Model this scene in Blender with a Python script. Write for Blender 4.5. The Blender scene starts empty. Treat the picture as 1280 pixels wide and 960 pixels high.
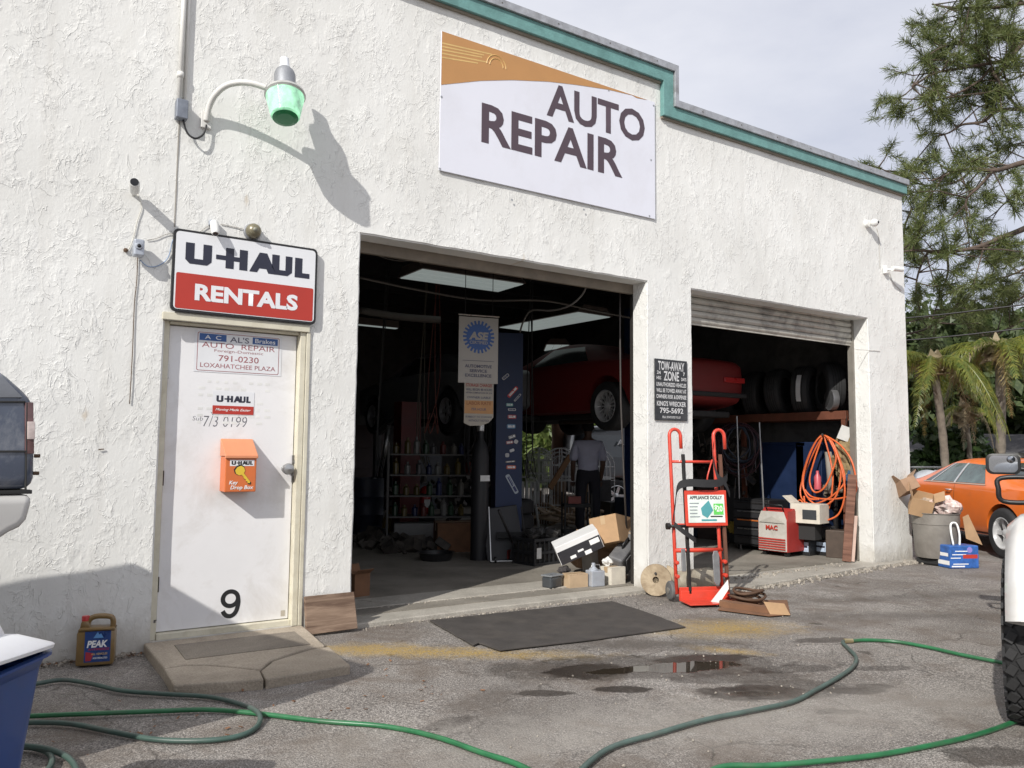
import bpy, bmesh, math, random
import numpy as np
from mathutils import Vector, Matrix, noise
from mathutils.bvhtree import BVHTree
random.seed(7); rng = np.random.default_rng(7)
S = bpy.context.scene
COL = S.collection
R = math.radians

# ------------------------------------------------------------------ camera
YAW, PITCH, ROLL, FPX = 0.5823, 0.0836, 0.0099, 1000.44
CAM = Vector((-1.029, -5.797, 1.336))
_cy, _sy, _cp, _sp = math.cos(YAW), math.sin(YAW), math.cos(PITCH), math.sin(PITCH)
FWD = Vector((_sy * _cp, _cy * _cp, _sp)); _r = Vector((_cy, -_sy, 0)); _u = _r.cross(FWD)
RIGHT = _r * math.cos(ROLL) + _u * math.sin(ROLL); UP = _u * math.cos(ROLL) - _r * math.sin(ROLL)
cd = bpy.data.cameras.new('camera'); cam = bpy.data.objects.new('camera', cd); COL.objects.link(cam)
cam.matrix_world = Matrix(((RIGHT.x, UP.x, -FWD.x, CAM.x), (RIGHT.y, UP.y, -FWD.y, CAM.y), (RIGHT.z, UP.z, -FWD.z, CAM.z), (0, 0, 0, 1)))
cd.sensor_width = 36; cd.lens = FPX / 1280 * 36; cd.clip_end = 2000; cd.clip_start = 0.05
S.camera = cam
# surveying helpers: a sight line through a photograph pixel met with a real plane gives a place in the world
def ray(x, y): return FWD + RIGHT * ((x - 640) / FPX) - UP * ((y - 480) / FPX)
def on_z(x, y, Z=0.0): d = ray(x, y); return CAM + d * ((Z - CAM.z) / d.z)
def on_y(x, y, Y=0.0): d = ray(x, y); return CAM + d * ((Y - CAM.y) / d.y)
def on_x(x, y, X=0.0): d = ray(x, y); return CAM + d * ((X - CAM.x) / d.x)
def at_d(x, y, D): return CAM + ray(x, y) * D

# ------------------------------------------------------------------ sun, sky, exposure
SUNDIR = Vector((1.8, 1.0, -1.42)).normalized()
sl = bpy.data.lights.new('sun', 'SUN'); so = bpy.data.objects.new('sun', sl); COL.objects.link(so)
sl.energy = 4.6; sl.angle = R(0.6); sl.color = (1.0, 0.965, 0.905)
so.rotation_euler = SUNDIR.to_track_quat('-Z', 'Y').to_euler(); so.location = (-20, -15, 20)
W = bpy.data.worlds.new('World'); S.world = W; W.use_nodes = True
nt = W.node_tree; nt.nodes.clear()
sky = nt.nodes.new('ShaderNodeTexSky'); sky.sky_type = 'NISHITA'; sky.sun_disc = False
sky.sun_elevation = math.asin(-SUNDIR.z); sky.sun_rotation = math.atan2(-SUNDIR.x, -SUNDIR.y)
tc = nt.nodes.new('ShaderNodeTexCoord'); mp = nt.nodes.new('ShaderNodeMapping'); mp.inputs['Scale'].default_value = (1, 1, 2.4)
n1 = nt.nodes.new('ShaderNodeTexNoise'); n1.inputs['Scale'].default_value = 1.6; n1.inputs['Detail'].default_value = 7; n1.inputs['Roughness'].default_value = 0.55
cr = nt.nodes.new('ShaderNodeValToRGB')
cr.color_ramp.elements[0].position = 0.3; cr.color_ramp.elements[0].color = (5.0, 5.2, 6.1, 1)
cr.color_ramp.elements[1].position = 0.66; cr.color_ramp.elements[1].color = (7.9, 7.9, 8.3, 1)
mx = nt.nodes.new('ShaderNodeMix'); mx.data_type = 'RGBA'; mx.inputs[0].default_value = 0.86
bg = nt.nodes.new('ShaderNodeBackground'); bg.inputs['Strength'].default_value = 0.125
wo = nt.nodes.new('ShaderNodeOutputWorld')
L = nt.links.new
L(tc.outputs['Generated'], mp.inputs[0]); L(mp.outputs[0], n1.inputs['Vector']); L(n1.outputs['Fac'], cr.inputs[0])
L(sky.outputs[0], mx.inputs[6]); L(cr.outputs[0], mx.inputs[7]); L(mx.outputs[2], bg.inputs[0]); L(bg.outputs[0], wo.inputs[0])
S.view_settings.view_transform = 'Standard'; S.view_settings.look = 'None'
S.view_settings.exposure = 0.0; S.view_settings.gamma = 1.0
S.cycles.max_bounces = 7; S.cycles.diffuse_bounces = 4; S.cycles.glossy_bounces = 3; S.cycles.transparent_max_bounces = 6

# ------------------------------------------------------------------ materials
def nodes(m):
    m.use_nodes = True; t = m.node_tree; t.nodes.clear()
    o = t.nodes.new('ShaderNodeOutputMaterial'); b = t.nodes.new('ShaderNodeBsdfPrincipled')
    t.links.new(b.outputs[0], o.inputs[0]); return t, b
def NZ(t, vec, scale, detail=4, rough=0.5, dist=0.0):
    n = t.nodes.new('ShaderNodeTexNoise'); n.inputs['Scale'].default_value = scale; n.inputs['Detail'].default_value = detail
    n.inputs['Roughness'].default_value = rough; n.inputs['Distortion'].default_value = dist
    t.links.new(vec, n.inputs['Vector']); return n.outputs['Fac']
def RAMP(t, fac, stops):
    r = t.nodes.new('ShaderNodeValToRGB'); e = r.color_ramp.elements
    while len(e) < len(stops): e.new(0.5)
    for k, (p, c) in enumerate(stops):
        e[k].position = p; e[k].color = (c, c, c, 1) if not hasattr(c, '__len__') else (*c, 1)
    t.links.new(fac, r.inputs[0]); return r.outputs[0]
def MIX(t, fac, a, b, mode='MIX'):
    m = t.nodes.new('ShaderNodeMix'); m.data_type = 'RGBA'; m.blend_type = mode
    for i, v in ((0, fac), (6, a), (7, b)):
        if hasattr(v, 'links'): t.links.new(v, m.inputs[i])
        elif hasattr(v, '__len__'): m.inputs[i].default_value = (*v, 1)
        else: m.inputs[i].default_value = v
    return m.outputs[2]
def MA(t, op, a, b=0.0, c=None, clamp=False):
    m = t.nodes.new('ShaderNodeMath'); m.operation = op; m.use_clamp = clamp
    for i, v in ((0, a), (1, b), (2, c)):
        if v is None: continue
        if hasattr(v, 'links'): t.links.new(v, m.inputs[i])
        else: m.inputs[i].default_value = v
    return m.outputs[0]
def BUMP(t, b, h, dist=0.01, strength=1.0, normal=None):
    n = t.nodes.new('ShaderNodeBump'); n.inputs['Strength'].default_value = strength; n.inputs['Distance'].default_value = dist
    t.links.new(h, n.inputs['Height'])
    if normal: t.links.new(normal, n.inputs['Normal'])
    t.links.new(n.outputs[0], b.inputs['Normal']); return n.outputs[0]
def OBJ(t):
    n = t.nodes.new('ShaderNodeTexCoord'); return n.outputs['Object']
def GEO(t):
    n = t.nodes.new('ShaderNodeNewGeometry'); return n.outputs['Position']
MATS = {}
def M(name, col, rough=0.6, metal=0.0, var=0.12, scale=6.0, bump=0.0, bscale=60.0, dirt=None, dfac=0.4, coat=0.0, emit=None, es=0.0, spec=0.5):
    if name in MATS: return MATS[name]
    m = bpy.data.materials.new(name); t, b = nodes(m); v = GEO(t)
    f = NZ(t, v, scale, 5, 0.6)
    c = MIX(t, RAMP(t, f, [(0.3, 0.0), (0.7, 1.0)]), [x * (1 - var) for x in col], [min(1, x * (1 + var)) for x in col])
    if dirt:
        g = NZ(t, v, scale * 0.45 + 1.3, 8, 0.7, 0.4)
        c = MIX(t, MA(t, 'MULTIPLY', RAMP(t, g, [(0.48, 0.0), (0.68, 1.0)]), dfac), c, dirt)
    t.links.new(c, b.inputs['Base Color'])
    t.links.new(MA(t, 'ADD', MA(t, 'MULTIPLY', f, 0.2), rough - 0.1, clamp=True), b.inputs['Roughness'])
    b.inputs['Metallic'].default_value = metal; b.inputs['Coat Weight'].default_value = coat; b.inputs['Coat Roughness'].default_value = 0.05
    b.inputs['Specular IOR Level'].default_value = spec
    if bump: BUMP(t, b, NZ(t, v, bscale, 5, 0.6), bump)
    if emit: b.inputs['Emission Color'].default_value = (*emit, 1); b.inputs['Emission Strength'].default_value = es
    MATS[name] = m; return m

# stucco with skip-trowel ridges
def make_stucco():
    m = bpy.data.materials.new('white stucco'); t, b = nodes(m); p = GEO(t)
    mpn = t.nodes.new('ShaderNodeMapping'); mpn.inputs['Rotation'].default_value = (0, R(24), 0); mpn.inputs['Scale'].default_value = (1.25, 1, 0.85)
    t.links.new(p, mpn.inputs[0]); v = mpn.outputs[0]
    a = NZ(t, v, 5.6, 3.5, 0.55, 0.9)
    h1 = RAMP(t, a, [(0.36, 0.0), (0.47, 0.25), (0.482, 1.0), (0.50, 0.82), (0.66, 0.45)])
    msk = RAMP(t, NZ(t, v, 4.5, 4, 0.6), [(0.46, 0.08), (0.6, 1.0)])
    a2 = NZ(t, v, 14.0, 3, 0.5, 1.2)
    h2 = RAMP(t, a2, [(0.42, 0.0), (0.53, 0.3), (0.545, 1.0), (0.58, .7), (0.7, 0.4)])
    ln = RAMP(t, NZ(t, v, 7.5, 3, 0.55, 1.1), [(0.44, 0.0), (0.497, 0.25), (0.507, 1.0), (0.520, 0.15), (0.6, 0.0)])
    lm = RAMP(t, NZ(t, v, 6.5, 3, 0.6), [(0.49, 0.0), (0.60, 1.0)])
    f = NZ(t, v, 38, 5, 0.65)
    h = MA(t, 'ADD', MA(t, 'MULTIPLY', MA(t, 'ADD', MA(t, 'MULTIPLY', h1, 0.95), MA(t, 'MULTIPLY', h2, 0.5)), msk), MA(t, 'ADD', MA(t, 'MULTIPLY', f, 0.36), MA(t, 'MULTIPLY', MA(t, 'MULTIPLY', ln, lm), 0.9)))
    BUMP(t, b, h, 0.0037, 1.0)
    big = NZ(t, p, 0.9, 5, 0.6)
    c = MIX(t, RAMP(t, big, [(0.35, 0), (0.7, 1)]), (0.675, 0.672, 0.645), (0.785, 0.785, 0.762))
    g = NZ(t, v, 2.6, 9, 0.72, 0.3)
    c = MIX(t, MA(t, 'MULTIPLY', RAMP(t, g, [(0.55, 0), (0.75, 1)]), 0.16), c, (0.50, 0.47, 0.40))
    sx = t.nodes.new('ShaderNodeSeparateXYZ'); t.links.new(p, sx.inputs[0])
    low = MA(t, 'MULTIPLY', RAMP(t, MA(t, 'ADD', MA(t, 'MULTIPLY', sx.outputs[2], 1.6), MA(t, 'MULTIPLY', NZ(t, p, 5, 6, 0.7), 0.9)), [(0.42, 1.0), (0.92, 0.0)]), 0.62)
    c = MIX(t, low, c, (0.30, 0.26, 0.20))
    mps = t.nodes.new('ShaderNodeMapping'); mps.inputs['Scale'].default_value = (7, 1, 0.45); t.links.new(p, mps.inputs[0])
    stk = NZ(t, mps.outputs[0], 1.0, 6, 0.65); c = MIX(t, MA(t, 'MULTIPLY', RAMP(t, stk, [(0.52, 0), (0.75, 1)]), 0.30), c, (0.52, 0.50, 0.46))
    # rusty drips below nail holes
    for (x, z) in ((-0.49, 1.62), (0.47, 3.2), (2.9, 3.12)):
        dx = MA(t, 'MULTIPLY', MA(t, 'ABSOLUTE', MA(t, 'SUBTRACT', sx.outputs[0], x)), 22.0)
        dz = MA(t, 'MULTIPLY', MA(t, 'ABSOLUTE', MA(t, 'SUBTRACT', sx.outputs[2], z - 0.08)), 8.0)
        k = MA(t, 'ADD', MA(t, 'ADD', dx, dz), MA(t, 'MULTIPLY', NZ(t, v, 26, 4), 0.9))
        c = MIX(t, MA(t, 'MULTIPLY', RAMP(t, k, [(0.55, 1.0), (1.1, 0.0)]), 0.4), c, (0.42, 0.30, 0.16))
    t.links.new(c, b.inputs['Base Color']); b.inputs['Roughness'].default_value = 0.85; b.inputs['Specular IOR Level'].default_value = 0.25
    return m
STUCCO = make_stucco()

# asphalt lot with its stains
STAINS = []   # centre x, y, half sizes a, b, angle, kind, strength
def make_asphalt():
    m = bpy.data.materials.new('worn asphalt'); t, b = nodes(m); p = GEO(t)
    grit = NZ(t, p, 130, 3, 0.7); grit2 = NZ(t, p, 320, 2, 0.6)
    vo = t.nodes.new('ShaderNodeTexVoronoi'); vo.inputs['Scale'].default_value = 95; t.links.new(p, vo.inputs['Vector'])
    big = NZ(t, p, 0.55, 7, 0.66, 0.5); mid = NZ(t, p, 2.7, 8, 0.7)
    c = MIX(t, RAMP(t, big, [(0.32, 0), (0.66, 1)]), (0.165, 0.150, 0.136), (0.30, 0.278, 0.255))
    c = MIX(t, MA(t, 'MULTIPLY', RAMP(t, mid, [(0.4, 1), (0.62, 0)]), 0.5), c, (0.135, 0.12, 0.108))
    c = MIX(t, 0.85, c, RAMP(t, grit, [(0.36, 0.22), (0.5, 0.9), (0.64, 2.1)]), 'MULTIPLY')
    g6 = NZ(t, p, 55, 4, 0.75); c = MIX(t, 0.8, c, RAMP(t, g6, [(0.36, 0.55), (0.62, 1.45)]), 'MULTIPLY')
    bro = NZ(t, p, 1.9, 6, 0.7, 0.6); c = MIX(t, MA(t, 'MULTIPLY', RAMP(t, bro, [(0.47, 0), (0.64, 1)]), 0.75), c, (0.12, 0.094, 0.074))
    c = MIX(t, MA(t, 'MULTIPLY', RAMP(t, grit2, [(0.58, 0), (0.64, 1)]), 0.5), c, (0.50, 0.47, 0.43))
    st = NZ(t, p, 9, 6, 0.75, 0.4)
    c = MIX(t, MA(t, 'MULTIPLY', RAMP(t, st, [(0.24, 1), (0.33, 0)]), 0.6), c, (0.045, 0.04, 0.035))
    dr = NZ(t, p, 4.3, 5, 0.55, 0.3); c = MIX(t, MA(t, 'MULTIPLY', RAMP(t, dr, [(0.66, 0), (0.70, 1)]), 0.72), c, (0.05, 0.042, 0.035))
    dr = NZ(t, p, 13, 3, 0.5, 0.2); c = MIX(t, MA(t, 'MULTIPLY', RAMP(t, dr, [(0.70, 0), (0.74, 1)]), 0.6), c, (0.05, 0.042, 0.035))
    wp = t.nodes.new('ShaderNodeMix'); wp.data_type = 'RGBA'; wp.blend_type = 'ADD'; wp.inputs[0].default_value = 0.35; t.links.new(p, wp.inputs[6])
    wn = t.nodes.new('ShaderNodeTexNoise'); wn.inputs['Scale'].default_value = 2.5; wn.inputs['Detail'].default_value = 6; t.links.new(p, wn.inputs['Vector']); t.links.new(wn.outputs['Color'], wp.inputs[7])
    vc = t.nodes.new('ShaderNodeTexVoronoi'); vc.feature = 'DISTANCE_TO_EDGE'; vc.inputs['Scale'].default_value = 0.75; t.links.new(wp.outputs[2], vc.inputs['Vector'])
    crk = MA(t, 'MULTIPLY', RAMP(t, vc.outputs['Distance'], [(0.0015, 1), (0.006, 0)]), RAMP(t, mid, [(0.42, 0), (0.55, 1)])); c = MIX(t, MA(t, 'MULTIPLY', crk, 0.7), c, (0.04, 0.035, 0.03))
    rough = MA(t, 'ADD', MA(t, 'MULTIPLY', grit, 0.2), 0.74)
    sx = t.nodes.new('ShaderNodeSeparateXYZ'); t.links.new(p, sx.inputs[0])
    edge = NZ(t, p, 7, 6, 0.68, 0.3); fine = NZ(t, p, 42, 4, 0.7)
    def blob(cx, cy, a, bb, ang, lo=0.62, hi=1.0, amp=1.0):
        ca, sa = math.cos(ang), math.sin(ang)
        X = MA(t, 'SUBTRACT', sx.outputs[0], cx); Y = MA(t, 'SUBTRACT', sx.outputs[1], cy)
        U = MA(t, 'DIVIDE', MA(t, 'ADD', MA(t, 'MULTIPLY', X, ca), MA(t, 'MULTIPLY', Y, sa)), a)
        V = MA(t, 'DIVIDE', MA(t, 'SUBTRACT', MA(t, 'MULTIPLY', Y, ca), MA(t, 'MULTIPLY', X, sa)), bb)
        d = MA(t, 'SQRT', MA(t, 'ADD', MA(t, 'MULTIPLY', U, U), MA(t, 'MULTIPLY', V, V)))
        d = MA(t, 'ADD', d, MA(t, 'MULTIPLY', MA(t, 'SUBTRACT', edge, 0.5), amp * 1.6))
        return RAMP(t, d, [(lo, 1.0), (hi, 0.0)])
    wet = None
    for (cx, cy, a, bb, ang, kind, stg) in STAINS:
        if kind == 'yellow':
            k = MA(t, 'MULTIPLY', MA(t, 'MULTIPLY', blob(cx, cy, a, bb, ang, 0.1, 1.0, 0.9), RAMP(t, fine, [(0.32, 0.1), (0.6, 1.0)])), stg)
            c = MIX(t, k, c, (0.40, 0.27, 0.075))
        elif kind == 'grey':
            c = MIX(t, MA(t, 'MULTIPLY', blob(cx, cy, a, bb, ang, 0.2, 1.0), stg), c, (0.085, 0.074, 0.065))
        elif kind == 'pale':
            c = MIX(t, MA(t, 'MULTIPLY', blob(cx, cy, a, bb, ang, 0.2, 1.1), stg), c, (0.36, 0.335, 0.30))
        elif kind == 'oil':
            k = MA(t, 'MULTIPLY', blob(cx, cy, a * 1.3, bb * 1.4, ang, 0.80, 1.12, 0.8), stg)
            c = MIX(t, k, c, (0.022, 0.016, 0.012)); rough = MA(t, 'SUBTRACT', rough, MA(t, 'MULTIPLY', k, 0.35))
        elif kind == 'wet':
            k = MA(t, 'MULTIPLY', blob(cx, cy, a, bb, ang, 0.80, 0.93, 0.75), stg); wet = k if wet is None else MA(t, 'MAXIMUM', wet, k)
            c = MIX(t, MA(t, 'MULTIPLY', k, 0.85), c, (0.032, 0.025, 0.018))
    t.links.new(c, b.inputs['Base Color'])
    hgt = MA(t, 'ADD', MA(t, 'ADD', MA(t, 'MULTIPLY', vo.outputs['Distance'], 0.7), grit), MA(t, 'MULTIPLY', mid, 1.2))
    if wet is not None:
        rough = MIX(t, wet, rough, (0.02, 0.02, 0.02)); hgt = MA(t, 'MULTIPLY', hgt, MA(t, 'SUBTRACT', 1.0, wet))
    t.links.new(rough, b.inputs['Roughness']); BUMP(t, b, hgt, 0.0045)
    b.inputs['Specular IOR Level'].default_value = 0.35
    return m
def make_concrete(name, lo, hi, crack=True, rough=0.8, bump=0.003):
    m = bpy.data.materials.new(name); t, b = nodes(m); p = GEO(t)
    big = NZ(t, p, 1.4, 8, 0.66, 0.4); c = MIX(t, RAMP(t, big, [(0.32, 0), (0.68, 1)]), lo, hi)
    g = NZ(t, p, 90, 4, 0.7); c = MIX(t, 0.55, c, RAMP(t, g, [(0.3, 0.5), (0.7, 1.4)]), 'MULTIPLY')
    s = NZ(t, p, 3.1, 7, 0.72, 0.8); c = MIX(t, MA(t, 'MULTIPLY', RAMP(t, s, [(0.28, 1), (0.38, 0)]), 0.75), c, [x * 0.25 for x in lo])
    s = NZ(t, p, 14, 7, 0.72, 0.8); c = MIX(t, MA(t, 'MULTIPLY', RAMP(t, s, [(0.64, 0), (0.72, 1)]), 0.4), c, [min(1, x * 1.35) for x in hi])
    t.links.new(c, b.inputs['Base Color']); t.links.new(MA(t, 'ADD', MA(t, 'MULTIPLY', big, 0.3), rough - 0.15), b.inputs['Roughness'])
    BUMP(t, b, MA(t, 'ADD', g, MA(t, 'MULTIPLY', s, 0.8)), bump); return m
def make_wood(name, a, bcol, scale=(2, 2, 40), bump=0.004):
    m = bpy.data.materials.new(name); t, b = nodes(m); p = OBJ(t)
    mpn = t.nodes.new('ShaderNodeMapping'); mpn.inputs['Scale'].default_value = scale; t.links.new(p, mpn.inputs[0])
    g = NZ(t, mpn.outputs[0], 1.5, 8, 0.65, 0.6); c = MIX(t, RAMP(t, g, [(0.36, 0), (0.62, 1)]), a, bcol)
    t.links.new(c, b.inputs['Base Color']); b.inputs['Roughness'].default_value = 0.85; BUMP(t, b, g, bump); return m
def make_leaf(name, cols, trans=0.25, rough=0.5):
    m = bpy.data.materials.new(name); t, b = nodes(m); p = GEO(t)
    g = NZ(t, p, 1.1, 4, 0.6); g2 = NZ(t, p, 12, 2, 0.6)
    c = MIX(t, RAMP(t, g, [(0.35, 0), (0.65, 1)]), cols[0], cols[1])
    c = MIX(t, RAMP(t, g2, [(0.4, 0), (0.7, 0.8)]), c, cols[2]); t.links.new(c, b.inputs['Base Color'])
    b.inputs['Roughness'].default_value = rough
    tr = t.nodes.new('ShaderNodeBsdfTranslucent'); t.links.new(c, tr.inputs[0]); ms = t.nodes.new('ShaderNodeMixShader'); ms.inputs[0].default_value = trans
    o = [n for n in t.nodes if n.type == 'OUTPUT_MATERIAL'][0]
    t.links.new(b.outputs[0], ms.inputs[1]); t.links.new(tr.outputs[0], ms.inputs[2]); t.links.new(ms.outputs[0], o.inputs[0]); return m
def make_glass(name, col=(0.02, 0.025, 0.03), rough=0.03):
    return M(name, col, rough + 0.1, 0, 0.1, spec=0.9)

# ------------------------------------------------------------------ mesh builder
def basis(d):
    d = Vector(d).normalized(); a = Vector((0, 0, 1)) if abs(d.z) < 0.95 else Vector((1, 0, 0))
    u = d.cross(a).normalized(); return u, d.cross(u).normalized(), d
class MB:
    def __init__(s): s.v = []; s.f = []
    def add(s, vs, fs):
        n = len(s.v); s.v += [tuple(v) for v in vs]; s.f += [tuple(i + n for i in f) for f in fs]; return s
    def box(s, c, d, m=None, taper=1.0):
        c = Vector(c); x, y, z = d[0] / 2, d[1] / 2, d[2] / 2; vs = []
        for k, tz in ((-z, 1), (z, taper)):
            for a, b2 in ((-1, -1), (1, -1), (1, 1), (-1, 1)):
                p = Vector((a * x * tz, b2 * y * tz, k)); vs.append((m @ p if m else p) + c)
        return s.add(vs, [(3, 2, 1, 0), (4, 5, 6, 7), (0, 1, 5, 4), (1, 2, 6, 5), (2, 3, 7, 6), (3, 0, 4, 7)])
    def bb(s, x0, x1, y0, y1, z0, z1): return s.box(((x0 + x1) / 2, (y0 + y1) / 2, (z0 + z1) / 2), (abs(x1 - x0), abs(y1 - y0), abs(z1 - z0)))
    def tube(s, pts, r, n=8, cap=True, closed=False):
        pts = [Vector(p) for p in pts]; N = len(pts); rs = r if hasattr(r, '__len__') else [r] * N; vs = []; fs = []
        u = None
        for i, p in enumerate(pts):
            d = (pts[(i + 1) % N] - pts[i - 1]) if closed else (pts[min(i + 1, N - 1)] - pts[max(i - 1, 0)])
            if d.length < 1e-9: d = Vector((0, 0, 1))
            d.normalize()
            if u is None: u = basis(d)[0]
            u = (u - d * u.dot(d)); u = basis(d)[0] if u.length < 1e-5 else u.normalized(); w = d.cross(u)
            for k in range(n):
                a = 2 * math.pi * k / n; vs.append(p + (u * math.cos(a) + w * math.sin(a)) * rs[i])
        for i in range(N if closed else N - 1):
            for k in range(n):
                a, b2 = i * n + k, i * n + (k + 1) % n; j = (i + 1) % N * n
                fs.append((a, b2, j + (k + 1) % n, j + k))
        if cap and not closed: fs.append(tuple(range(n - 1, -1, -1))); fs.append(tuple((N - 1) * n + k for k in range(n)))
        return s.add(vs, fs)
    def cyl(s, p0, p1, r0, r1=None, n=14): return s.tube([p0, p1], [r0, r0 if r1 is None else r1], n)
    def lathe(s, prof, o, ax=(0, 0, 1), n=20):
        u, w, d = basis(ax); o = Vector(o); vs = []; fs = []; K = len(prof)
        for (r, h) in prof:
            for k in range(n):
                a = 2 * math.pi * k / n; vs.append(o + d * h + (u * math.cos(a) + w * math.sin(a)) * r)
        for i in range(K - 1):
            for k in range(n): fs.append((i * n + k, i * n + (k + 1) % n, (i + 1) * n + (k + 1) % n, (i + 1) * n + k))
        if prof[0][0] > 1e-6: fs.append(tuple(range(n - 1, -1, -1)))
        if prof[-1][0] > 1e-6: fs.append(tuple((K - 1) * n + k for k in range(n)))
        return s.add(vs, fs)
    def prism(s, poly, o, ux, uy, t):     # poly in (ux, uy) at o, thickness t along ux x uy
        o, ux, uy = Vector(o), Vector(ux), Vector(uy); n = ux.cross(uy).normalized() * t; k = len(poly)
        vs = [o + ux * a + uy * b2 for a, b2 in poly]; vs += [v + n for v in vs]
        ar = sum(poly[i][0] * poly[(i + 1) % k][1] - poly[(i + 1) % k][0] * poly[i][1] for i in range(k))
        fs = [tuple(range(k - 1, -1, -1)), tuple(range(k, 2 * k))] + [(i, (i + 1) % k, k + (i + 1) % k, k + i) for i in range(k)]
        if ar * t < 0: fs = [f[::-1] for f in fs]
        return s.add(vs, fs)
    def sphere(s, c, r, n=12, sc=(1, 1, 1)):
        c = Vector(c); vs = []; fs = []; h = n // 2
        for i in range(h + 1):
            th = math.pi * i / h
            for k in range(n):
                a = 2 * math.pi * k / n; vs.append(c + Vector((r * sc[0] * math.sin(th) * math.cos(a), r * sc[1] * math.sin(th) * math.sin(a), r * sc[2] * math.cos(th))))
        for i in range(h):
            for k in range(n): fs.append((i * n + k, (i + 1) * n + k, (i + 1) * n + (k + 1) % n, i * n + (k + 1) % n))
        return s.add(vs, fs)
    def build(s, name, mat, parent=None, smooth=False, bevel=0.0, world=True, seg=2):
        me = bpy.data.meshes.new(name); me.from_pydata(s.v, [], s.f); me.validate()
        if mat: me.materials.append(mat)
        if bevel:
            bm = bmesh.new(); bm.from_mesh(me); bmesh.ops.remove_doubles(bm, verts=bm.verts, dist=1e-6)
            bmesh.ops.bevel(bm, geom=[e for e in bm.edges if len(e.link_faces) == 2 and e.calc_face_angle(0) > 0.5], offset=bevel, segments=seg, affect='EDGES', profile=0.5)
            bm.to_mesh(me); bm.free()
        if smooth:
            for p in me.polygons: p.use_smooth = True
            if smooth == 'auto': me.set_sharp_from_angle(angle=R(38))
        o = bpy.data.objects.new(name, me); COL.objects.link(o)
        if parent: adopt(o, parent, world)
        return o
def wm(o):
    m = o.matrix_basis.copy()
    return wm(o.parent) @ o.matrix_parent_inverse @ m if o.parent else m
def adopt(o, parent, world=True):
    o.parent = parent
    if world: o.matrix_parent_inverse = wm(parent).inverted()
def tag(o, label, cat=None, group=None):
    o['label'] = label
    if cat: o['category'] = cat
    if group: o['group'] = group
    return o
def thing(name, label, cat, loc=(0, 0, 0), rz=0.0, group=None):
    o = bpy.data.objects.new(name, None); COL.objects.link(o); o.location = loc; o.rotation_euler = (0, 0, rz)
    o.empty_display_size = 0.1; return tag(o, label, cat, group)
def struct(o): o['kind'] = 'structure'; return o
def stuff(o): o['kind'] = 'stuff'; return o
def copy_tree(o, parent=None, name=None):
    c = o.copy(); COL.objects.link(c)
    if parent: c.parent = parent
    for ch in [x for x in bpy.data.objects if x.parent == o and x != c]: copy_tree(ch, c)
    return c
def spline(pts, sub=8):
    P = [Vector(p) for p in pts]; out = []
    for i in range(len(P) - 1):
        a, b2, c, d = P[max(i - 1, 0)], P[i], P[i + 1], P[min(i + 2, len(P) - 1)]
        for k in range(sub):
            t = k / sub; out.append(0.5 * ((2 * b2) + (c - a) * t + (2 * a - 5 * b2 + 4 * c - d) * t * t + (3 * b2 - a - 3 * c + d) * t ** 3))
    return out + [P[-1]]
def text(parent, s, mat, o, ux, uy, w, h, bold=0.0, name='lettering', shear=0.0, thick=0.0, space=1.0):
    c = bpy.data.curves.new('t', 'FONT'); c.body = s; c.size = 1; c.offset = bold; c.shear = shear; c.resolution_u = 3; c.space_character = space
    if '\n' in s: c.align_x = 'CENTER'
    to = bpy.data.objects.new('t', c); COL.objects.link(to)
    dg = bpy.context.evaluated_depsgraph_get(); me = bpy.data.meshes.new_from_object(to.evaluated_get(dg)); bpy.data.objects.remove(to); bpy.data.curves.remove(c)
    co = np.empty(len(me.vertices) * 3); me.vertices.foreach_get('co', co); co = co.reshape(-1, 3)
    lo, hi = co.min(0), co.max(0); sc = (w / (hi[0] - lo[0]), h / (hi[1] - lo[1]) if h else w / (hi[0] - lo[0]))
    o, ux, uy = Vector(o), Vector(ux).normalized(), Vector(uy).normalized(); n = ux.cross(uy)
    q = (co - (lo + hi) / 2); vs = [o + ux * (a * sc[0]) + uy * (b2 * sc[1]) + n * thick for a, b2, _ in q]
    me.vertices.foreach_set('co', [x for v in vs for x in v]); me.materials.clear(); me.materials.append(mat); me.name = name
    ob = bpy.data.objects.new(name, me); COL.objects.link(ob); adopt(ob, parent); return ob
def rects(o, ux, uy, n, lst):
    "flat print: rectangles (x0, x1, y0, y1) in panel coordinates lifted by n"
    m = MB(); o, ux, uy = Vector(o), Vector(ux), Vector(uy); nn = ux.cross(uy) * n
    for (x0, x1, y0, y1) in lst: m.add([o + ux * a + uy * b2 + nn for a, b2 in ((x0, y0), (x1, y0), (x1, y1), (x0, y1))], [(0, 1, 2, 3)])
    return m
X, Y, Z = Vector((1, 0, 0)), Vector((0, 1, 0)), Vector((0, 0, 1))
def rr(w, h, r, n=5):
    out = []
    for cx, cy, a0 in ((w / 2 - r, h / 2 - r, 0), (-w / 2 + r, h / 2 - r, 90), (-w / 2 + r, -h / 2 + r, 180), (w / 2 - r, -h / 2 + r, 270)):
        for k in range(n): a = R(a0 + 90 * k / (n - 1)); out.append((cx + r * math.cos(a), cy + r * math.sin(a)))
    return out
def eul(a, b2, c): return Matrix.Rotation(c, 3, 'Z') @ Matrix.Rotation(b2, 3, 'Y') @ Matrix.Rotation(a, 3, 'X')
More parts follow.
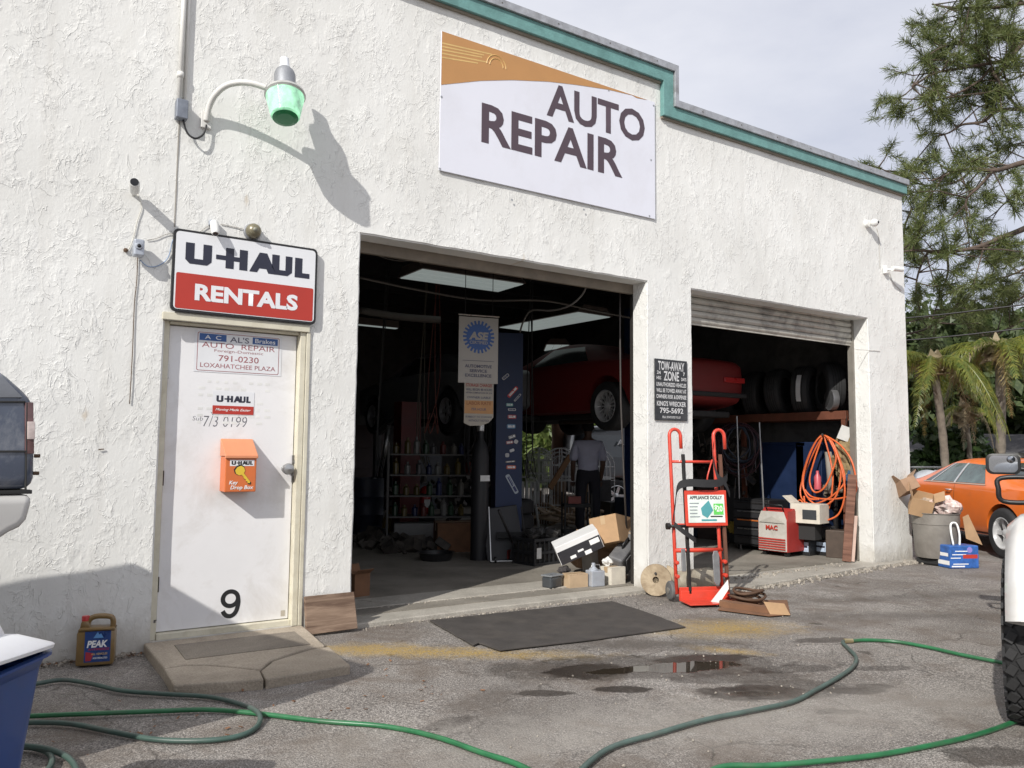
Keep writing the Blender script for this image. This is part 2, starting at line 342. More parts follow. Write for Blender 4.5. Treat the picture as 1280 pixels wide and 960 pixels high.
def leaves(centers, radii, per, size, squash=0.7, elong=2.0, droop=0.0):
    "numpy: many small leaf quads scattered in clumps"
    C = np.repeat(np.asarray(centers, float), per, 0); Rr = np.repeat(np.asarray(radii, float), per)
    N = len(C); d = rng.normal(size=(N, 3)); d /= np.linalg.norm(d, axis=1)[:, None]
    p = C + d * (Rr * rng.random(N) ** 0.45)[:, None] * np.array([1, 1, squash])
    a = rng.normal(size=(N, 3)); a[:, 2] -= droop; a /= np.linalg.norm(a, axis=1)[:, None]; b = np.cross(a, rng.normal(size=(N, 3))); b /= np.linalg.norm(b, axis=1)[:, None]
    s = size * (0.6 + 0.8 * rng.random(N))[:, None]; a = a * s * elong / 2; b = b * s / 2
    V = np.stack([p - a, p + b * 0.9, p + a, p - b * 0.9], 1).reshape(-1, 3)
    return V, np.arange(N * 4).reshape(N, 4)
def np_mesh(name, V, F, mat, parent=None):
    me = bpy.data.meshes.new(name); k = F.shape[1]; me.vertices.add(len(V)); me.vertices.foreach_set('co', V.ravel())
    me.loops.add(F.size); me.loops.foreach_set('vertex_index', F.ravel().astype(np.int32)); me.polygons.add(len(F))
    me.polygons.foreach_set('loop_start', np.arange(0, F.size, k, dtype=np.int32)); me.update(calc_edges=True); me.materials.append(mat)
    o = bpy.data.objects.new(name, me); COL.objects.link(o)
    if parent: adopt(o, parent)
    return o
# ================================================================== GROUND
def S_(px, py, a, b2, ang, kind, s): p = on_z(px, py); STAINS.append((p.x, p.y, a, b2, ang, kind, s))
S_(560, 815, 1.25, 0.20, -0.62, 'yellow', 0.95); S_(905, 785, 0.75, 0.40, -0.4, 'yellow', 0.95); S_(908, 812, 0.12, 0.35, 0.6, 'yellow', 0.9)
S_(460, 810, 0.5, 0.22, -0.5, 'yellow', 0.7)
S_(800, 832, 0.85, 0.22, -0.42, 'oil', 0.5); S_(880, 822, .3, .07, -.4, 'oil', .8); S_(1030, 800, .2, .06, -.4, 'oil', .6); S_(1105, 835, .16, .05, -.4, 'oil', .5); S_(560, 905, .14, .05, .2, 'oil', .5); S_(735, 838, 0.22, 0.13, -0.2, 'oil', 1.0); S_(765, 838, 0.22, 0.08, -0.2, 'wet', 1.0); S_(940, 866, 0.16, 0.06, -.5, 'wet', .8); S_(855, 832, 0.46, 0.14, -0.35, 'wet', 1.0); S_(805, 833, 0.22, 0.06, -0.3, 'wet', 1.0)
S_(945, 865, 0.27, 0.12, -0.5, 'oil', 0.95); S_(995, 860, 0.32, 0.14, -0.5, 'oil', 0.55); S_(920, 845, 0.35, 0.10, -0.4, 'oil', 0.45)
S_(780, 861, 0.14, 0.05, -0.5, 'oil', 0.9); S_(681, 867, 0.14, 0.045, -0.5, 'oil', 0.75); S_(990, 835, 0.25, 0.07, -0.4, 'oil', 0.5)
S_(1068, 863, 0.14, 0.06, -0.5, 'oil', 0.7); S_(1090, 857, 0.1, 0.04, -0.5, 'oil', 0.6); S_(1052, 890, 0.08, 0.03, -0.5, 'oil', 0.6); S_(1033, 889, 0.07, 0.03, 0, 'oil', 0.6)
S_(800, 805, 1.0, 0.25, -0.5, 'grey', 0.7); S_(640, 900, 0.55, 0.30, 0.3, 'grey', 0.6); S_(620, 870, 0.5, 0.2, 0.3, 'grey', 0.5)
S_(1240, 945, 0.2, 0.09, -0.5, 'oil', 0.6); S_(1100, 770, 1.8, 0.25, -0.5, 'grey', 0.55); S_(1150, 745, 2.2, 0.22, -0.3, 'grey', 0.5)
S_(880, 905, 1.4, 0.5, -0.5, 'pale', 0.45); S_(600, 945, 0.8, 0.4, 0.0, 'pale', 0.4); S_(1120, 880, 1.6, 0.5, -0.5, 'pale', 0.35)
S_(200, 860, 0.5, 0.25, 0.0, 'grey', 0.5); S_(450, 930, 0.6, 0.3, 0.3, 'pale', 0.3)
ASPH = make_asphalt()
def sheet(x0, x1, y0, y1, st, z=0.0):
    nx, ny = int((x1 - x0) / st), int((y1 - y0) / st); m = MB(); vs = []
    for j in range(ny + 1):
        for i in range(nx + 1):
            x, y = x0 + (x1 - x0) * i / nx, y0 + (y1 - y0) * j / ny
            vs.append((x, y, z + 0.010 * (noise.noise(Vector((x * 0.7, y * 0.7, 3))) - 0.3) * (1 if y < -0.15 else 0)))
    return m.add(vs, [(j * (nx + 1) + i, j * (nx + 1) + i + 1, (j + 1) * (nx + 1) + i + 1, (j + 1) * (nx + 1) + i) for j in range(ny) for i in range(nx)])
# one ground sheet: fine cells near, a wide skirt to the horizon
g = sheet(-8, 16, -9, 0, 0.2)
g.bb; far = 500
for (x0, x1, y0, y1) in ((-far, -8, -far, far), (16, far, -far, far), (-8, 16, -far, -9), (-8, 16, 0, far)):
    g.add([(x0, y0, -0.004), (x1, y0, -0.004), (x1, y1, -0.004), (x0, y1, -0.004)], [(0, 1, 2, 3)])
go = g.build('ground', ASPH, smooth=True); struct(go); go['label'] = 'stained grey asphalt lot in front of the garage'

# ================================================================== BUILDING
XR, XL = 8.922, -9.0
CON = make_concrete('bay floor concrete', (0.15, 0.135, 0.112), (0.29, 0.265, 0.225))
bld = thing('auto_repair_garage', 'white stuccoed auto repair garage with a teal roof edge and two open bays', 'garage', (0, 0, 0))
XB = [XL, -0.04, 0.945, 1.357, 4.374, 4.627, 5.002, 8.069, XR]; ZB = [-0.05, 0.06, 2.205, 3.022, 4.98, 5.33]
def hole(i, k):
    x, z = (XB[i] + XB[i + 1]) / 2, (ZB[k] + ZB[k + 1]) / 2
    return (-0.04 < x < 0.945 and 0.06 < z < 2.205) or (1.357 < x < 4.374 and z < 3.022) or (5.002 < x < 8.069 and z < 3.022) or (x > 4.627 and z > 4.98)
def subd(a, n): return [a[0] + (a[1] - a[0]) * i / n for i in range(n + 1)]
m = MB(); NX, NZb = len(XB) - 1, len(ZB) - 1; T = 0.20
def q(a, b2, c, d): m.add([a, b2, c, d], [(0, 1, 2, 3)])
for i in range(NX):
    for k in range(NZb):
        if hole(i, k): continue
        x0, x1, z0, z1 = XB[i], XB[i + 1], ZB[k], ZB[k + 1]
        q((x0, 0, z0), (x1, 0, z0), (x1, 0, z1), (x0, 0, z1)); q((x1, T, z0), (x0, T, z0), (x0, T, z1), (x1, T, z1))
        if i == 0 or hole(i - 1, k): q((x0, T, z0), (x0, 0, z0), (x0, 0, z1), (x0, T, z1))
        if i == NX - 1 or hole(i + 1, k): q((x1, 0, z0), (x1, T, z0), (x1, T, z1), (x1, 0, z1))
        if k == 0 or hole(i, k - 1): q((x0, T, z0), (x1, T, z0), (x1, 0, z0), (x0, 0, z0))
        if k == NZb - 1 or hole(i, k + 1): q((x0, 0, z1), (x1, 0, z1), (x1, T, z1), (x0, T, z1))
# soften and roughen: weld, cut finely and push the skin in and out a little
me = bpy.data.meshes.new('front_wall'); me.from_pydata(m.v, [], m.f)
bm = bmesh.new(); bm.from_mesh(me); bmesh.ops.remove_doubles(bm, verts=bm.verts, dist=1e-5)
def cut(no, vals):
    for v in vals:
        co = Vector(no) * v; bmesh.ops.bisect_plane(bm, geom=bm.verts[:] + bm.edges[:] + bm.faces[:], plane_co=co, plane_no=no)
cut((1, 0, 0), [v for v in [x * 0.09 - 1.5 for x in range(0, 116)] if min(abs(v - e) for e in XB) > .04]); cut((0, 0, 1), [v for v in [0.05 + z * 0.09 for z in range(0, 59)] if min(abs(v - e) for e in ZB) > .04])
for v in bm.verts:
    n1 = noise.noise(v.co * 1.3); n2 = noise.noise(v.co * 6.0 + Vector((5, 0, 0)))
    if v.co.y < 0.01: v.co.y += 0.004 * n1 + 0.002 * n2
    for (bx, s) in ((1.357, 1), (4.374, 1), (5.002, 1), (8.069, 1)):
        if abs(v.co.x - bx) < 1e-4 and v.co.z < 3.03 and v.co.y < 0.1: v.co.x += 0.007 * n2 + 0.004 * noise.noise(v.co * 17)
    if abs(v.co.z - 3.022) < 1e-4 and v.co.y < 0.1: v.co.z += 0.006 * n2 + 0.004 * noise.noise(v.co * 19)
be = [e for e in bm.edges if len(e.link_faces) == 2 and e.calc_face_angle(0) > 1.2 and all(v.co.y < 0.02 for v in e.verts)]
bmesh.ops.bevel(bm, geom=be, offset=0.012, segments=2, affect='EDGES')
bm.to_mesh(me); bm.free(); me.materials.append(STUCCO)
for p in me.polygons: p.use_smooth = True
me.set_sharp_from_angle(angle=R(50))
fw = bpy.data.objects.new('front_wall', me); COL.objects.link(fw); adopt(fw, bld)

DARKW = M('dark block wall', (0.085, 0.083, 0.08), 0.9, 0, 0.3, 2.5, 0.004, 30, (0.03, 0.028, 0.026), 0.8)  # dark grey wall with random darker blotches
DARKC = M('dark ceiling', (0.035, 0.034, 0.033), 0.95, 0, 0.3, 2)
YB = 11.0
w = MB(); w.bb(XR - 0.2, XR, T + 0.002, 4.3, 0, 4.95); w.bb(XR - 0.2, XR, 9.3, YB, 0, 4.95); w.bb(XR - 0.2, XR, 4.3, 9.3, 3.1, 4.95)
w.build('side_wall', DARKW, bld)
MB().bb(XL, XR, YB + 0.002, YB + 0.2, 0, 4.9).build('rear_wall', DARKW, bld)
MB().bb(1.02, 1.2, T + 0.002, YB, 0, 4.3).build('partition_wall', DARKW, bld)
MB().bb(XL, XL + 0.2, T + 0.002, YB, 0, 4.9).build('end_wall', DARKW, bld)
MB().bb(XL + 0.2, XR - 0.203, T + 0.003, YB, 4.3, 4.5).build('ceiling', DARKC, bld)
for k in range(9):
    MB().bb(1.21, XR - 0.21, 1.1 + k * 1.15, 1.18 + k * 1.15, 4.08, 4.298).build('ceiling_joist', DARKC, bld)
TEAL = M('teal painted fascia', (0.135, 0.285, 0.27), 0.6, 0, 0.16, 9, 0.003, 50, (0.05, 0.14, 0.13), 0.35)
COPE = M('galvanised coping', (0.40, 0.41, 0.43), 0.5, 0.5, 0.2, 12, 0.001, 40, (0.16, 0.14, 0.12), 0.5)
LEDGE = M('brown flashing', (0.22, 0.19, 0.15), 0.8)
f = MB(); zl0, zl1, zr0, zr1 = 5.115, 5.24, 4.755, 4.87; xs0, xs1 = 4.565, 4.70
f.prism([(XL, zl0), (xs0, zl0), (xs0, zr0), (XR + 0.02, zr0), (XR + 0.02, zr1), (xs1, zr1), (xs1, zl1), (XL, zl1)], (0, -0.06, 0), X, Z, 0)
f = MB(); poly = [(XL, zl0), (xs0, zl0), (xs0, zr0), (XR + 0.02, zr0), (XR + 0.02, zr1), (xs1, zr1), (xs1, zl1), (XL, zl1)]
f.prism(poly, (0, -0.06, 0), X, Z, -0.058); f.build('fascia', TEAL, bld, bevel=0.004)
MB().bb(XL, xs0 - 0.01, -0.03, -0.003, zl0 - 0.022, zl0 - 0.001).bb(xs0 + 0.005, XR, -0.03, -0.003, zr0 - 0.022, zr0 - 0.001).build('flashing', LEDGE, bld)
c = MB(); cp = [(XL, zl1 + 0.002), (xs1 + 0.002, zl1 + 0.002), (xs1 + 0.002, zr1 + 0.002), (XR + 0.04, zr1 + 0.002), (XR + 0.04, zr1 + 0.075), (xs1 + 0.055, zr1 + 0.075), (xs1 + 0.055, zl1 + 0.075), (XL, zl1 + 0.075)]
c.prism(cp, (0, -0.085, 0), X, Z, -0.4); cobj = c.build('coping', COPE, bld, bevel=0.003)
sc = MB()
for k in range(12): xx = 4.45 - k * 0.62; sc.cyl((xx, -0.088, zl1 + 0.04), (xx, -0.0845, zl1 + 0.04), 0.007, n=6)
for k in range(7): xx = 5.1 + k * 0.6; sc.cyl((xx, -0.088, zr1 + 0.04), (xx, -0.0845, zr1 + 0.04), 0.007, n=6)
sc.build('coping_screws', M('dark screw', (0.1, 0.09, 0.08), 0.5), cobj)
# control joint running down to the rentals sign
MB().bb(-0.012, -0.004, -0.004, 0.004, 2.85, 5.1).build('control_joint', M('joint shadow grey', (0.30, 0.28, 0.25), 0.9), bld)
# darker header boards behind the big bay lintel
HEAD = M('brown header board', (0.20, 0.17, 0.135), 0.85, 0, 0.2, 6)
MB().bb(1.30, 4.43, 0.205, 0.245, 2.93, 3.10).build('header_board', HEAD, bld)
MB().bb(4.385, 4.44, 0.205, 0.26, 0.05, 3.0).build('door_rail', M('dark steel rail', (0.05, 0.045, 0.04), 0.6, 0.5), bld)

# floor inside and the concrete aprons
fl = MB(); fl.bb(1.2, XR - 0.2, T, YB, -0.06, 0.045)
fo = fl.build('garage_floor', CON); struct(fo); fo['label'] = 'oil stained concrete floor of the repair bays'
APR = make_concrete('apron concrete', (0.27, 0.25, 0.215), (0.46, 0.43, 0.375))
def slab(name, poly, z0, z1, mat, label, wob=0.02):
    b2 = MB(); P = []
    for i, (x, y) in enumerate(poly):
        x2, y2 = poly[(i + 1) % len(poly)]; n = max(1, int(math.hypot(x2 - x, y2 - y) / 0.12))
        for k in range(n):
            t = k / n; px, py = x + (x2 - x) * t, y + (y2 - y) * t; P.append((px + wob * noise.noise(Vector((px * 5, py * 5, 1))), py + wob * noise.noise(Vector((px * 5, py * 5, 9)))))
    b2.prism(P, (0, 0, z0), X, Y, z1 - z0); o = b2.build(name, mat, bevel=0.008); struct(o); o['label'] = label; return o
slab('apron_slab', [(1.36, 0.30), (4.37, 0.30), (4.37, 0.203), (1.36, 0.203)][::-1] and [(1.365, -0.06), (2.6, -0.02), (4.366, -0.03), (4.366, 0.36), (1.365, 0.36)], -0.05, 0.036, APR, 'worn concrete apron across the big bay mouth')
slab('apron_step', [(1.372, 0.42), (4.366, 0.40), (4.366, 0.8), (1.372, 0.8)], -0.05, 0.052, APR, 'raised concrete threshold inside the big bay')
slab('broken_apron_slab', [(4.9, -0.42), (6.2, -0.30), (7.6, -0.16), (8.9, -0.10), (8.06, 0.0), (8.06, 0.5), (5.01, 0.5), (5.01, 0.0)], -0.05, 0.030, APR, 'crumbling concrete apron across the small bay mouth', 0.05)
# gritty rubble along the broken joints
rub = MB(); GR = M('loose grit', (0.30, 0.27, 0.23), 0.95, 0, 0.4, 40)
def crumbs(x0, y0, x1, y1, n, s0, s1, sp, z=0.0):
    for _ in range(n):
        t = random.random(); s = random.uniform(s0, s1); x, y = x0 + (x1 - x0) * t + random.gauss(0, sp), y0 + (y1 - y0) * t + random.gauss(0, sp)
        rub.box((x, y, z + s * 0.25), (s, s * random.uniform(.6, 1), s * 0.7), eul(random.random() * 3, random.random() * 3, random.random() * 3), random.uniform(.5, 1))
crumbs(4.9, -0.45, 6.3, -0.33, 130, .008, .035, .05); crumbs(6.3, -0.33, 8.9, -0.12, 170, .008, .035, .04); crumbs(5.2, -0.05, 7.6, 0.12, 130, .006, .028, .05, .03)
crumbs(1.4, -0.08, 4.3, -0.05, 160, .005, .02, .02); crumbs(1.5, 0.40, 4.3, 0.38, 160, .005, .018, .02, .04); crumbs(8.2, -0.12, 9.0, -0.1, 160, .01, .04, .06)
crumbs(-1.3, -0.04, -0.1, -0.04, 220, .005, .03, .03); crumbs(-3.0, -5.5, 5, -1.2, 300, .004, .012, .6)
ro = rub.build('grit', GR); stuff(ro); tag(ro, 'loose grit and crumbled concrete along the bay thresholds and wall foot', 'grit')
# dry leaf litter at the wall foot
lt = MB()
for _ in range(220):
    x = random.uniform(-1.4, -0.1); y = -0.03 - abs(random.gauss(0, 0.035)); s = random.uniform(.008, .03)
    if random.random() < .25: x, y = random.uniform(-0.9, 1.4), random.uniform(-1.9, -1.0)
    lt.box((x, y, 0.008), (s, s * 0.5, 0.001), eul(random.uniform(-.4, .4), random.uniform(-.4, .4), random.random() * 6))
lo = lt.build('leaf_litter', M('dry brown leaf', (0.20, 0.10, 0.05), 0.9, 0, 0.5, 60)); stuff(lo); tag(lo, 'dry brown leaf litter scattered along the foot of the wall', 'leaf litter')

# stoop slab with crack (two broken pieces)
ST = make_concrete('stoop concrete', (0.25, 0.21, 0.16), (0.48, 0.41, 0.325), bump=.005)
stoop = thing('stoop_slab', 'cracked tan concrete stoop slab in front of the white door', 'concrete slab', (0.4, -0.5, 0))
crk = [(-0.05, -0.42), (0.10, -0.47), (0.26, -0.52), (0.36, -0.62), (0.42, -0.72), (0.46, -1.03)]
crk = [tuple(on_z(x, y, 0.07).xy) for x, y in ((205, 833), (232, 829), (262, 829), (297, 832), (325, 835), (331, 851))]
crk2 = [tuple(on_z(x, y, 0.07).xy) for x, y in ((325, 835), (340, 823), (365, 815), (385, 809), (408, 805))]
c0 = tuple(on_z(184, 812, 0.05).xy); c1 = tuple(on_z(217, 858, 0.05).xy); c2 = tuple(on_z(438, 832, 0.05).xy); c3 = tuple(on_z(378, 786, 0.05).xy)
cm = tuple(on_z(331, 850, 0.05).xy)
def piece(poly, name, z1):
    b2 = MB(); b2.prism(poly, (0, 0, -0.03), X, Y, z1 + 0.03); o = b2.build(name, ST, stoop, bevel=0.010); return o
G = 0.006
piece([(c0[0], -0.012), c0, crk[0], *[(x, y + G) for x, y in crk[1:5]], *[(x - G, y + G) for x, y in crk2[1:]], (c3[0] + .02, -0.012)][::1], 'slab_piece', 0.062)
piece([crk[0], c1, (cm[0] - G, cm[1]), *[(x, y - G) for x, y in crk[4:0:-1]]], 'slab_piece', 0.058)
piece([(cm[0] + G, cm[1]), c2, (crk2[-1][0] + .015, crk2[-1][1] - .01), *[(x + G, y - G) for x, y in crk2[-2:0:-1]], (crk[4][0] + G, crk[4][1])], 'slab_piece', 0.055)
# ribbed worn mat patch set in the stoop
mp_ = [tuple(on_z(x, y, 0.066).xy) for x, y in ((218, 806), (232, 824), (388, 805), (368, 789))]
MB().prism(mp_, (0, 0, 0.060), X, Y, 0.006).build('door_mat_patch', make_concrete('worn mat remains', (0.12, 0.10, 0.08), (0.30, 0.26, 0.21), bump=0.006), stoop)

# ================================================================== ENTRY DOOR
CREAM = M('cream door frame paint', (0.62, 0.585, 0.47), 0.5, 0, 0.08, 8, 0.001, 60, (0.35, 0.30, 0.2), 0.4)
DW = M('white door paint', (0.76, 0.755, 0.76), 0.42, 0, 0.03, 3, 0.0006, 40, (0.50, 0.47, 0.43), 0.42)
METAL = M('brushed metal', (0.45, 0.45, 0.44), 0.3, 0.9, 0.1, 20); BLACK = M('black paint', (0.015, 0.015, 0.016), 0.45); WHITE = M('white paint', (0.8, 0.8, 0.79), 0.5, 0, 0.04)
DIRTY = M('grimy white', (0.55, 0.54, 0.5), 0.6, 0, 0.12, 12, 0, 1, (0.25, 0.22, 0.18), 0.5)
door = MB().bb(0.005, 0.898, 0.075, 0.12, 0.105, 2.178).build('door', DW, bld, bevel=0.003)
fr = MB(); fr.bb(-0.038, 0.0, 0.045, 0.15, 0.06, 2.204); fr.bb(0.903, 0.944, 0.0, 0.15, 0.06, 2.204); fr.bb(0.001, 0.902, 0.03, 0.15, 2.184, 2.203); fr.bb(0.001, 0.902, 0.03, 0.15, 0.06, 0.1)
fr.build('door_frame', CREAM, bld, bevel=0.003)
MB().bb(-0.06, 0.965, -0.022, -0.003, 2.203, 2.255).build('door_lintel', CREAM, bld, bevel=0.004)
MB().bb(0.945, 0.975, -0.014, -0.003, 0.06, 2.202).build('door_casing', CREAM, bld, bevel=0.004)
for zz in (0.42, 1.13, 1.86): MB().cyl((0.002, 0.068, zz - .05), (0.002, 0.068, zz + .05), 0.009).build('hinge', METAL if zz > 1.5 else M('rusty hinge', (0.05, 0.04, 0.03), 0.7), door)
kp = on_y(367, 586, 0.05)
MB().bb(kp.x - 0.008, kp.x + 0.06, 0.055, 0.074, kp.z - 0.10, kp.z + 0.10).build('lock_plate', M('worn lock steel', (0.20, 0.195, 0.185), 0.4, 0.7, 0.3, 40), door, bevel=0.003)
kn = MB().lathe([(0.0, 0), (0.03, 0.0), (0.028, 0.008), (0.014, 0.012), (0.014, 0.035), (0.036, 0.05), (0.043, 0.072), (0.036, 0.092), (0.0, 0.10)], (kp.x - 0.055, 0.074, kp.z), -Y, 18)
kn.build('door_knob', METAL, door, 'auto')
MB().lathe([(0.0, 0), (0.02, 0), (0.019, 0.02), (0, 0.022)], (kp.x + 0.02, 0.062, kp.z + 0.05), -Y, 14).build('deadbolt', METAL, door, 'auto')
MB().bb(kp.x + 0.0, kp.x + 0.035, 0.05, 0.062, kp.z - 0.055, kp.z - 0.005).build('strike', METAL, door, bevel=0.002)
p9 = on_y(288, 755, 0.07)
def ribbon(pts, w_, o, name, mat, par):
    P_ = [Vector((a, 0, b2)) for a, b2 in pts]; vs = []
    for i, p in enumerate(P_):
        d_ = (P_[min(i + 1, len(P_) - 1)] - P_[max(i - 1, 0)]).normalized(); n_ = Vector((-d_.z, 0, d_.x)); vs += [Vector(o) + p + n_ * w_ / 2, Vector(o) + p - n_ * w_ / 2]
    return MB().add(vs, [(i * 2, i * 2 + 1, i * 2 + 3, i * 2 + 2) for i in range(len(P_) - 1)]).build(name, mat, par)
nine = [(0.052 * math.cos(a) + .0, 0.036 + 0.050 * math.sin(a)) for a in [math.pi * 2 * k / 28 for k in range(29)]]
tail = [(.052, .036), (.055, .012), (.052, -.018), (.043, -.050), (.028, -.072), (.005, -.084), (-.020, -.080), (-.038, -.066), (-.050, -.045)]
ribbon(nine, .030, (p9.x, .0738, p9.z), 'number', BLACK, door); ribbon([(p.x, p.z) for p in spline([(a, 0, b2) for a, b2 in tail], 6)], .030, (p9.x, .0734, p9.z), 'number', BLACK, door)
MB().bb(0.845, 0.875, 0.0722, 0.0745, 0.125, 0.165).build('sticker', M('faded sticker', (0.4, 0.36, 0.3), 0.7), door)

# ================================================================== SMALL BAY ROLLER SHUTTER
SH = M('galvanised shutter slat', (0.44, 0.42, 0.37), 0.5, 0.15, 0.1, 5, 0.001, 40, (0.10, 0.09, 0.09), 0.75)
sh = MB().bb(5.004, 8.067, 0.215, 0.235, 2.70, 2.715).build('roller_shutter', SH, bld)
def slat_mesh():
    s = MB(); pr = []
    for k in range(7): a = math.pi * k / 6; pr.append((-0.018 * math.sin(a), 0.066 * k / 6))
    vs = []
    for x in (5.01, 8.06): vs += [(x, 0.215 + a, b2) for a, b2 in pr] + [(x, 0.235 + a * .8, b2) for a, b2 in pr[::-1]]
    n = len(pr) * 2; return s.add(vs, [tuple(range(n)), tuple(range(2 * n - 1, n - 1, -1))] + [(i, i + n, (i + 1) % n + n, (i + 1) % n) for i in range(n)])
s0 = None
for k in range(6):
    if s0 is None: s0 = slat_mesh().build('slat', SH, sh, 'auto'); s0.location.z = 2.716
    else: d = s0.copy(); COL.objects.link(d); d.location.z = 2.716 + 0.072 * k
for a_, b4 in ((8.03, 8.066), (5.004, 5.03)): MB().bb(a_, b4, 0.19, 0.26, 0.04, 3.02).build('shutter_guide', M('guide steel', (0.25, 0.23, 0.2), 0.6, 0.4), bld)
# ================================================================== SIGNS ON THE WALL
# big banner sign
BR = M('sign brown', (0.46, 0.235, 0.085), 0.5, 0, 0.05, 3); GOLD = M('sign gold line', (0.62, 0.42, 0.16), 0.5); SIGNW = M('sign white', (0.70, 0.71, 0.78), 0.4, 0, 0.03, 1, 0, 1, (.55, .54, .56), .25)
INK = M('sign dark plum ink', (0.075, 0.05, 0.065), 0.5, 0, 0.04, 2)
sx0, sx1, sz0, sz1 = 2.025, 4.473, 3.665, 4.877
ban = thing('shop_sign', 'large white wall sign reading AUTO REPAIR with a brown wedge along its top', 'sign', (sx0, 0, sz0))
MB().bb(sx0, sx1, -0.022, -0.008, sz0, sz1).build('sign_panel', SIGNW, ban, bevel=0.002)
O = Vector((sx0, -0.0235, sz0)); Wd, Hd = sx1 - sx0, sz1 - sz0
def sp(px, py): p = on_y(px, py, -0.023); return (p.x - sx0, p.z - sz0)
cv = [sp(x, y) for x, y in ((551.5, 106), (600, 101), (640, 100), (685, 102), (720, 106), (760, 112), (790, 119))]
cv[0] = (0.004, cv[0][1]); top = [(Wd - 0.10, Hd - 0.004), (0.004, Hd - 0.004)]
MB().prism(cv + [(Wd - 0.25, Hd - 0.02)] + top, O, X, Z, 0.0008).build('brown_wedge', BR, ban)
gl = MB()
for k, (x1, z1, x2, z2) in enumerate(((0.0, .145, .42, .10), (0.0, .175, .40, .125), (0.0, .205, .45, .155), (0.0, .115, .5, .07), (0.0, .24, .36, .19))):
    a, b2 = O + X * (x1 + .006) + Z * (Hd - z1) - Y * .0016, O + X * x2 + Z * (Hd - z2) - Y * .0016
    gl.add([a, b2, b2 + Z * .011, a + Z * .013], [(0, 1, 2, 3)])
for rr_ in (0.07, 0.10):
    pts = [O + X * (0.55 + rr_ * math.cos(a)) + Z * (Hd - .16 + rr_ * math.sin(a)) - Y * .0016 for a in [math.pi * k / 12 for k in range(13)]]
    gl.tube(pts, 0.004, 4)
gl.build('gold_scrollwork', GOLD, ban)
def sign_text(s, corners, mat, par, yy, bold, name='lettering'):
    P = [on_y(x, y, yy) for x, y in corners]; cx = sum(p.x for p in P) / 4; cz = sum(p.z for p in P) / 4
    w_ = (P[1].x - P[0].x + P[2].x - P[3].x) / 2; h_ = (P[0].z - P[3].z + P[1].z - P[2].z) / 2
    return text(par, s, mat, (cx, yy, cz), X, Z, abs(w_), abs(h_), bold, name)
sign_text('AUTO', ((684, 106), (807, 137), (805, 181), (683, 143)), INK, ban, -0.0242, 0.024)
sign_text('REPAIR', ((603, 131), (779, 176), (777, 223), (601, 176)), INK, ban, -0.0242, 0.024)
b_ = MB()
for px, py in ((557, 44), (552, 121), (550, 211), (812, 270), (814, 200), (817, 132), (620, 66), (693, 92), (761, 113), (640, 250), (730, 262)):
    p = on_y(px, py, -0.024); b_.lathe([(0.0, 0.004), (0.009, 0.003), (0.011, 0)], (p.x, -0.0235, p.z), Y * 1, 8)
stuff(b_.build('bolts', METAL, ban))

# rentals sign: white over red, black rounded border
RED = M('sign red', (0.42, 0.035, 0.022), 0.45, 0, 0.06, 4)
u0, u1, v0, v1 = -0.018, 1.0, 2.262, 2.836
cx, cz = (u0 + u1) / 2, (v0 + v1) / 2; wU, hU = u1 - u0, v1 - v0
us = thing('rentals_sign', 'white and red RENTALS sign in a black rounded border above the door', 'sign', (cx, 0, cz))
MB().prism(rr(wU, hU, 0.035), (cx, -0.040, cz), X, Z, -0.022).build('sign_border', BLACK, us, bevel=0.003)
MB().prism(rr(wU - 0.035, hU - 0.035, 0.025), (cx, -0.042, cz), X, Z, 0.0008).build('sign_face', M('sign bright white', (0.72, 0.73, 0.75), 0.35, 0, 0.02), us)
MB().prism(rr(wU - 0.055, hU * 0.43, 0.012), (cx, -0.0435, cz - hU * 0.245), X, Z, 0.0008).build('red_band', RED, us)
def uhaul(par, o, w_, h_, mat, name='logo'):
    "chunky rental logo: U, crossbar that runs into the H, A U L"
    o = Vector(o); m = MB(); s = w_ / 10.6; t = h_ / 2.4
    def P(l): m.prism([(a * s - w_ / 2, b2 * t - h_ / 2) for a, b2 in l], o, X, Z, 0.0008)
    def u(a): P([(a, 2.4), (a, .45), (a + .35, 0), (a + 1.75, 0), (a + 2.1, .45), (a + 2.1, 2.4), (a + 1.4, 2.4), (a + 1.4, .62), (a + .7, .62), (a + .7, 2.4)])
    u(0); P([(2.45, .92), (3.25, .92), (3.25, 1.45), (2.45, 1.45)]); P([(3.93, .92), (4.4, .92), (4.4, 1.45), (3.93, 1.45)])
    P([(3.25, 0), (3.93, 0), (3.93, 2.4), (3.25, 2.4)]); P([(4.4, 0), (5.08, 0), (5.08, 2.4), (4.4, 2.4)])
    P([(5.25, 0), (6.1, 2.4), (6.75, 2.4), (7.6, 0), (6.9, 0), (6.72, .5), (6.1, .5), (5.92, 0)])
    u(7.2 + .15) if False else P([(7.2, 2.4), (7.2, .9), (7.62, .0), (8.6, 0), (9.0, .45), (9.0, 2.4), (8.4, 2.4), (8.4, .62), (7.85, .62), (7.85, 2.4)])
    P([(9.25, 0), (10.6, 0), (10.6, .6), (9.92, .6), (9.92, 2.4), (9.25, 2.4)])
    return m.build(name, mat, par)
NAVY = M('sign blue black', (0.02, 0.022, 0.04), 0.4)
uhaul(us, (cx + .01, -0.0437, cz + 0.125), wU * 0.86, hU * 0.255, NAVY)
text(us, 'RENTALS', M('sign bright white', (0.72, 0.73, 0.75)), (cx + .005, -0.0455, cz - hU * 0.245), X, Z, wU * 0.71, hU * 0.205, 0.042)
b_ = MB()
for px in (-.36, .42, .45): b_.lathe([(0.0, 0.003), (0.006, 0.002), (0.007, 0)], (cx + px, -0.0425, cz + (.24 if px != .45 else .12)), Y, 8)
stuff(b_.build('bolts', METAL, us))

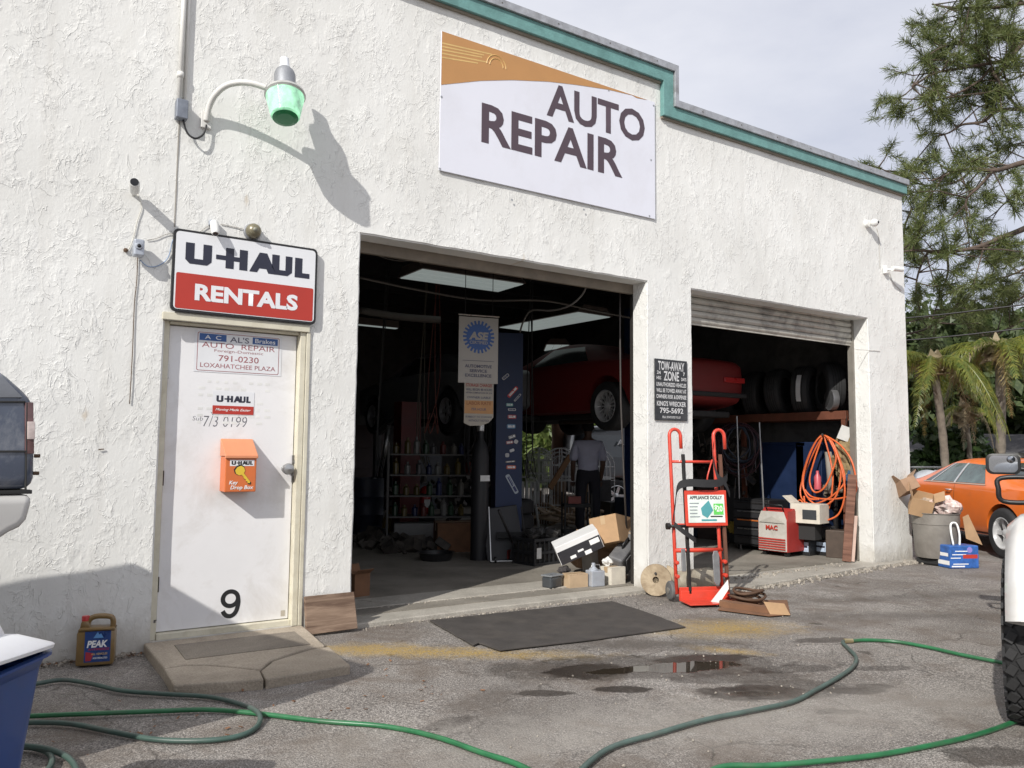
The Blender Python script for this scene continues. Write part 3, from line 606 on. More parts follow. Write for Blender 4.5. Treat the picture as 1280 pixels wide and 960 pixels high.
# paper posters on the door
DY = 0.0735
def sheetbox(par, x0, x1, z0, z1, mat, name, y=DY, t=.001): return MB().bb(x0, x1, y - t, y, z0, z1).build(name, mat, par)
a = on_y(244, 410, DY); b2 = on_y(351, 468, DY)
pw, ph = b2.x - a.x, 0.29; pcx, pcz = (a.x + b2.x) / 2, 2.015
po = thing('shop_poster', 'white paper poster reading AUTO REPAIR with a phone number high on the door', 'poster', (pcx, DY, pcz))
PAP = M('poster paper', (0.70, 0.71, 0.73), 0.6, 0, 0.04, 8, 0.001, 12); BLU = M('print blue', (0.03, 0.09, 0.27), 0.5); PRED = M('print dull red', (0.30, 0.10, 0.11), 0.6); PBK = M('print grey', (0.10, 0.10, 0.14), 0.6)
sheetbox(po, pcx - pw / 2, pcx + pw / 2, pcz - ph / 2, pcz + ph / 2, PAP, 'paper')
f1 = DY - 0.0016
def pt(par, s, cx_, cz_, w_, h_, mat, bold=0.01, f1=f1, shear=0.0): return text(par, s, mat, (cx_, f1, cz_), X, Z, w_, h_, bold, 'lettering', shear)
MB().prism(rr(pw * .94, ph * .94, .012), (pcx, DY - .0012, pcz), X, Z, .0003).build('print_border', PRED, po)
MB().prism(rr(pw * .925, ph * .91, .010), (pcx, DY - .0016, pcz), X, Z, .0003).build('print_field', PAP, po)
f1 = DY - .0024
for a_ in (-.45, .15): rects((pcx, f1 + .0002, pcz), X, Z, 0, [(pw * a_, pw * (a_ + .3), ph * .27, ph * .44)]).build('blue_tab', BLU, po)
pt(po, 'A  C', pcx - pw * .30, pcz + ph * .355, pw * .18, ph * .10, PAP, .01, f1 - .0005); pt(po, 'Brakes', pcx + pw * .30, pcz + ph * .355, pw * .24, ph * .11, PAP, .01, f1 - .0005)
pt(po, "AL'S", pcx, pcz + ph * .34, pw * .22, ph * .14, PBK, .01, f1); pt(po, 'AUTO  REPAIR', pcx, pcz + ph * .17, pw * .84, ph * .13, PRED, 0, f1)
pt(po, 'Foreign-Domestic', pcx, pcz + ph * .03, pw * .56, ph * .09, PRED, 0, f1); pt(po, '791-0230', pcx, pcz - ph * .14, pw * .46, ph * .15, PRED, .008, f1); pt(po, 'LOXAHATCHEE PLAZA', pcx, pcz - ph * .33, pw * .86, ph * .11, PRED, .005, f1)
# ghost of an old poster
a = on_y(245, 472, DY); g0 = M('old glue ghost', (0.70, 0.70, 0.68), 0.6)
gh = MB()
for k in range(7):
    for j in range(9):
        if random.random() < .75: gh.bb(a.x + .02 + j * .058, a.x + .02 + j * .058 + random.uniform(.02, .05), DY + .0006, DY + .0012, a.z - .03 - k * .048, a.z - .012 - k * .048)
stuff(gh.build('glue_ghost', g0, door))
# rental sticker
a, b2 = on_y(266, 490, DY), on_y(317, 519, DY); w_, h_ = b2.x - a.x, 0.168; cx_, cz_ = (a.x + b2.x) / 2, (a.z + b2.z) / 2 + .004
rs = thing('rental_sticker', 'small white sticker with a red strip under the paper poster on the door', 'sticker', (cx_, DY, cz_))
sheetbox(rs, cx_ - w_ / 2, cx_ + w_ / 2, cz_ - h_ / 2, cz_ + h_ / 2, M('sign bright white', (0.72, 0.73, 0.75)), 'backing')
uhaul(rs, (cx_, DY - .0014, cz_ + h_ * .17), w_ * .82, h_ * .27, NAVY)
MB().bb(cx_ - w_ / 2 + .002, cx_ + w_ / 2 - .002, DY - .002, DY - .0012, cz_ - h_ * .48, cz_ - h_ * .12).build('red_strip', RED, rs)
pt(rs, 'Moving Made Easier', cx_, cz_ - h_ * .3, w_ * .85, h_ * .13, WHITE, .01, DY - .0026, .35)
pn = M('marker ink', (0.12, 0.12, 0.14), 0.7)
c_ = on_y(282, 527, DY); text(door, '7/3 0199', pn, (c_.x + .0, DY + .0010, c_.z), X, Z, .30, .075, -.012, 'handwriting', .12)
c_ = on_y(251, 523, DY); text(door, 'Sub', pn, (c_.x - .02, DY + .0010, c_.z), X, Z, .07, .03, -.012, 'handwriting', .12)
c_ = on_y(266, 517, DY); text(door, 'v', pn, (c_.x, DY + .0010, c_.z), X, Z, .03, .025, -.012, 'handwriting')

# key drop box
ORG = M('orange box paint', (0.60, 0.15, 0.04), 0.4, 0, 0.05, 6, 0, 1, (0.5, 0.16, 0.06), .3); ORL = M('orange lid paint faded', (0.64, 0.25, 0.125), 0.45, 0, 0.06, 6)
kl, kr = on_y(282, 612, -0.06), on_y(319, 610, -0.06)
kx0, kx1 = 0.40, 0.40 + 0.215; kz0 = 1.03
kx0 = on_y(281.5, 590, -0.07).x; kx1 = on_y(320.5, 590, -0.07).x; kz0 = on_y(300, 615, -0.07).z; kz1 = kz0 + .245; kzt = on_y(275, 548, 0.07).z
kb = thing('key_drop_box', 'orange metal key drop box fixed to the middle of the door', 'drop box', ((kx0 + kx1) / 2, DY, kz0))
MB().bb(kx0, kx1, -0.07, DY - .001, kz0, kz1).build('box_body', ORG, kb, bevel=.006)
MB().prism([(-0.085, kz1 - .012), (-0.085, kz1 + .008), (DY - .002, kzt), (DY - .002, kz1 + .002), (-0.07, kz1 + .002), (-0.072, kz1 - .012)], (kx0 - .006, 0, 0), Y, Z, (kx1 - kx0) + .012).build('box_lid', ORL, kb, bevel=.004)
bw = kx1 - kx0; bx = (kx0 + kx1) / 2
MB().bb(bx - bw * .36, bx + bw * .42, -.0712, -.0704, kz1 - .065, kz1 - .022).build('logo_plate', PAP, kb); uhaul(kb, (bx + bw * .03, -.0716, kz1 - .043), bw * .68, .026, BLACK)
YEL = M('key yellow', (0.65, 0.45, 0.04), 0.5)
ky = MB(); th = R(-52); ux = Vector((math.cos(th), 0, math.sin(th))); uz = Vector((-math.sin(th), 0, math.cos(th)))
ky.prism([(-.06, 0), (-.052, .026), (-.03, .034), (-.008, .026), (0, .009), (.075, .009), (.083, 0), (.07, -.011), (.062, -.006), (.054, -.012), (.044, -.006), (.03, -.012), (.02, -.008), (0, -.009), (-.008, -.026), (-.03, -.034), (-.052, -.026)], (bx + .012, -.0712, kz0 + .125), ux, uz, .0008)
bk = MB(); bk.v = [(v[0] * 1.0, v[1] + .0003, v[2]) for v in ky.v]; bk.f = ky.f
c0_ = Vector((bx + .018, -.0712, kz0 + .118)); bk.v = [tuple(c0_ + (Vector(v) - c0_) * 1.16 + Vector((0, .0006, 0))) for v in ky.v]; bk.build('key_outline', BLACK, kb)
ky.v = [tuple(Vector(v) - Vector((0, .0008, 0))) for v in ky.v]; ky.build('key_emblem', YEL, kb)
text(kb, 'Key', WHITE, (kx0 + .058, -.0725, kz0 + .062), X, Z, .06, .034, .02, 'lettering', .2); text(kb, 'Drop Box', WHITE, (bx + .01, -.0725, kz0 + .028), X, Z, bw * .74, .034, .02, 'lettering', .2)

# tow-away sign on the pier
t0, t1, tz0, tz1 = 4.462, 4.905, 1.655, 2.262; tcx, tcz = (t0 + t1) / 2, (tz0 + tz1) / 2; tw = t1 - t0
CH = M('sign charcoal', (0.025, 0.027, 0.03), 0.45, 0, 0.1, 5, 0, 1, (0.2, 0.2, 0.2), .2)
ts = thing('tow_away_sign', 'black TOW-AWAY ZONE notice with white lettering on the pier between the bays', 'sign', (tcx, 0, tcz))
MB().bb(t0, t1, -.018, -.006, tz0, tz1).build('sign_panel', CH, ts, bevel=.002)
LW = M('sign letter white', (0.62, 0.62, 0.62), 0.5)
for s, dx, dz, w_, h_ in (('TOW-AWAY', 0, .238, .36, .09), ('ZONE', .0, .138, .21, .095), ('24', -.172, .168, .05, .034), ('HRS', -.172, .115, .06, .034), ('7', .175, .168, .025, .036), ('DAYS', .172, .115, .07, .034),
                          ('UNAUTHORIZED VEHICLES', 0, .052, .41, .04), ('WILL BE TOWED AWAY AT', 0, -.008, .41, .04), ('OWNERS RISK & EXPENSE', 0, -.068, .41, .04), ("KING'S WRECKER", 0, -.138, .40, .05), ('795-5692', 0, -.206, .32, .055), ('FLA. STATUTE 715.07', 0, -.272, .25, .022)):
    text(ts, s, LW, (tcx + dx, -.0192, tcz + dz), X, Z, w_, h_, .022)

# ================================================================== WALL LAMP, CONDUIT, CAMERAS
GAL = M('grey cast metal', (0.30, 0.31, 0.33), 0.55, 0.5, 0.15, 10, 0.001, 60); PIPE = M('painted conduit', (0.66, 0.65, 0.62), 0.5, 0, 0.06)
zc_ = on_y(228, 135, -.05)
cdt = thing('conduit', 'twin painted conduit pipes running up the wall from a grey junction box', 'conduit', (zc_.x, 0, zc_.z))
MB().cyl((zc_.x - .018, -.03, zc_.z), (zc_.x - .018, -.03, 5.112), .017).build('pipe', PIPE, cdt, True)
MB().cyl((zc_.x + .018, -.018, zc_.z), (zc_.x + .018, -.018, 5.112), .010).build('pipe', PIPE, cdt, True)
MB().cyl((zc_.x - .018, -.03, zc_.z + .22), (zc_.x - .018, -.03, zc_.z + .26), .022).build('coupling', PIPE, cdt, True)
MB().bb(zc_.x - .042, zc_.x + .035, -.075, -.004, zc_.z - .08, zc_.z + .055).build('junction_box', M('junction box grey', (0.22, 0.24, 0.28), 0.5, .4, .2, 20), cdt, bevel=.006)
mp2 = on_y(258, 148, -.02)
lampc = on_y(357, 130, -.28)
lm_ = thing('wall_lamp', 'grey barn lamp on a curved white arm with a glowing green refractor', 'lamp', (mp2.x, 0, mp2.z))
pa = [(mp2.x, -.02, mp2.z - .02), on_y(261, 135, -.05), on_y(268, 120, -.10), on_y(281, 108, -.16), on_y(297, 103.5, -.21), on_y(315, 104.5, -.25), on_y(333, 110, -.28)]
MB().tube(spline(pa, 6), .021, 10).build('arm', PIPE, lm_, True)
MB().bb(mp2.x - .035, mp2.x + .035, -.022, -.003, mp2.z - .07, mp2.z + .05).build('arm_plate', PIPE, lm_, bevel=.004)
ax = Vector((0.05, .30, 1.0)).normalized()   # lamp axis leans back to the wall: the open bottom points out
H0 = on_y(356.5, 128, -.30); s_ = (on_y(356, 120, -.3).z - on_y(356, 130, -.3).z) / 10 * 1.0   # metres per px
LS = 1.22
def lp(k): return H0 + ax * k * LS
def LPR(pr): return [(a * LS, b2 * LS) for a, b2 in pr]
MB().lathe(LPR([(.0, .0), (.105, .0), (.118, .012), (.112, .03), (.085, .05), (.062, .062)]), lp(.035), ax, 28).build('lamp_collar', M('lamp collar', (0.52, 0.52, 0.50), 0.4, .3, .1, 20), lm_, 'auto')
MB().lathe(LPR([(.060, .0), (.062, .10), (.055, .125), (.035, .15), (.0, .152)]), lp(.095), ax, 20).build('lamp_housing', GAL, lm_, 'auto')
MB().lathe(LPR([(.033, .0), (.034, .008), (.028, .01), (.026, .07), (.0, .074)]), lp(.247), ax, 14).build('photocell', M('photocell white', (0.75, 0.77, 0.8), .4), lm_, 'auto')
cl = on_y(337, 112, -.285); MB().tube([cl, lp(.13)], .03, 8).build('arm_clamp', GAL, lm_, 'auto')
gm = bpy.data.materials.new('glowing green refractor'); t, b_ = nodes(gm); v = OBJ(t); sxn = t.nodes.new('ShaderNodeSeparateXYZ'); t.links.new(v, sxn.inputs[0])
b_.inputs['Base Color'].default_value = (.35, .6, .45, 1); b_.inputs['Roughness'].default_value = .15; b_.inputs['Emission Color'].default_value = (.42, 1, .58, 1)
nn = NZ(t, GEO(t), 16, 3); t.links.new(MA(t, 'ADD', MA(t, 'MULTIPLY', nn, 1.9), -.42, None, True), b_.inputs['Emission Strength'])
wv = t.nodes.new('ShaderNodeTexWave'); wv.bands_direction = 'DIAGONAL'; wv.inputs['Scale'].default_value = 60; t.links.new(GEO(t), wv.inputs[0]); BUMP(t, b_, wv.outputs['Fac'], .002)
MB().lathe(LPR([(.072, -.135), (.082, -.128), (.108, .0), (.110, .006)]), lp(.028), ax, 30).build('refractor', gm, lm_, 'auto')
bot = bpy.data.materials.new('dark green bowl'); t, b_ = nodes(bot); b_.inputs['Base Color'].default_value = (.008, .07, .03, 1); b_.inputs['Roughness'].default_value = .2; b_.inputs['Emission Color'].default_value = (.01, .35, .1, 1); b_.inputs['Emission Strength'].default_value = .12
MB().lathe(LPR([(.0, -.006), (.05, -.004), (.073, .004), (.073, .006), (.0, .006)]), lp(.028 - .145), ax, 24).build('refractor_base', bot, lm_)
MB().tube(spline([(zc_.x + .01, -.04, zc_.z - .08), on_y(234, 166, -.04), on_y(244, 173, -.05), on_y(254, 168, -.04), (mp2.x, -.03, mp2.z - .05)], 6), .007, 6).build('feed_cable', BLACK, lm_, True)
# faint far tail of light is the lamp itself; no other lamp outside

CW = M('camera white plastic', (0.72, 0.72, 0.70), 0.4); CG = M('camera grey', (0.42, 0.45, 0.50), 0.35, .4); LENS = M('lens black', (0.01, 0.01, 0.012), 0.08)
c = on_y(168, 229, -.17); cam1 = thing('bullet_camera', 'round white bullet camera left of the rentals sign, highest on the wall', 'camera', (c.x, 0, c.z))
wallp = Vector((c.x + .05, 0, c.z - .02))
MB().lathe([(.0, -.02), (.03, -.02), (.033, .0), (.033, .12), (.0, .12)], c, (.15, 1, -.10), 18).build('camera_body', CW, cam1, 'auto')
MB().lathe([(.0, -.0235), (.026, -.0225), (.026, -.02), (.0, -.02)], c + Vector((0, -.001, 0)), (.15, 1, -.10), 18).build('lens', LENS, cam1)
MB().tube([c + Vector((.015, .10, -.01)), (c.x + .02, .0, c.z - .03)], .012, 8).build('mount', CW, cam1, True)
CAB = M('thin grey cable', (0.45, 0.43, 0.40), .7); RUST = M('rusty black cable', (0.10, 0.06, 0.035), .8)
def wire(pts, r=.004, mat=None, par=None, name='cable', label=None, cat='cable', yy=-.008):
    P = [on_y(x, y, yy) if len(q_) == 2 else on_y(q_[0], q_[1], q_[2]) for q_ in pts for x, y in (q_[:2],)]
    o = MB().tube(spline(P, 5), r, 5).build(name, mat or CAB, par, True)
    if label: tag(o, label, cat)
    return o
wire([(172, 243), (177, 258), (172, 275), (166, 300), (160, 313)], .003, M('off white cable', (0.6, 0.58, 0.52)), cam1)
c = on_y(173.5, 309, -.09); cam2 = thing('box_camera', 'small grey camera with a round lens just left of the rentals sign', 'camera', (c.x, 0, c.z))
MB().bb(c.x - .032, c.x + .035, -.10, -.03, c.z - .06, c.z + .055).build('camera_body', CG, cam2, bevel=.012)
MB().lathe([(.0, -.012), (.018, -.012), (.026, .0), (.026, .01)], (c.x, -.10, c.z + .005), Y, 16).build('lens_ring', CG, cam2, 'auto')
MB().sphere((c.x, -.106, c.z + .005), .015).build('lens', LENS, cam2, True)
MB().bb(c.x - .02, c.x + .02, -.03, -.002, c.z - .03, c.z + .03).build('mount', CG, cam2)
wire([(172, 322), (171, 350), (168, 380), (166, 430), (164, 470), (162, 505)], .003, RUST, cam2)
wire([(183, 300), (195, 298), (212, 292), (238, 296), (256, 285), (262, 281)], .0024, CAB, None, 'cable', 'thin grey cable strung from the small camera to the one on the sign top')
wire([(175, 325), (185, 333), (198, 332), (210, 322), (216, 300, -.02), (222, 290, -.03)], .0028, M('blue cable', (0.25, 0.36, 0.55)), None, 'cable', 'thin blue cable looping from the small camera behind the rentals sign')
c = on_y(157, 313, -.005); o_ = MB().sphere((c.x, -.012, c.z), .016, 8, (1, .6, 1)).build('cable_gland', RUST); tag(o_, 'rusty cable hole plug left of the small grey camera', 'cable plug')
c = on_y(270, 283, -.12); cam3 = thing('turret_camera', 'white camera standing on the top edge of the rentals sign', 'camera', (c.x, 0, c.z))
MB().bb(c.x - .028, c.x + .028, -.045, -.003, c.z + .025, c.z + .065).build('mount', CG, cam3, bevel=.006)
MB().lathe([(.0, -.06), (.022, -.06), (.027, -.05), (.03, .0), (.026, .05), (.0, .05)], (c.x, -.085, c.z + .0), (.0, .5, .85), 16).build('camera_body', CW, cam3, 'auto')
MB().lathe([(.0, -.004), (.017, -.003), (.017, .0)], Vector((c.x, -.085, c.z)) - Vector((.0, .5, .85)).normalized() * .06, (.0, .5, .85), 14).build('lens', LENS, cam3)
wire([(276, 280), (290, 283), (308, 287)], .003, CAB, cam3)
c = on_y(317.5, 288.5, -.06); cam4 = thing('dome_fixture', 'olive brown round dome fixture on the wall above the rentals sign', 'light fixture', (c.x, 0, c.z))
OL = M('bronze dome', (0.20, 0.18, 0.12), .35, .3, .1, 20)
MB().lathe([(.06, -.003), (.062, -.02), (.055, -.03)], (c.x, 0, c.z), Y, 22).build('base_ring', GAL, cam4, 'auto'); MB().sphere((c.x, -.05, c.z), .055, 20).build('dome', OL, cam4, True)
MB().sphere((c.x - .004, -.103, c.z + .0), .016, 10).build('lens', M('dome lens', (.25, .25, .2), .15), cam4, True)
c = on_y(1095, 278, -.12); cam5 = thing('dome_camera', 'tiny white ball camera near the roof corner above the small bay', 'camera', (c.x, 0, c.z))
MB().cyl((c.x - .03, -.05, c.z), (c.x - .03, -.003, c.z), .045).build('mount', CW, cam5, 'auto'); MB().sphere((c.x, -.10, c.z), .05, 14).build('camera_body', CW, cam5, True); MB().sphere((c.x + .01, -.135, c.z), .022, 10).build('lens', LENS, cam5, True)
wire([(1096, 285), (1099, 300), (1100, 335)], .004, CAB, cam5)
c = on_y(1122, 336, -.14); cam6 = thing('bracket_camera', 'white bracket camera on the right wall edge below the roof corner', 'camera', (c.x, 0, c.z))
MB().bb(c.x - .10, c.x - .05, -.05, -.003, c.z - .05, c.z + .05).build('mount', CW, cam6, bevel=.006)
MB().lathe([(.0, -.09), (.032, -.09), (.034, .07), (.0, .07)], (c.x, -.13, c.z), (-1, .25, .0), 14).build('camera_body', CW, cam6, 'auto'); MB().tube([(c.x - .07, -.04, c.z), (c.x - .02, -.12, c.z - .01)], .014, 8).build('arm', CW, cam6)
wire([(1112, 340), (1116, 352), (1127, 364)], .004, CAB, cam6)
wire([(1070, 437), (1088, 438), (1100, 439)], .003, CAB, None, 'cable', 'short thin cable on the wall beside the small bay corner')
c = on_y(127, 562, 0); o_ = MB().cyl((c.x - .02, -.012, c.z), (c.x + .012, -.010, c.z + .004), .004, n=6).build('nail', RUST); tag(o_, 'rusty nail stub in the stucco above an ochre drip', 'nail')
# ================================================================== FORECOURT
# rubber mat with a torn corner, lying 4 mm above the asphalt
RUB = M('black roofing mat', (0.050, 0.044, 0.040), 0.9, 0, 0.25, 5, 0.002, 140, (0.10, 0.085, 0.07), 0.35)
mpts = [on_z(x, y, .014).xy for x, y in ((537, 775), (592, 806), (598, 803), (625, 812), (740, 799), (857, 783), (812, 766), (765, 751), (650, 763))]
mt = MB()
bm = bmesh.new(); P = []
for i, p in enumerate(mpts):
    n_ = mpts[(i + 1) % len(mpts)]; k = max(1, int((n_ - p).length / .08))
    for j in range(k): q_ = p.lerp(n_, j / k); P.append((q_.x + .008 * noise.noise(Vector((q_.x * 7, q_.y * 7, 0))), q_.y + .008 * noise.noise(Vector((q_.x * 7, q_.y * 7, 5)))))
o = mt.prism(P, (0, 0, .004), X, Y, .009).build('rubber_mat', RUB, bevel=.002); tag(o, 'flat black rubber mat with a torn corner lying before the big bay', 'mat')

# garden hoses
HG = M('green garden hose', (0.020, 0.135, 0.052), 0.35, 0, 0.25, 9, 0, 1, (0.09, 0.09, 0.07), .35, .2); HD = M('dull dark green hose', (0.045, 0.085, 0.07), 0.45, 0, 0.2, 7, 0, 1, (0.11, 0.105, 0.095), .4)
def hose(px, mat, label, r=.0125, parts=None):
    P = [on_z(x, y, r + (z_[0] if z_ else .004)) for x, y, *z_ in px]
    for i, q_ in enumerate(P): q_.x += .006 * noise.noise(q_ * 9); q_.y += .006 * noise.noise(q_ * 9 + Vector((7, 0, 0)))
    o = MB().tube(spline(P, 8), r, 8).build('garden_hose', mat, None, True); tag(o, label, 'hose', 'green garden hoses on the asphalt'); return o
hose([(-80, 915), (0, 898), (40, 895), (120, 892), (200, 889), (262, 887), (325, 892), (400, 901), (480, 908), (545, 921), (600, 940), (650, 957), (700, 985)], HG, 'bright green hose running from the blue bin along the middle to the bottom edge')
hose([(-60, 890), (0, 864), (50, 854), (80, 850), (115, 855), (150, 863), (200, 867), (260, 871), (300, 880), (322, 890, .03), (325, 903), (312, 915), (285, 923), (240, 926), (190, 924), (140, 915), (90, 905), (45, 903), (-20, 905)], HD, 'dark green hose looping below the stoop slab and back to the bin')
hose([(-20, 935), (20, 934), (45, 935), (62, 942), (64, 956), (45, 975), (10, 985)], HD, 'smaller coil of dark hose beside the blue bin foot')
hose([(30, 932, .02), (60, 936, .02), (85, 947, .01), (96, 965), (92, 990)], HD, 'outer coil of dark hose beside the blue bin foot')
hose([(705, 985), (740, 950), (770, 932), (820, 917), (880, 900), (940, 888), (990, 877), (1020, 862), (1045, 848), (1065, 834), (1070, 822), (1060, 810), (1053, 803), (1058, 801)], M('grey green hose', (0.075, 0.115, 0.10), 0.5, 0, 0.2, 9, 0, 1, (0.13, 0.12, 0.11), .4), 'grey green hose snaking from the bottom edge to the brass coupling')
h5 = hose([(1064, 801), (1085, 800), (1120, 802), (1160, 809), (1200, 818), (1256, 829), (1320, 842), (1380, 850)], HG, 'bright green hose running right from the brass coupling to the white truck')
BRS = M('brass', (0.5, 0.42, 0.25), .35, .8); a = on_z(1055, 801, .02); b2 = on_z(1066, 801, .02); MB().cyl(a, b2, .017, .015, 12).build('coupling', BRS, h5, 'auto')
hose([(860, 985), (900, 959), (960, 957), (1030, 951), (1100, 943), (1170, 930), (1220, 918), (1262, 904), (1320, 880), (1400, 850)], HG, 'bright green hose crossing the bottom right toward the truck tyre')

# coolant jug
jx = on_y(120, 820, -.16); jx.z = .006
JB = M('bronze plastic jug', (0.20, 0.125, 0.045), .35, 0, .12, 12, 0, 1, (.08, .05, .02), .3, .3)
jug = thing('coolant_jug', 'gold brown plastic coolant jug with a blue label standing at the wall foot', 'jug', (jx.x, jx.y, .006), R(-14))
W2, H2, D2 = .105, .30, .06
pr = [(-W2, 0), (W2, 0), (W2, .215), (W2 - .008, .245), (W2 - .04, .285), (.035, .292), (-.02, .288), (-.035, .27), (-W2 + .045, .262), (-W2 + .045, .285), (-W2 + .018, .285), (-W2 + .015, .255), (-W2, .215)]
# body with a real handle hole: frame pieces round the gap
body = MB().prism([(-W2, 0), (W2, 0), (W2, .205), (-W2, .205)], (0, D2, 0), X, Z, D2 * 2)
body.prism([(-W2, .204), (W2, .204), (W2, .22), (-W2 + .012, .228)], (0, D2 * .96, 0), X, Z, D2 * 1.92)
body.build('jug_body', JB, jug, 'auto', .012, False)
MB().prism([(-W2 + .01, .215), (-W2 + .07, .215), (-W2 + .058, .262), (-W2 + .018, .262)], (0, D2 * .6, 0), X, Z, D2 * 1.2).build('jug_shoulder', JB, jug, 'auto', .008, False)
MB().tube(spline([(-W2 + .045, 0, .235), (-W2 + .065, 0, .272), (0, 0, .285), (W2 - .035, 0, .278), (W2 - .018, 0, .25), (W2 - .02, 0, .205)], 5), .0165, 8).build('handle', JB, jug, True, 0, False)
MB().lathe([(.0, .0), (.023, .0), (.023, .026), (.02, .03), (.0, .03)], (-W2 + .038, 0, .260), Z, 16).build('cap', M('red cap', (.45, .03, .03), .4), jug, 'auto', 0, False)
LB = M('label blue', (0.02, 0.055, 0.20), .3, 0, .3, 16); lab = MB().bb(-.058, .085, -D2 - .0022, -D2 - .0008, .022, .205).build('label', LB, jug, False, 0, False)
def ltx(s, x, z, w_, h_, mat, yy=-D2 - .003, sh=.2, bold=.02):
    o = text(lab, s, mat, (x, yy, z), X, Z, w_, h_, bold, 'lettering', sh); o.matrix_parent_inverse = Matrix.Identity(4); return o
ltx('PEAK', .012, .13, .115, .042, WHITE, bold=.04)
def lq(poly, mat, name, yy=-D2 - .0026):
    o = MB().prism(poly, (0, yy, 0), X, Z, .0003).build(name, mat, lab, False, 0, False); return o
lq([(-.012, .165), (.012, .202), (.02, .185), (.03, .192), (.045, .165)], M('label mountain', (.12, .3, .6), .4), 'emblem')
lq([(-.05, .03), (-.02, .03), (-.005, .075), (-.05, .085)], M('label red', (.4, .03, .05), .4), 'label_flash')
ltx('ANTIFREEZE', .02, .098, .12, .013, M('label red', (.4, .03, .05))); ltx('ALL VEHICLES', .025, .07, .09, .012, GOLD); ltx('50/50 PREDILUTED', .03, .045, .08, .01, WHITE)

# blue bin with white lid piled on it, bottom left corner
BB = M('blue plastic bin', (0.012, 0.05, 0.20), .4, 0, .12, 5, 0, 1, (.03, .04, .1), .3, .1); LIDW = M('white plastic lid', (0.74, 0.75, 0.77), .35, 0, .04, 5, 0, 1, (.5, .47, .4), .2)
rim = at_d(60, 838, 2.35); fl_ = at_d(30, 985, 2.35)
bc = Vector((rim.x, rim.y, 0)) - Vector((RIGHT.x, RIGHT.y, 0)).normalized() * .415 + Vector((FWD.x, FWD.y, 0)).normalized() * 0.0
brz = math.atan2(RIGHT.y, RIGHT.x)
bin_ = thing('blue_bin', 'blue plastic bin with an upturned white lid at the bottom left corner', 'bin', (bc.x, bc.y, 0), brz)
def rring(w_, d_, r_, z_): return [(x, y, z_) for x, y in rr(w_, d_, r_, 6)]
def loft(rings, closed_top=False):
    mb = MB(); n_ = len(rings[0]); vs = [p for r_ in rings for p in r_]; fs = []
    for i in range(len(rings) - 1):
        for k in range(n_): fs.append((i * n_ + k, i * n_ + (k + 1) % n_, (i + 1) * n_ + (k + 1) % n_, (i + 1) * n_ + k))
    fs.append(tuple(range(n_ - 1, -1, -1)))
    if closed_top: fs.append(tuple((len(rings) - 1) * n_ + k for k in range(n_)))
    return mb.add(vs, fs)
rz_ = rim.z
loft([rring(.44, .40, .07, 0), rring(.46, .42, .07, .1), rring(.545, .49, .08, rz_ - .05), rring(.56, .50, .08, rz_ - .045), rring(.585, .53, .09, rz_ - .012), rring(.62, .56, .10, rz_ - .008), rring(.62, .56, .10, rz_), rring(.57, .51, .08, rz_), rring(.56, .50, .08, rz_ - .05), rring(.44, .40, .07, .03)]).build('bin_body', BB, bin_, 'auto', 0, False)
o = loft([rring(.58, .50, .05, .0), rring(.585, .505, .05, .010), rring(.575, .495, .05, .016), rring(.44, .38, .06, .055), rring(.38, .33, .06, .062), rring(.375, .325, .06, .070), rring(.36, .31, .06, .095), rring(.30, .26, .06, .118), rring(.22, .18, .05, .124)], True).build('lid', LIDW, bin_, 'auto', 0, False); o.location = (.02, 0, rz_ - .0); o.rotation_euler = (R(-3), R(-5), 0); o['label'] = 'stepped white plastic lid'

# plank leaning at the big bay jamb and a box behind it
PL = make_wood('weathered plank', (0.10, 0.06, 0.04), (0.27, 0.19, 0.135), (1.2, 3, 16), .006)
pb = [on_y(x, y, -.10) for x, y in ((381, 745), (440, 738), (444, 783), (392, 793))]
x0, x1 = on_y(381, 770, -.08).x, on_y(443, 770, -.08).x
o = MB().prism([(0, 0), (x1 - x0, 0.01), (x1 - x0 - .01, .275), (.0, .27)], (0, 0, 0), X, Vector((0, .28, .96)), .035).build('wood_plank', PL, None, False, .003); o.location = (x0, -.105, .006); o.rotation_euler = (0, 0, R(-3)); tag(o, 'short weathered brown plank leaning at the left jamb of the big bay', 'plank')
CB = M('cardboard', (0.40, 0.255, 0.14), .85, 0, .10, 5, .001, 30, (.25, .16, .09), .4); CBD = M('dark cardboard', (0.17, 0.085, 0.045), .9, 0, .2, 8)
TAPE = M('packing tape', (.42, .30, .18), .3); LBL = M('paper label', (.68, .68, .66), .6)
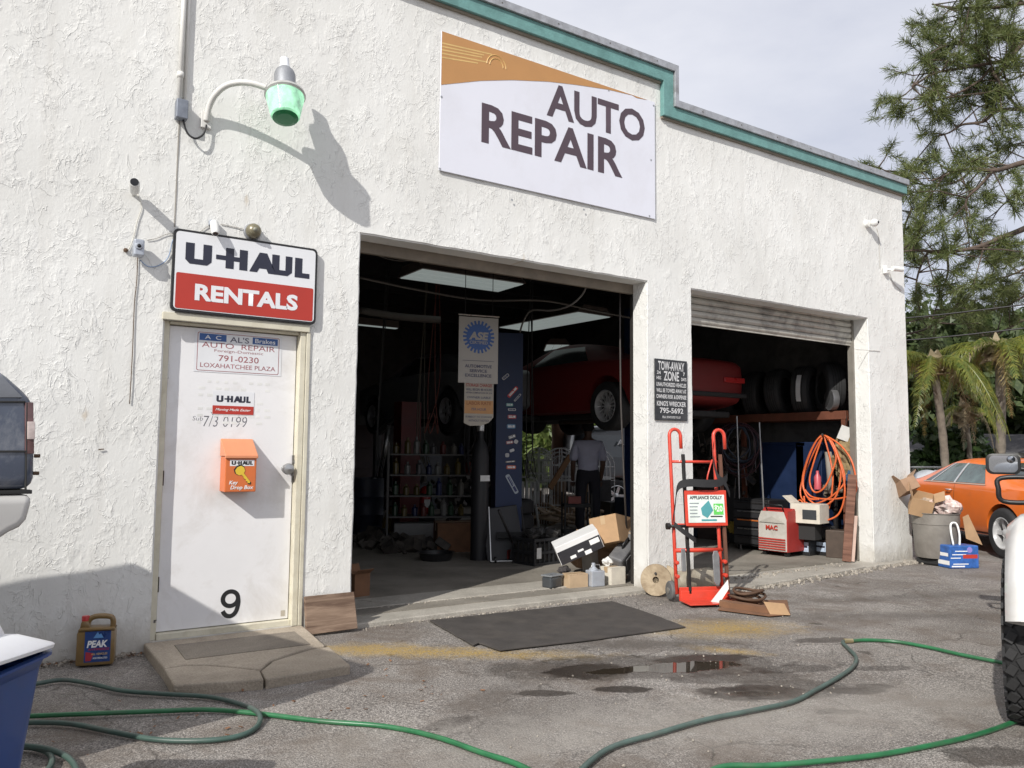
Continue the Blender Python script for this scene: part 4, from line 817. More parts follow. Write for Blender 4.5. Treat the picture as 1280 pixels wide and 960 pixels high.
def carton(name, label, c, d, rot, mat=CB, open_=False, lab=True, cat='cardboard box', group=None):
    "a cardboard box: walls, flaps or closed lid with tape, shipping label"
    t_ = thing(name, label, cat, c, 0, group); m3 = eul(*rot); t_.rotation_euler = m3.to_euler()
    w_, dp, h_ = d; th_ = .005; b3 = MB()
    for a, b4, c2, d2 in ((-w_ / 2, w_ / 2, -dp / 2, -dp / 2 + th_), (-w_ / 2, w_ / 2, dp / 2 - th_, dp / 2), (-w_ / 2, -w_ / 2 + th_, -dp / 2 + th_, dp / 2 - th_), (w_ / 2 - th_, w_ / 2, -dp / 2 + th_, dp / 2 - th_)): b3.bb(a, b4, c2, d2, 0, h_)
    b3.bb(-w_ / 2 + th_, w_ / 2 - th_, -dp / 2 + th_, dp / 2 - th_, 0, th_); b3.build('box_body', mat, t_, False, 0, False)
    if open_:
        for sx, ang in ((-1, 35), (1, 60)):
            f_ = MB().box((0, dp * .24, 0), (w_, dp * .48, .004)).build('flap', mat, t_, False, 0, False); f_.location = (0, sx * dp / 2, h_); f_.rotation_euler = (R(ang), 0, 0 if sx > 0 else math.pi)
    else:
        MB().bb(-w_ / 2, w_ / 2, -dp / 2, -.002, h_ + .001, h_ + .005).build('flap', mat, t_, False, 0, False); MB().bb(-w_ / 2, w_ / 2, .002, dp / 2, h_ + .001, h_ + .005).build('flap', mat, t_, False, 0, False)
        MB().bb(-w_ / 2 - .001, w_ / 2 + .001, -.025, .025, h_ + .0055, h_ + .0065).bb(-w_ / 2 - .0015, -w_ / 2 - .0005, -.025, .025, h_ * .7, h_ + .006).build('tape', TAPE, t_, False, 0, False)
    if lab: MB().bb(w_ * .05, w_ * .38, -dp * .38, -dp * .1, h_ + .0055, h_ + .007).build('shipping_label', LBL, t_, False, 0, False)
    return t_
c = on_z(447, 752, .04)
t_ = carton('small_box', 'small orange brown carton just inside the left jamb behind the plank', (c.x + .10, c.y + .25, .045), (.16, .15, .20), (0, 0, .2), CBD, True, False)
# junk heap at the pier foot
c = lambda px, py, Yv: on_y(px, py, Yv)
P = c(768, 681, .55); carton('taped_box', 'tan taped cardboard box with a white label on top of the junk heap', (P.x, .55, P.z), (.40, .30, .27), (R(-14), R(10), R(24)))
P = c(712, 699, .60); wbx = thing('printed_box', 'white box with a black printed side tilted in the junk heap', 'box', (P.x, .66, P.z - .02)); wbx.rotation_euler = (R(8), R(-24), R(-32))
MB().bb(-.06, .40, -.10, .16, .0, .19).build('box_body', M('glossy white card', (.72, .72, .72), .4, 0, .05), wbx, False, .004, False)
MB().bb(-.055, .395, -.1025, -.1005, .0, .135).build('black_panel', M('printed black', (.03, .03, .035), .35), wbx, False, 0, False)
dd = MB(); dd.bb(.28, .38, -.104, -.103, .07, .12).bb(.05, .11, -.104, -.103, .02, .05).bb(.14, .2, -.104, -.103, .055, .075).bb(.2, .27, -.104, -.103, .0, .04).build('print_marks', WHITE, wbx, False, 0, False)
P = c(782, 690, .5); gc = thing('grey_case', 'dull grey plastic case leaning on the junk heap against the pier', 'case', (P.x - .02, .46, P.z - .02)); gc.rotation_euler = (R(18), R(-32), R(15))
MB().bb(-.25, .20, -.08, .08, -.12, .15).build('case_shell', M('worn grey plastic', (.11, .11, .115), .6, 0, .2, 8, .001, 40, (.2, .19, .17), .5), gc, False, .02, False); MB().bb(-.17, .12, -.09, -.081, -.06, .10).build('case_panel', M('case panel', (.15, .15, .155), .55), gc, False, .005, False)
MB().tube([(-.08, 0, .15), (-.07, 0, .19), (.04, 0, .19), (.05, 0, .15)], .012, 6).build('handle', BLACK, gc, True, 0, False)
P = c(727, 714, .30); o = carton('beige_box', 'small beige carton on the floor in front of the junk heap', (P.x, .40, .045), (.21, .13, .12), (0, 0, R(-4)), M('beige card', (.45, .33, .21), .85, 0, .1, 9), False, False)
P = c(748, 716, .28); can = thing('metal_can', 'square light grey metal can with its spout up beside the beige carton', 'can', (P.x, .33, .045), R(-6))
GC_ = M('light grey tin', (.42, .45, .5), .35, .3, .1, 9, 0, 1, (.3, .25, .2), .4)
MB().bb(-.075, .075, -.06, .06, 0, .15).build('can_body', GC_, can, False, .008, False); MB().lathe([(.045, .0), (.045, .01), (.02, .035), (.018, .07), (0, .072)], (-.02, 0, .15), Z, 12).build('spout', GC_, can, 'auto', 0, False); MB().tube([(-.05, 0, .15), (-.04, 0, .2), (.05, 0, .2), (.06, 0, .15)], .006, 6).build('handle', METAL, can, True, 0, False)
P = c(783, 712, .33); carton('white_carton', 'white carton squeezed against the pier foot under the grey case', (4.24, .36, .045), (.19, .16, .16), (0, 0, R(4)), M('off white card', (.58, .54, .46), .8, 0, .12, 9), False, False)
P = c(699, 715, .35); jar = thing('plastic_tub', 'clear dark plastic tub lying left of the beige carton', 'tub', (P.x, .46, .045), R(15)); MB().bb(-.09, .09, -.06, .06, 0, .11).build('tub_body', M('smoked plastic', (.05, .055, .06), .12), jar, False, .02, False); MB().bb(-.095, .095, -.065, .065, .11, .125).build('tub_lid', M('tub lid', (.2, .21, .22), .3), jar, False, .005, False)
P = c(722, 684, .8); o = MB().sphere((0, 0, 0), .13, 12, (1, .8, .7)).build('crumpled_bag', M('white plastic bag', (.55, .54, .50), .4, 0, .1, 9, .02, 12)); tag(o, 'crumpled white plastic bag behind the tilted white box', 'plastic bag'); o.location = (P.x, .95, P.z)
for v in o.data.vertices: v.co += Vector((1, 1, 1)) * .03 * noise.noise(v.co * 22)
for i, (px_, py_) in enumerate(((716, 727), (724, 729), (730, 726))):
    P = on_z(px_, py_, .05); o = MB().lathe([(.012, 0), (.022, 0), (.022, .008), (.012, .008), (.012, 0)], (0, 0, 0), Z, 8).build('washer', METAL); o.location = P; o.rotation_euler = (R(20 * i), 0, 0); tag(o, ('left', 'middle', 'right')[i] + 'most of three loose metal fittings on the sunlit threshold', 'fitting', 'loose fittings on the threshold')
# black crates inside the shade
CRT = M('black plastic crate', (.018, .019, .021), .5)
def crate(name, label, c, d, rz, cat='crate', group=None):
    t_ = thing(name, label, cat, c, rz, group); w_, dp, h_ = d; th_ = .012
    b3 = MB().bb(-w_ / 2, w_ / 2, -dp / 2, dp / 2, 0, .012)
    for a in (0, h_ * .42, h_ - .03): b3.bb(-w_ / 2, w_ / 2, -dp / 2 - .004, -dp / 2 + th_, a, a + .03).bb(-w_ / 2, w_ / 2, dp / 2 - th_, dp / 2 + .004, a, a + .03).bb(-w_ / 2 - .004, -w_ / 2 + th_, -dp / 2, dp / 2, a, a + .03).bb(w_ / 2 - th_, w_ / 2 + .004, -dp / 2, dp / 2, a, a + .03)
    n_ = int(w_ / .07)
    for k in range(n_ + 1):
        x_ = -w_ / 2 + .012 + (w_ - .03) * k / n_; b3.bb(x_ - .008, x_ + .008, -dp / 2, -dp / 2 + .01, 0, h_).bb(x_ - .008, x_ + .008, dp / 2 - .01, dp / 2, 0, h_)
    for k in range(5): y_ = -dp / 2 + .02 + (dp - .04) * k / 4; b3.bb(-w_ / 2, -w_ / 2 + .01, y_ - .008, y_ + .008, 0, h_).bb(w_ / 2 - .01, w_ / 2, y_ - .008, y_ + .008, 0, h_)
    b3.build('crate_frame', CRT, t_, False, 0, False); MB().bb(-w_ / 2 + .02, w_ / 2 - .02, -dp / 2 + .02, dp / 2 - .02, .02, h_ * .8).build('contents', M('dark oily parts', (.03, .028, .026), .5, 0, .5, 30, .02, 20), t_, False, .01, False); return t_
P = on_z(690, 707, .05); cr = crate('plastic_crate', 'black lattice crate full of parts left of the junk heap', (P.x + .05, P.y + .3, .045), (.55, .38, .30), R(8)); MB().bb(-.24, -.17, -.198, -.196, .08, .2).build('crate_label', LBL, cr, False, 0, False)
pa_ = M('greasy metal', (.06, .058, .055), .4, .5, .4, 20)
pm = MB()
for k in range(16): pm.cyl((P.x + random.uniform(-.2, .3), P.y + .3 + random.uniform(-.15, .15), .35), (P.x + random.uniform(-.2, .3), P.y + .3 + random.uniform(-.15, .15), .40), random.uniform(.02, .06), n=9)
o = pm.build('greasy_parts', pa_); stuff(o); tag(o, 'jumble of greasy engine parts heaped on the black crate', 'engine parts')

# more of the heap: wedged cartons, paper and a bent panel
P = c(742, 690, .9); carton('brown_carton', 'brown carton wedged behind the tilted white box', (P.x, 1.0, P.z - .18), (.34, .26, .24), (R(6), R(14), R(-20)), M('dull cardboard', (.3, .19, .12), .9, 0, .15, 7), True, False)
P = c(770, 706, .4); carton('flattened_carton', 'flattened tan carton slumped under the grey case', (P.x, .5, .05), (.30, .22, .09), (R(4), R(-6), R(18)), CB, False, False)
P = c(734, 682, .75); carton('narrow_box', 'narrow grey box standing between the white box and the taped box', (P.x + .04, .74, .12), (.12, .12, .34), (R(5), R(-12), R(12)), M('grey card', (.22, .21, .20), .8, 0, .15, 8), False, False)
for i, (px_, py_, yy, lab) in enumerate(((705, 712, .62, 'crumpled dark rag left of the plastic tub'), (760, 702, .42, 'crumpled pale paper between the can and the grey case'), (786, 668, .5, 'crumpled brown paper against the pier above the grey case'))):
    P = c(px_, py_, yy); o = MB().sphere((0, 0, 0), .06, 14, (1.1, .8, .6)).build('crumpled_rag' if i == 0 else 'crumpled_paper', (M('dark rag', (.05, .045, .045), .9), LBL, M('packing paper', (.3, .24, .18), .8, 0, .4, 16))[i])
    for v in o.data.vertices: v.co += v.co.normalized() * .03 * noise.noise(v.co * 40 + Vector((i, 0, 0)))
    o.location = (P.x, yy, max(P.z, .07)); tag(o, lab, 'rag' if i == 0 else 'paper')
# ------------------------------------------------ red appliance dolly with its placard
RP = M('red dolly paint', (0.60, 0.055, 0.03), .38, 0, .08, 12, 0, 1, (.35, .06, .04), .35, .2); DKM = M('dark oiled steel', (.03, .028, .028), .45, .4, .2, 15); GRYR = M('grey rubber', (.12, .12, .12), .6)
bl = on_z(848, 752, .02); br = on_z(900, 748, .02)
dd_ = Vector((br.x - bl.x, br.y - bl.y, 0)); wdt = .50; du = Vector((.93, -.36, 0)).normalized()
dl = thing('hand_truck', 'red appliance dolly with twin hooped handles and an APPLIANCE DOLLY placard', 'hand truck', (bl.x, bl.y, 0))
base = on_z(846, 754, .0); back = Vector((-du.y, du.x, 0)) * 1.0   # leaning back toward the pier
tilt = Vector((back.x * .10, back.y * .10, 1)).normalized()
hL = base + Vector((0, 0, .08)); wd = (on_z(893, 756, 0) - base).length; hR = hL + du * .44
def rail(p, name, top=1.40):
    a = p; b3 = p + tilt * top; hp = [a, p + tilt * .5, p + tilt * 1.0, b3]
    fw_ = du * .115
    arc = [b3 + (du * (1 - math.cos(th)) * .055 + tilt * math.sin(th) * .06) for th in [math.pi * k / 8 for k in range(9)]]
    return MB().tube(hp[:-1] + arc + [arc[-1] - tilt * .12], .0165, 10).build(name, RP, dl, True)
rail(hL, 'rail', 1.42); rail(hR, 'rail', 1.42)
for k, zz in enumerate((1.18, .60, .38)): MB().cyl(hL + tilt * zz, hR + tilt * zz + (du * .02), .013 if k == 0 else .02, n=8).build('cross_bar', RP, dl, True)
MB().bb(0, 1, 0, 1, 0, 1)
def obox(o, ux, uy, uz, a, name, mat, par=dl, bevel=.004):
    "box spanned on three axes from o"
    vs = [o + ux * (a[i]) + uy * (a[2 + j]) + uz * (a[4 + k]) for k in (0, 1) for i, j in ((0, 0), (1, 0), (1, 1), (0, 1))]
    return MB().add(vs, [(3, 2, 1, 0), (4, 5, 6, 7), (0, 1, 5, 4), (1, 2, 6, 5), (2, 3, 7, 6), (3, 0, 4, 7)]).build(name, mat, par, False, bevel)
fr_ = Vector((du.y, -du.x, 0))       # toward the viewer side
for s_x in (.105, .475): obox(hL, du, fr_, tilt, (s_x, s_x + .028, .0, .03, .0, 1.25), 'guide_bar', DKM if s_x < .3 else M('rusty bar', (.12, .05, .03), .7))
obox(hL, du, fr_, tilt, (.03, .50, -.01, .03, -.06, .03), 'base_bar', RP)
obox(Vector((hL.x, hL.y, .02)), du, fr_, Z, (.02, .48, .0, .24, .0, .012), 'toe_plate', RP)
obox(Vector((hL.x, hL.y, .02)), du, fr_, Z, (.02, .48, .0, .02, .0, .12), 'toe_plate_back', RP)
obox(hL, du, fr_, tilt, (.10, .51, .034, .052, .60, .92), 'placard_frame', RP)
PLW = M('placard white', (.66, .72, .68), .4); pn_ = obox(hL, du, fr_, tilt, (.125, .485, .0525, .054, .63, .88), 'placard', PLW, bevel=0)
po_ = hL + fr_ * .0555
def ptx(s, a, z_, w_, h_, mat, bold=.02): return text(pn_, s, mat, po_ + du * a + tilt * z_, du, tilt, w_, h_, bold)
ptx('APPLIANCE DOLLY', .305, .855, .32, .032, BLACK, .03)
def pq(a, b3, z0, z1, mat, name, d_=.0):
    o_ = po_ + fr_ * d_; return MB().add([o_ + du * a + tilt * z0, o_ + du * b3 + tilt * z0, o_ + du * b3 + tilt * z1, o_ + du * a + tilt * z1], [(0, 1, 2, 3)]).build(name, mat, pn_)
LBLU = M('placard teal', (.08, .30, .32), .4); LGRN = M('price green', (.12, .55, .10), .4)
MB().prism([(.25, .76), (.33, .83), (.37, .74), (.31, .67), (.26, .70)], po_, du, tilt, .0004).build('picture', LBLU, pn_); pq(.375, .47, .70, .80, LGRN, 'price_patch', .0008); po_ = po_ + fr_ * .0015; ptx('$', .395, .765, .025, .05, WHITE); ptx('20', .432, .755, .06, .055, WHITE)
for k in range(5): pq(.14, .14 + random.uniform(.06, .1), .80 - k * .03, .808 - k * .03, M('placard print', (.25, .28, .3), .6), 'print_line')
pq(.25, .40, .645, .66, LBLU, 'print_line'); pq(.34, .46, .68, .69, BLACK, 'print_line')
# strap slung between the rails
STP = M('black webbing', (.022, .022, .024), .8, 0, .2, 20)
def strap(pts, w_, name='strap', mat=STP, par=dl):
    P_ = spline(pts, 6); vs = []
    for p in P_: vs += [p - Z * w_ / 2, p + Z * w_ / 2]
    o = MB().add(vs + [v + fr_ * .004 for v in vs], [f for i in range(len(P_) - 1) for f in ((i * 2, i * 2 + 2, i * 2 + 3, i * 2 + 1), (len(vs) + i * 2 + 1, len(vs) + i * 2 + 3, len(vs) + i * 2 + 2, len(vs) + i * 2))]).build(name, mat, par); return o
H = lambda a, z_, f_: hL + du * a + tilt * z_ + fr_ * f_
strap([H(-.03, .62, .05), H(.0, .80, .06), H(.03, .95, .07), H(.12, .99, .10), H(.28, .985, .11), H(.42, .99, .09), H(.52, 1.03, .05), H(.56, 1.10, .0)], .07)
strap([H(.56, .88, .02), H(.50, .98, .06), H(.42, 1.06, .07), H(.40, 1.22, .05), H(.43, 1.36, .02)], .055)
strap([H(-.02, .62, .06), H(.05, .56, .08), H(.16, .49, .05), H(.2, .46, .02)], .05)
MB().cyl(H(-.07, .60, .04), H(.10, .60, .04), .014, n=8).build('ratchet_bar', DKM, dl, True)
for s_x, z_ in ((-.07, .60),): MB().lathe([(.0, -.015), (.03, -.015), (.03, .015), (.0, .015)], H(s_x, z_, .04), du, 12).build('ratchet_knob', DKM, dl, 'auto')
MB().tube(spline([H(.40, 1.2, .03), H(.36, 1.12, .05), H(.33, 1.02, .05), H(.36, .97, .04), H(.40, 1.0, .04)], 5), .008, 6).build('hook', RP, dl, True)
# skid wheels and silver crank arm
for a_, nm in ((-.02, 'wheel'), (.50, 'wheel')):
    o = MB().lathe([(.02, -.025), (.075, -.022), (.085, -.012), (.085, .012), (.075, .022), (.02, .025)], H(a_, .02, -.08) * 1, du, 20).build('wheel', GRYR, dl, 'auto'); c3 = H(a_, .02, -.08); MB().lathe([(.0, -.03), (.03, -.03), (.03, .03), (.0, .03)], c3, du, 12).build('hub', METAL, o, 'auto')
ALU = M('bare aluminium', (.45, .46, .47), .35, .8, .1, 20)
MB().prism([(-.03, -.13), (-.015, -.16), (.015, -.16), (.03, -.13), (.032, .10), (.018, .14), (-.018, .14), (-.032, .10)], H(.36, .24, .07), du, tilt, .012).build('wheel_bracket', ALU, dl, False, .003)
MB().prism([(-.02, -.08), (.02, -.08), (.02, .12), (-.02, .12)], H(.06, .28, .04), du, tilt, .012).build('wheel_bracket', ALU, dl, False, .003)
for zz in (.16, .28): MB().lathe([(.0, .0), (.018, .0), (.018, .04), (.0, .045)], H(-.005, zz, .02), fr_, 10).build('bolt', RP, dl); MB().lathe([(.0, .0), (.018, .0), (.018, .04), (.0, .045)], H(.46, zz, .02), fr_, 10).build('bolt', RP, dl)

# wooden cable reel and round tank behind the dolly
RW = make_wood('pale reel wood', (.24, .18, .115), (.42, .34, .235), (6, 6, 6), .003)
rc = on_y(818, 731, -.20); rl = thing('wooden_reel', 'pale round wooden reel leaning at the pier foot behind the dolly', 'reel', (rc.x, -.2, 0))
ax_ = Vector((-.80, -.55, .14)).normalized(); rc = Vector((rc.x + .03, -.19, .148))
MB().lathe([(.03, -.012), (.145, -.012), (.148, .0), (.145, .012), (.03, .012), (.03, -.012)], rc, ax_, 28).build('reel_disc', RW, rl, 'auto')
MB().lathe([(.03, -.36), (.05, -.36), (.05, -.012), (.03, -.012)], rc, ax_, 16).build('reel_core', DKM, rl, 'auto'); MB().lathe([(.03, -.012), (.145, -.012), (.148, .0), (.145, .012), (.03, .012), (.03, -.012)], rc - ax_ * .37, ax_, 28).build('reel_disc', RW, rl, 'auto')
o = MB().lathe([(.0, .0), (.012, .0), (.012, .01), (.0, .01)], rc + ax_ * .012 + Z * .06, ax_, 8).build('bolt', DKM, rl)
tk = thing('air_tank', 'dull grey cylinder lying behind the dolly at the pier', 'tank', (4.75, -.22, 0))
MB().lathe([(.0, -.26), (.06, -.25), (.10, -.2), (.105, -.05), (.105, .2), (.06, .25), (.0, .26)], (4.80, -.20, .11), X, 20).build('tank_shell', M('khaki tank paint', (.30, .27, .21), .55, 0, .2, 10, 0, 1, (.16, .12, .08), .5), tk, 'auto')
# coil of brown strap in an open carton tray and flap
P = on_z(925, 762, .0); tr = thing('carton_tray', 'flattened cardboard tray beside the dolly toe plate', 'cardboard tray', (P.x, P.y, 0), R(-28))
A = [on_z(x, y, .012) for x, y in ((897, 762), (962, 770), (988, 768), (984, 750), (962, 750), (915, 748))]
b3 = MB(); b3.prism([(p.x, p.y) for p in A[:3] + A[3:]], (0, 0, .008), X, Y, .005); b3.build('tray_floor', CBD, tr)
p1_, p2_ = on_z(963, 768, .012), on_z(988, 769, .012); up_ = Vector((-.1, .25, .5)).normalized()
MB().add([p1_, p2_, p2_ + up_ * .10, p1_ + up_ * .11], [(0, 1, 2, 3)]).add([p1_ + Y * .004, p1_ + Y * .004 + up_ * .11, p2_ + Y * .004 + up_ * .10, p2_ + Y * .004], [(0, 1, 2, 3)]).build('tray_flap', CB, tr)
p1_, p2_ = on_z(891, 754, .02), on_z(906, 762, .012)
q1 = [on_z(889, 753, .03), on_z(897, 758, .012)]; e_ = at_d(911, 727, (on_z(897, 757, 0) - CAM).dot(FWD))
fv = [at_d(889, 752, 7.05), at_d(897, 758, 7.0), at_d(911, 736, 7.0), at_d(910, 725, 7.05)]
MB().add(fv + [v + Vector((.004, .008, 0)) for v in fv], [(0, 1, 2, 3), (7, 6, 5, 4), (0, 4, 5, 1), (1, 5, 6, 2), (2, 6, 7, 3), (3, 7, 4, 0)]).build('tray_flap', M('white card', (.66, .63, .60), .7), tr)
MB().prism([(p.x, p.y) for p in (on_z(899, 760, .0), on_z(962, 769, .0), on_z(962, 766.5, .0), on_z(901, 757, .0))], (0, 0, .013), X, Y, .045).build('tray_wall', CBD, tr)
P = on_z(930, 752, .03); coil = MB()
for k in range(5):
    rr_ = .085 + .028 * (k % 3); coil.tube([(P.x + .02 + rr_ * 1.25 * math.cos(a) + .01 * k, P.y + rr_ * math.sin(a), .03 + .022 * k + .012 * math.sin(a * 2 + k)) for a in [2 * math.pi * j / 24 for j in range(24)]], .013, 6, False, True)
o = coil.build('strap_coil', M('brown leather strap', (.085, .045, .025), .7, 0, .3, 20), None, True); tag(o, 'coil of brown strap lying in the cardboard tray', 'strap coil')
o = wire([(885, 742, -1.1), (897, 736, -1.0)], .004, BLACK) if False else None
MB_c = [on_z(x, y, .012) for x, y in ((905, 712), (930, 716), (960, 712), (965, 718), (930, 724), (900, 728), (890, 738), (915, 733), (950, 728))]
o = MB().tube(spline([p + Z * .008 for p in MB_c], 6), .008, 6).build('black_cable', BLACK, None, True); tag(o, 'tangled black cable on the cracked apron behind the dolly', 'cable')

# ------------------------------------------------ grey trash barrel with rubbish at the right corner of the building
tc_ = on_z(1172, 712, .0); TC = Vector((8.95, -.62, 0)); 
TC = Vector((on_z(1143, 706, 0).x + .0, 0, 0)); pL = at_d(1142, 640, 9.9); pR = at_d(1196, 640, 9.9); TC = (pL + pR) / 2; TC.z = 0
tr_ = (pR - pL).length / 2
GBR = M('weathered grey barrel', (.20, .185, .165), .6, 0, .15, 4, .001, 30, (.11, .095, .08), .6)
tb = thing('trash_barrel', 'weathered grey round trash barrel overflowing at the right corner of the building', 'trash barrel', TC)
htop = at_d(1170, 641, 9.9).z; hb = .09
MB().lathe([(.0, hb), (tr_ * .86, hb), (tr_ * .90, hb + .05), (tr_ * .97, htop * .72), (tr_ * .975, htop * .78), (tr_ * 1.0, htop * .79), (tr_, htop * .985), (tr_ * 1.05, htop), (tr_ * 1.05, htop * 1.01), (tr_ * .95, htop), (tr_ * .93, htop * .8)], TC, Z, 36).build('barrel_body', GBR, tb, 'auto')
MB().bb(TC.x - .17, TC.x + .17, TC.y - .17, TC.y + .17, 0.005, hb - .002).build('dolly_base', M('black dolly', (.02, .02, .02), .6), tb, False, .02)
def on_b(dx, dy, z_): return Vector((TC.x, TC.y, 0)) + Vector((RIGHT.x, RIGHT.y, 0)) * dx + Vector((FWD.x, FWD.y, 0)) * dy + Z * z_
P = on_b(-.20, .0, htop + .06); carton('torn_box', 'torn open tan cardboard box stuffed in the trash barrel', (P.x, P.y, P.z - .05), (.28, .25, .22), (R(14), R(-20), R(30)), CB, True, False)
P = on_b(-.27, .1, htop + .28); carton('crushed_box', 'crushed brown box highest on the trash barrel heap', (P.x, P.y, P.z - .04), (.26, .2, .16), (R(-20), R(24), R(60)), M('dull cardboard', (.3, .19, .12), .9, 0, .15, 7), True, False)
def bag(nm, lab, c_, r_, sc_, mat, amp=.35, f_=9):
    o = MB().sphere((0, 0, 0), r_, 22, sc_).build(nm, mat, None, False)
    for v in o.data.vertices: d_ = v.co.normalized(); v.co += d_ * r_ * amp * noise.noise(v.co * f_ / r_ * .3 + Vector(c_)) + d_ * r_ * .12 * noise.noise(v.co * 40)
    o.location = c_; return tag(o, lab, 'plastic bag')
P = on_b(.08, -.05, htop + .07); bag('rubbish_bag', 'clear bag of pink and white rubbish in the front of the trash barrel', P, .2, (1.1, .9, .6), M('pinkish clear bag', (.55, .42, .38), .25, 0, .5, 14, .01, 20, (.65, .63, .6), .8))
P = on_b(-.06, .12, htop + .10); bag('crumpled_paper', 'crumpled grey and brown packing paper in the trash barrel', P, .14, (1.1, 1, .7), M('packing paper', (.3, .24, .18), .8, 0, .4, 16))
fv = [on_b(.28, -.22, htop + .0), on_b(.42, -.25, htop - .36), on_b(.20, -.30, htop - .28), on_b(.19, -.26, htop - .03)]
o = MB().add(fv + [v - FWD * .008 for v in fv], [(3, 2, 1, 0), (4, 5, 6, 7), (0, 1, 5, 4), (1, 2, 6, 5), (2, 3, 7, 6), (3, 0, 4, 7)]).build('cardboard_flap', CB); tag(o, 'loose cardboard flap hanging over the right side of the trash barrel', 'cardboard')
# blue drink pack
BPK = M('blue printed carton', (.03, .11, .36), .4, 0, .3, 20); P = on_z(1206, 711, 0)
bp = thing('drink_pack', 'blue and white drink pack with a tall white strap right of the trash barrel', 'drink pack', (P.x + .05, P.y + .1, 0), R(-25))
MB().bb(-.19, .19, -.11, .11, .002, .27).build('pack_body', BPK, bp, False, .012, False)
w3 = MB()
for a_, b4, c4, d4 in ((-.17, .0, .02, .035), (-.15, .05, .05, .06), (-.18, -.05, .12, .13), (-.16, .02, .16, .17), (-.12, .1, .20, .21)): w3.bb(a_, b4, -.1118, -.1108, c4, d4)
w3.bb(-.1912, -.1905, -.1, .1, .04, .09).bb(-.1912, -.1905, -.08, .06, .14, .18).build('white_print', WHITE, bp, False, 0, False); MB().bb(-.02, .17, -.1125, -.1112, .12, .165).build('red_print', RED, bp, False, 0, False)
MB().lathe([(.0, .0), (.035, .0), (.035, .001), (.0, .001)], (.07, -.1112, .22), -Y, 16).build('round_print', M('logo violet', (.25, .2, .5), .4), bp, False, 0, False)
MB().tube(spline([(-.10, -.06, .27), (-.12, -.05, .42), (-.10, -.03, .52), (-.03, -.03, .52), (-.01, -.05, .40), (-.02, -.06, .27)], 5), .012, 6).build('carry_strap', WHITE, bp, True, 0, False)
# ================================================================== VEHICLE BUILDER
TYRE = M('tyre rubber', (.022, .022, .023), .75, 0, .2, 20, .002, 40); CHR = M('polished alloy', (.62, .62, .62), .3, .45, .08, 10); GLS = M('dark car glass', (.03, .04, .042), .12, 0, .1, 3, spec=.8); GLO = M('green reflection car glass', (.07, .105, .10), .10, 0, .5, 4, 0, 1, (.16, .17, .15), .3, spec=.9); UNDER = M('underbody black', (.02, .02, .02), .8)  # GLO: coupe glass colour lightened to stand in for reflections
def body_mesh(st, sub=2):
    m = MB(); rings = []
    for (x, zb, zbelt, zt, w_, wr) in st:
        h = [(0, zb), (.55 * w_, zb), (.90 * w_, zb + .02), (w_ * .985, zb + .22 * (zbelt - zb)), (w_, zb + .72 * (zbelt - zb)), (.965 * w_, zbelt), (wr * 1.01, zt - .10 * (zt - zbelt)), (.82 * wr, zt), (0, zt + .012)]
        rings.append([(x, y, z) for y, z in h] + [(x, -y, z) for y, z in h[-2:0:-1]])
    n_ = len(rings[0]); vs = [p for r_ in rings for p in r_]; fs = []
    for i in range(len(rings) - 1):
        for k in range(n_): fs.append((i * n_ + k, i * n_ + (k + 1) % n_, (i + 1) * n_ + (k + 1) % n_, (i + 1) * n_ + k))
    fs.append(tuple(range(n_ - 1, -1, -1))); fs.append(tuple((len(rings) - 1) * n_ + k for k in range(n_)))
    return m.add(vs, fs)
def evald(o):
    dg = bpy.context.evaluated_depsgraph_get(); me = bpy.data.meshes.new_from_object(o.evaluated_get(dg)); o.modifiers.clear(); o.data = me
    for p in me.polygons: p.use_smooth = True
    me.set_sharp_from_angle(angle=R(40)); return o
def car_body(st, mat, par, wheels, wr_, name='body', sub=2, arch=1.16):
    o = body_mesh(st).build(name, mat, None); bm = bmesh.new(); bm.from_mesh(o.data); cl_ = bm.edges.layers.float.new('crease_edge')
    n_ = 16
    for e in bm.edges:
        a, b2 = sorted(v.index for v in e.verts)
        if b2 - a == n_ and a % n_ in (5, 11): e[cl_] = .75
        if b2 - a == n_ and a % n_ in (2, 14): e[cl_] = .5
    bmesh.ops.recalc_face_normals(bm, faces=bm.faces); bm.to_mesh(o.data); bm.free()
    s = o.modifiers.new('s', 'SUBSURF'); s.levels = s.render_levels = sub; cut_ = []
    for (wx, wy, wz) in wheels:
        c = MB().cyl((wx, wy - .26 if wy > 0 else wy + .26, wz), (wx, wy + .3 if wy > 0 else wy - .3, wz), wr_ * arch, n=32).build('cutter', UNDER); cut_.append(c)
        b_ = o.modifiers.new('b', 'BOOLEAN'); b_.operation = 'DIFFERENCE'; b_.object = c; b_.solver = 'EXACT'
    bpy.context.view_layer.update(); evald(o)
    for c in cut_: bpy.data.objects.remove(c)
    o.parent = par; return o
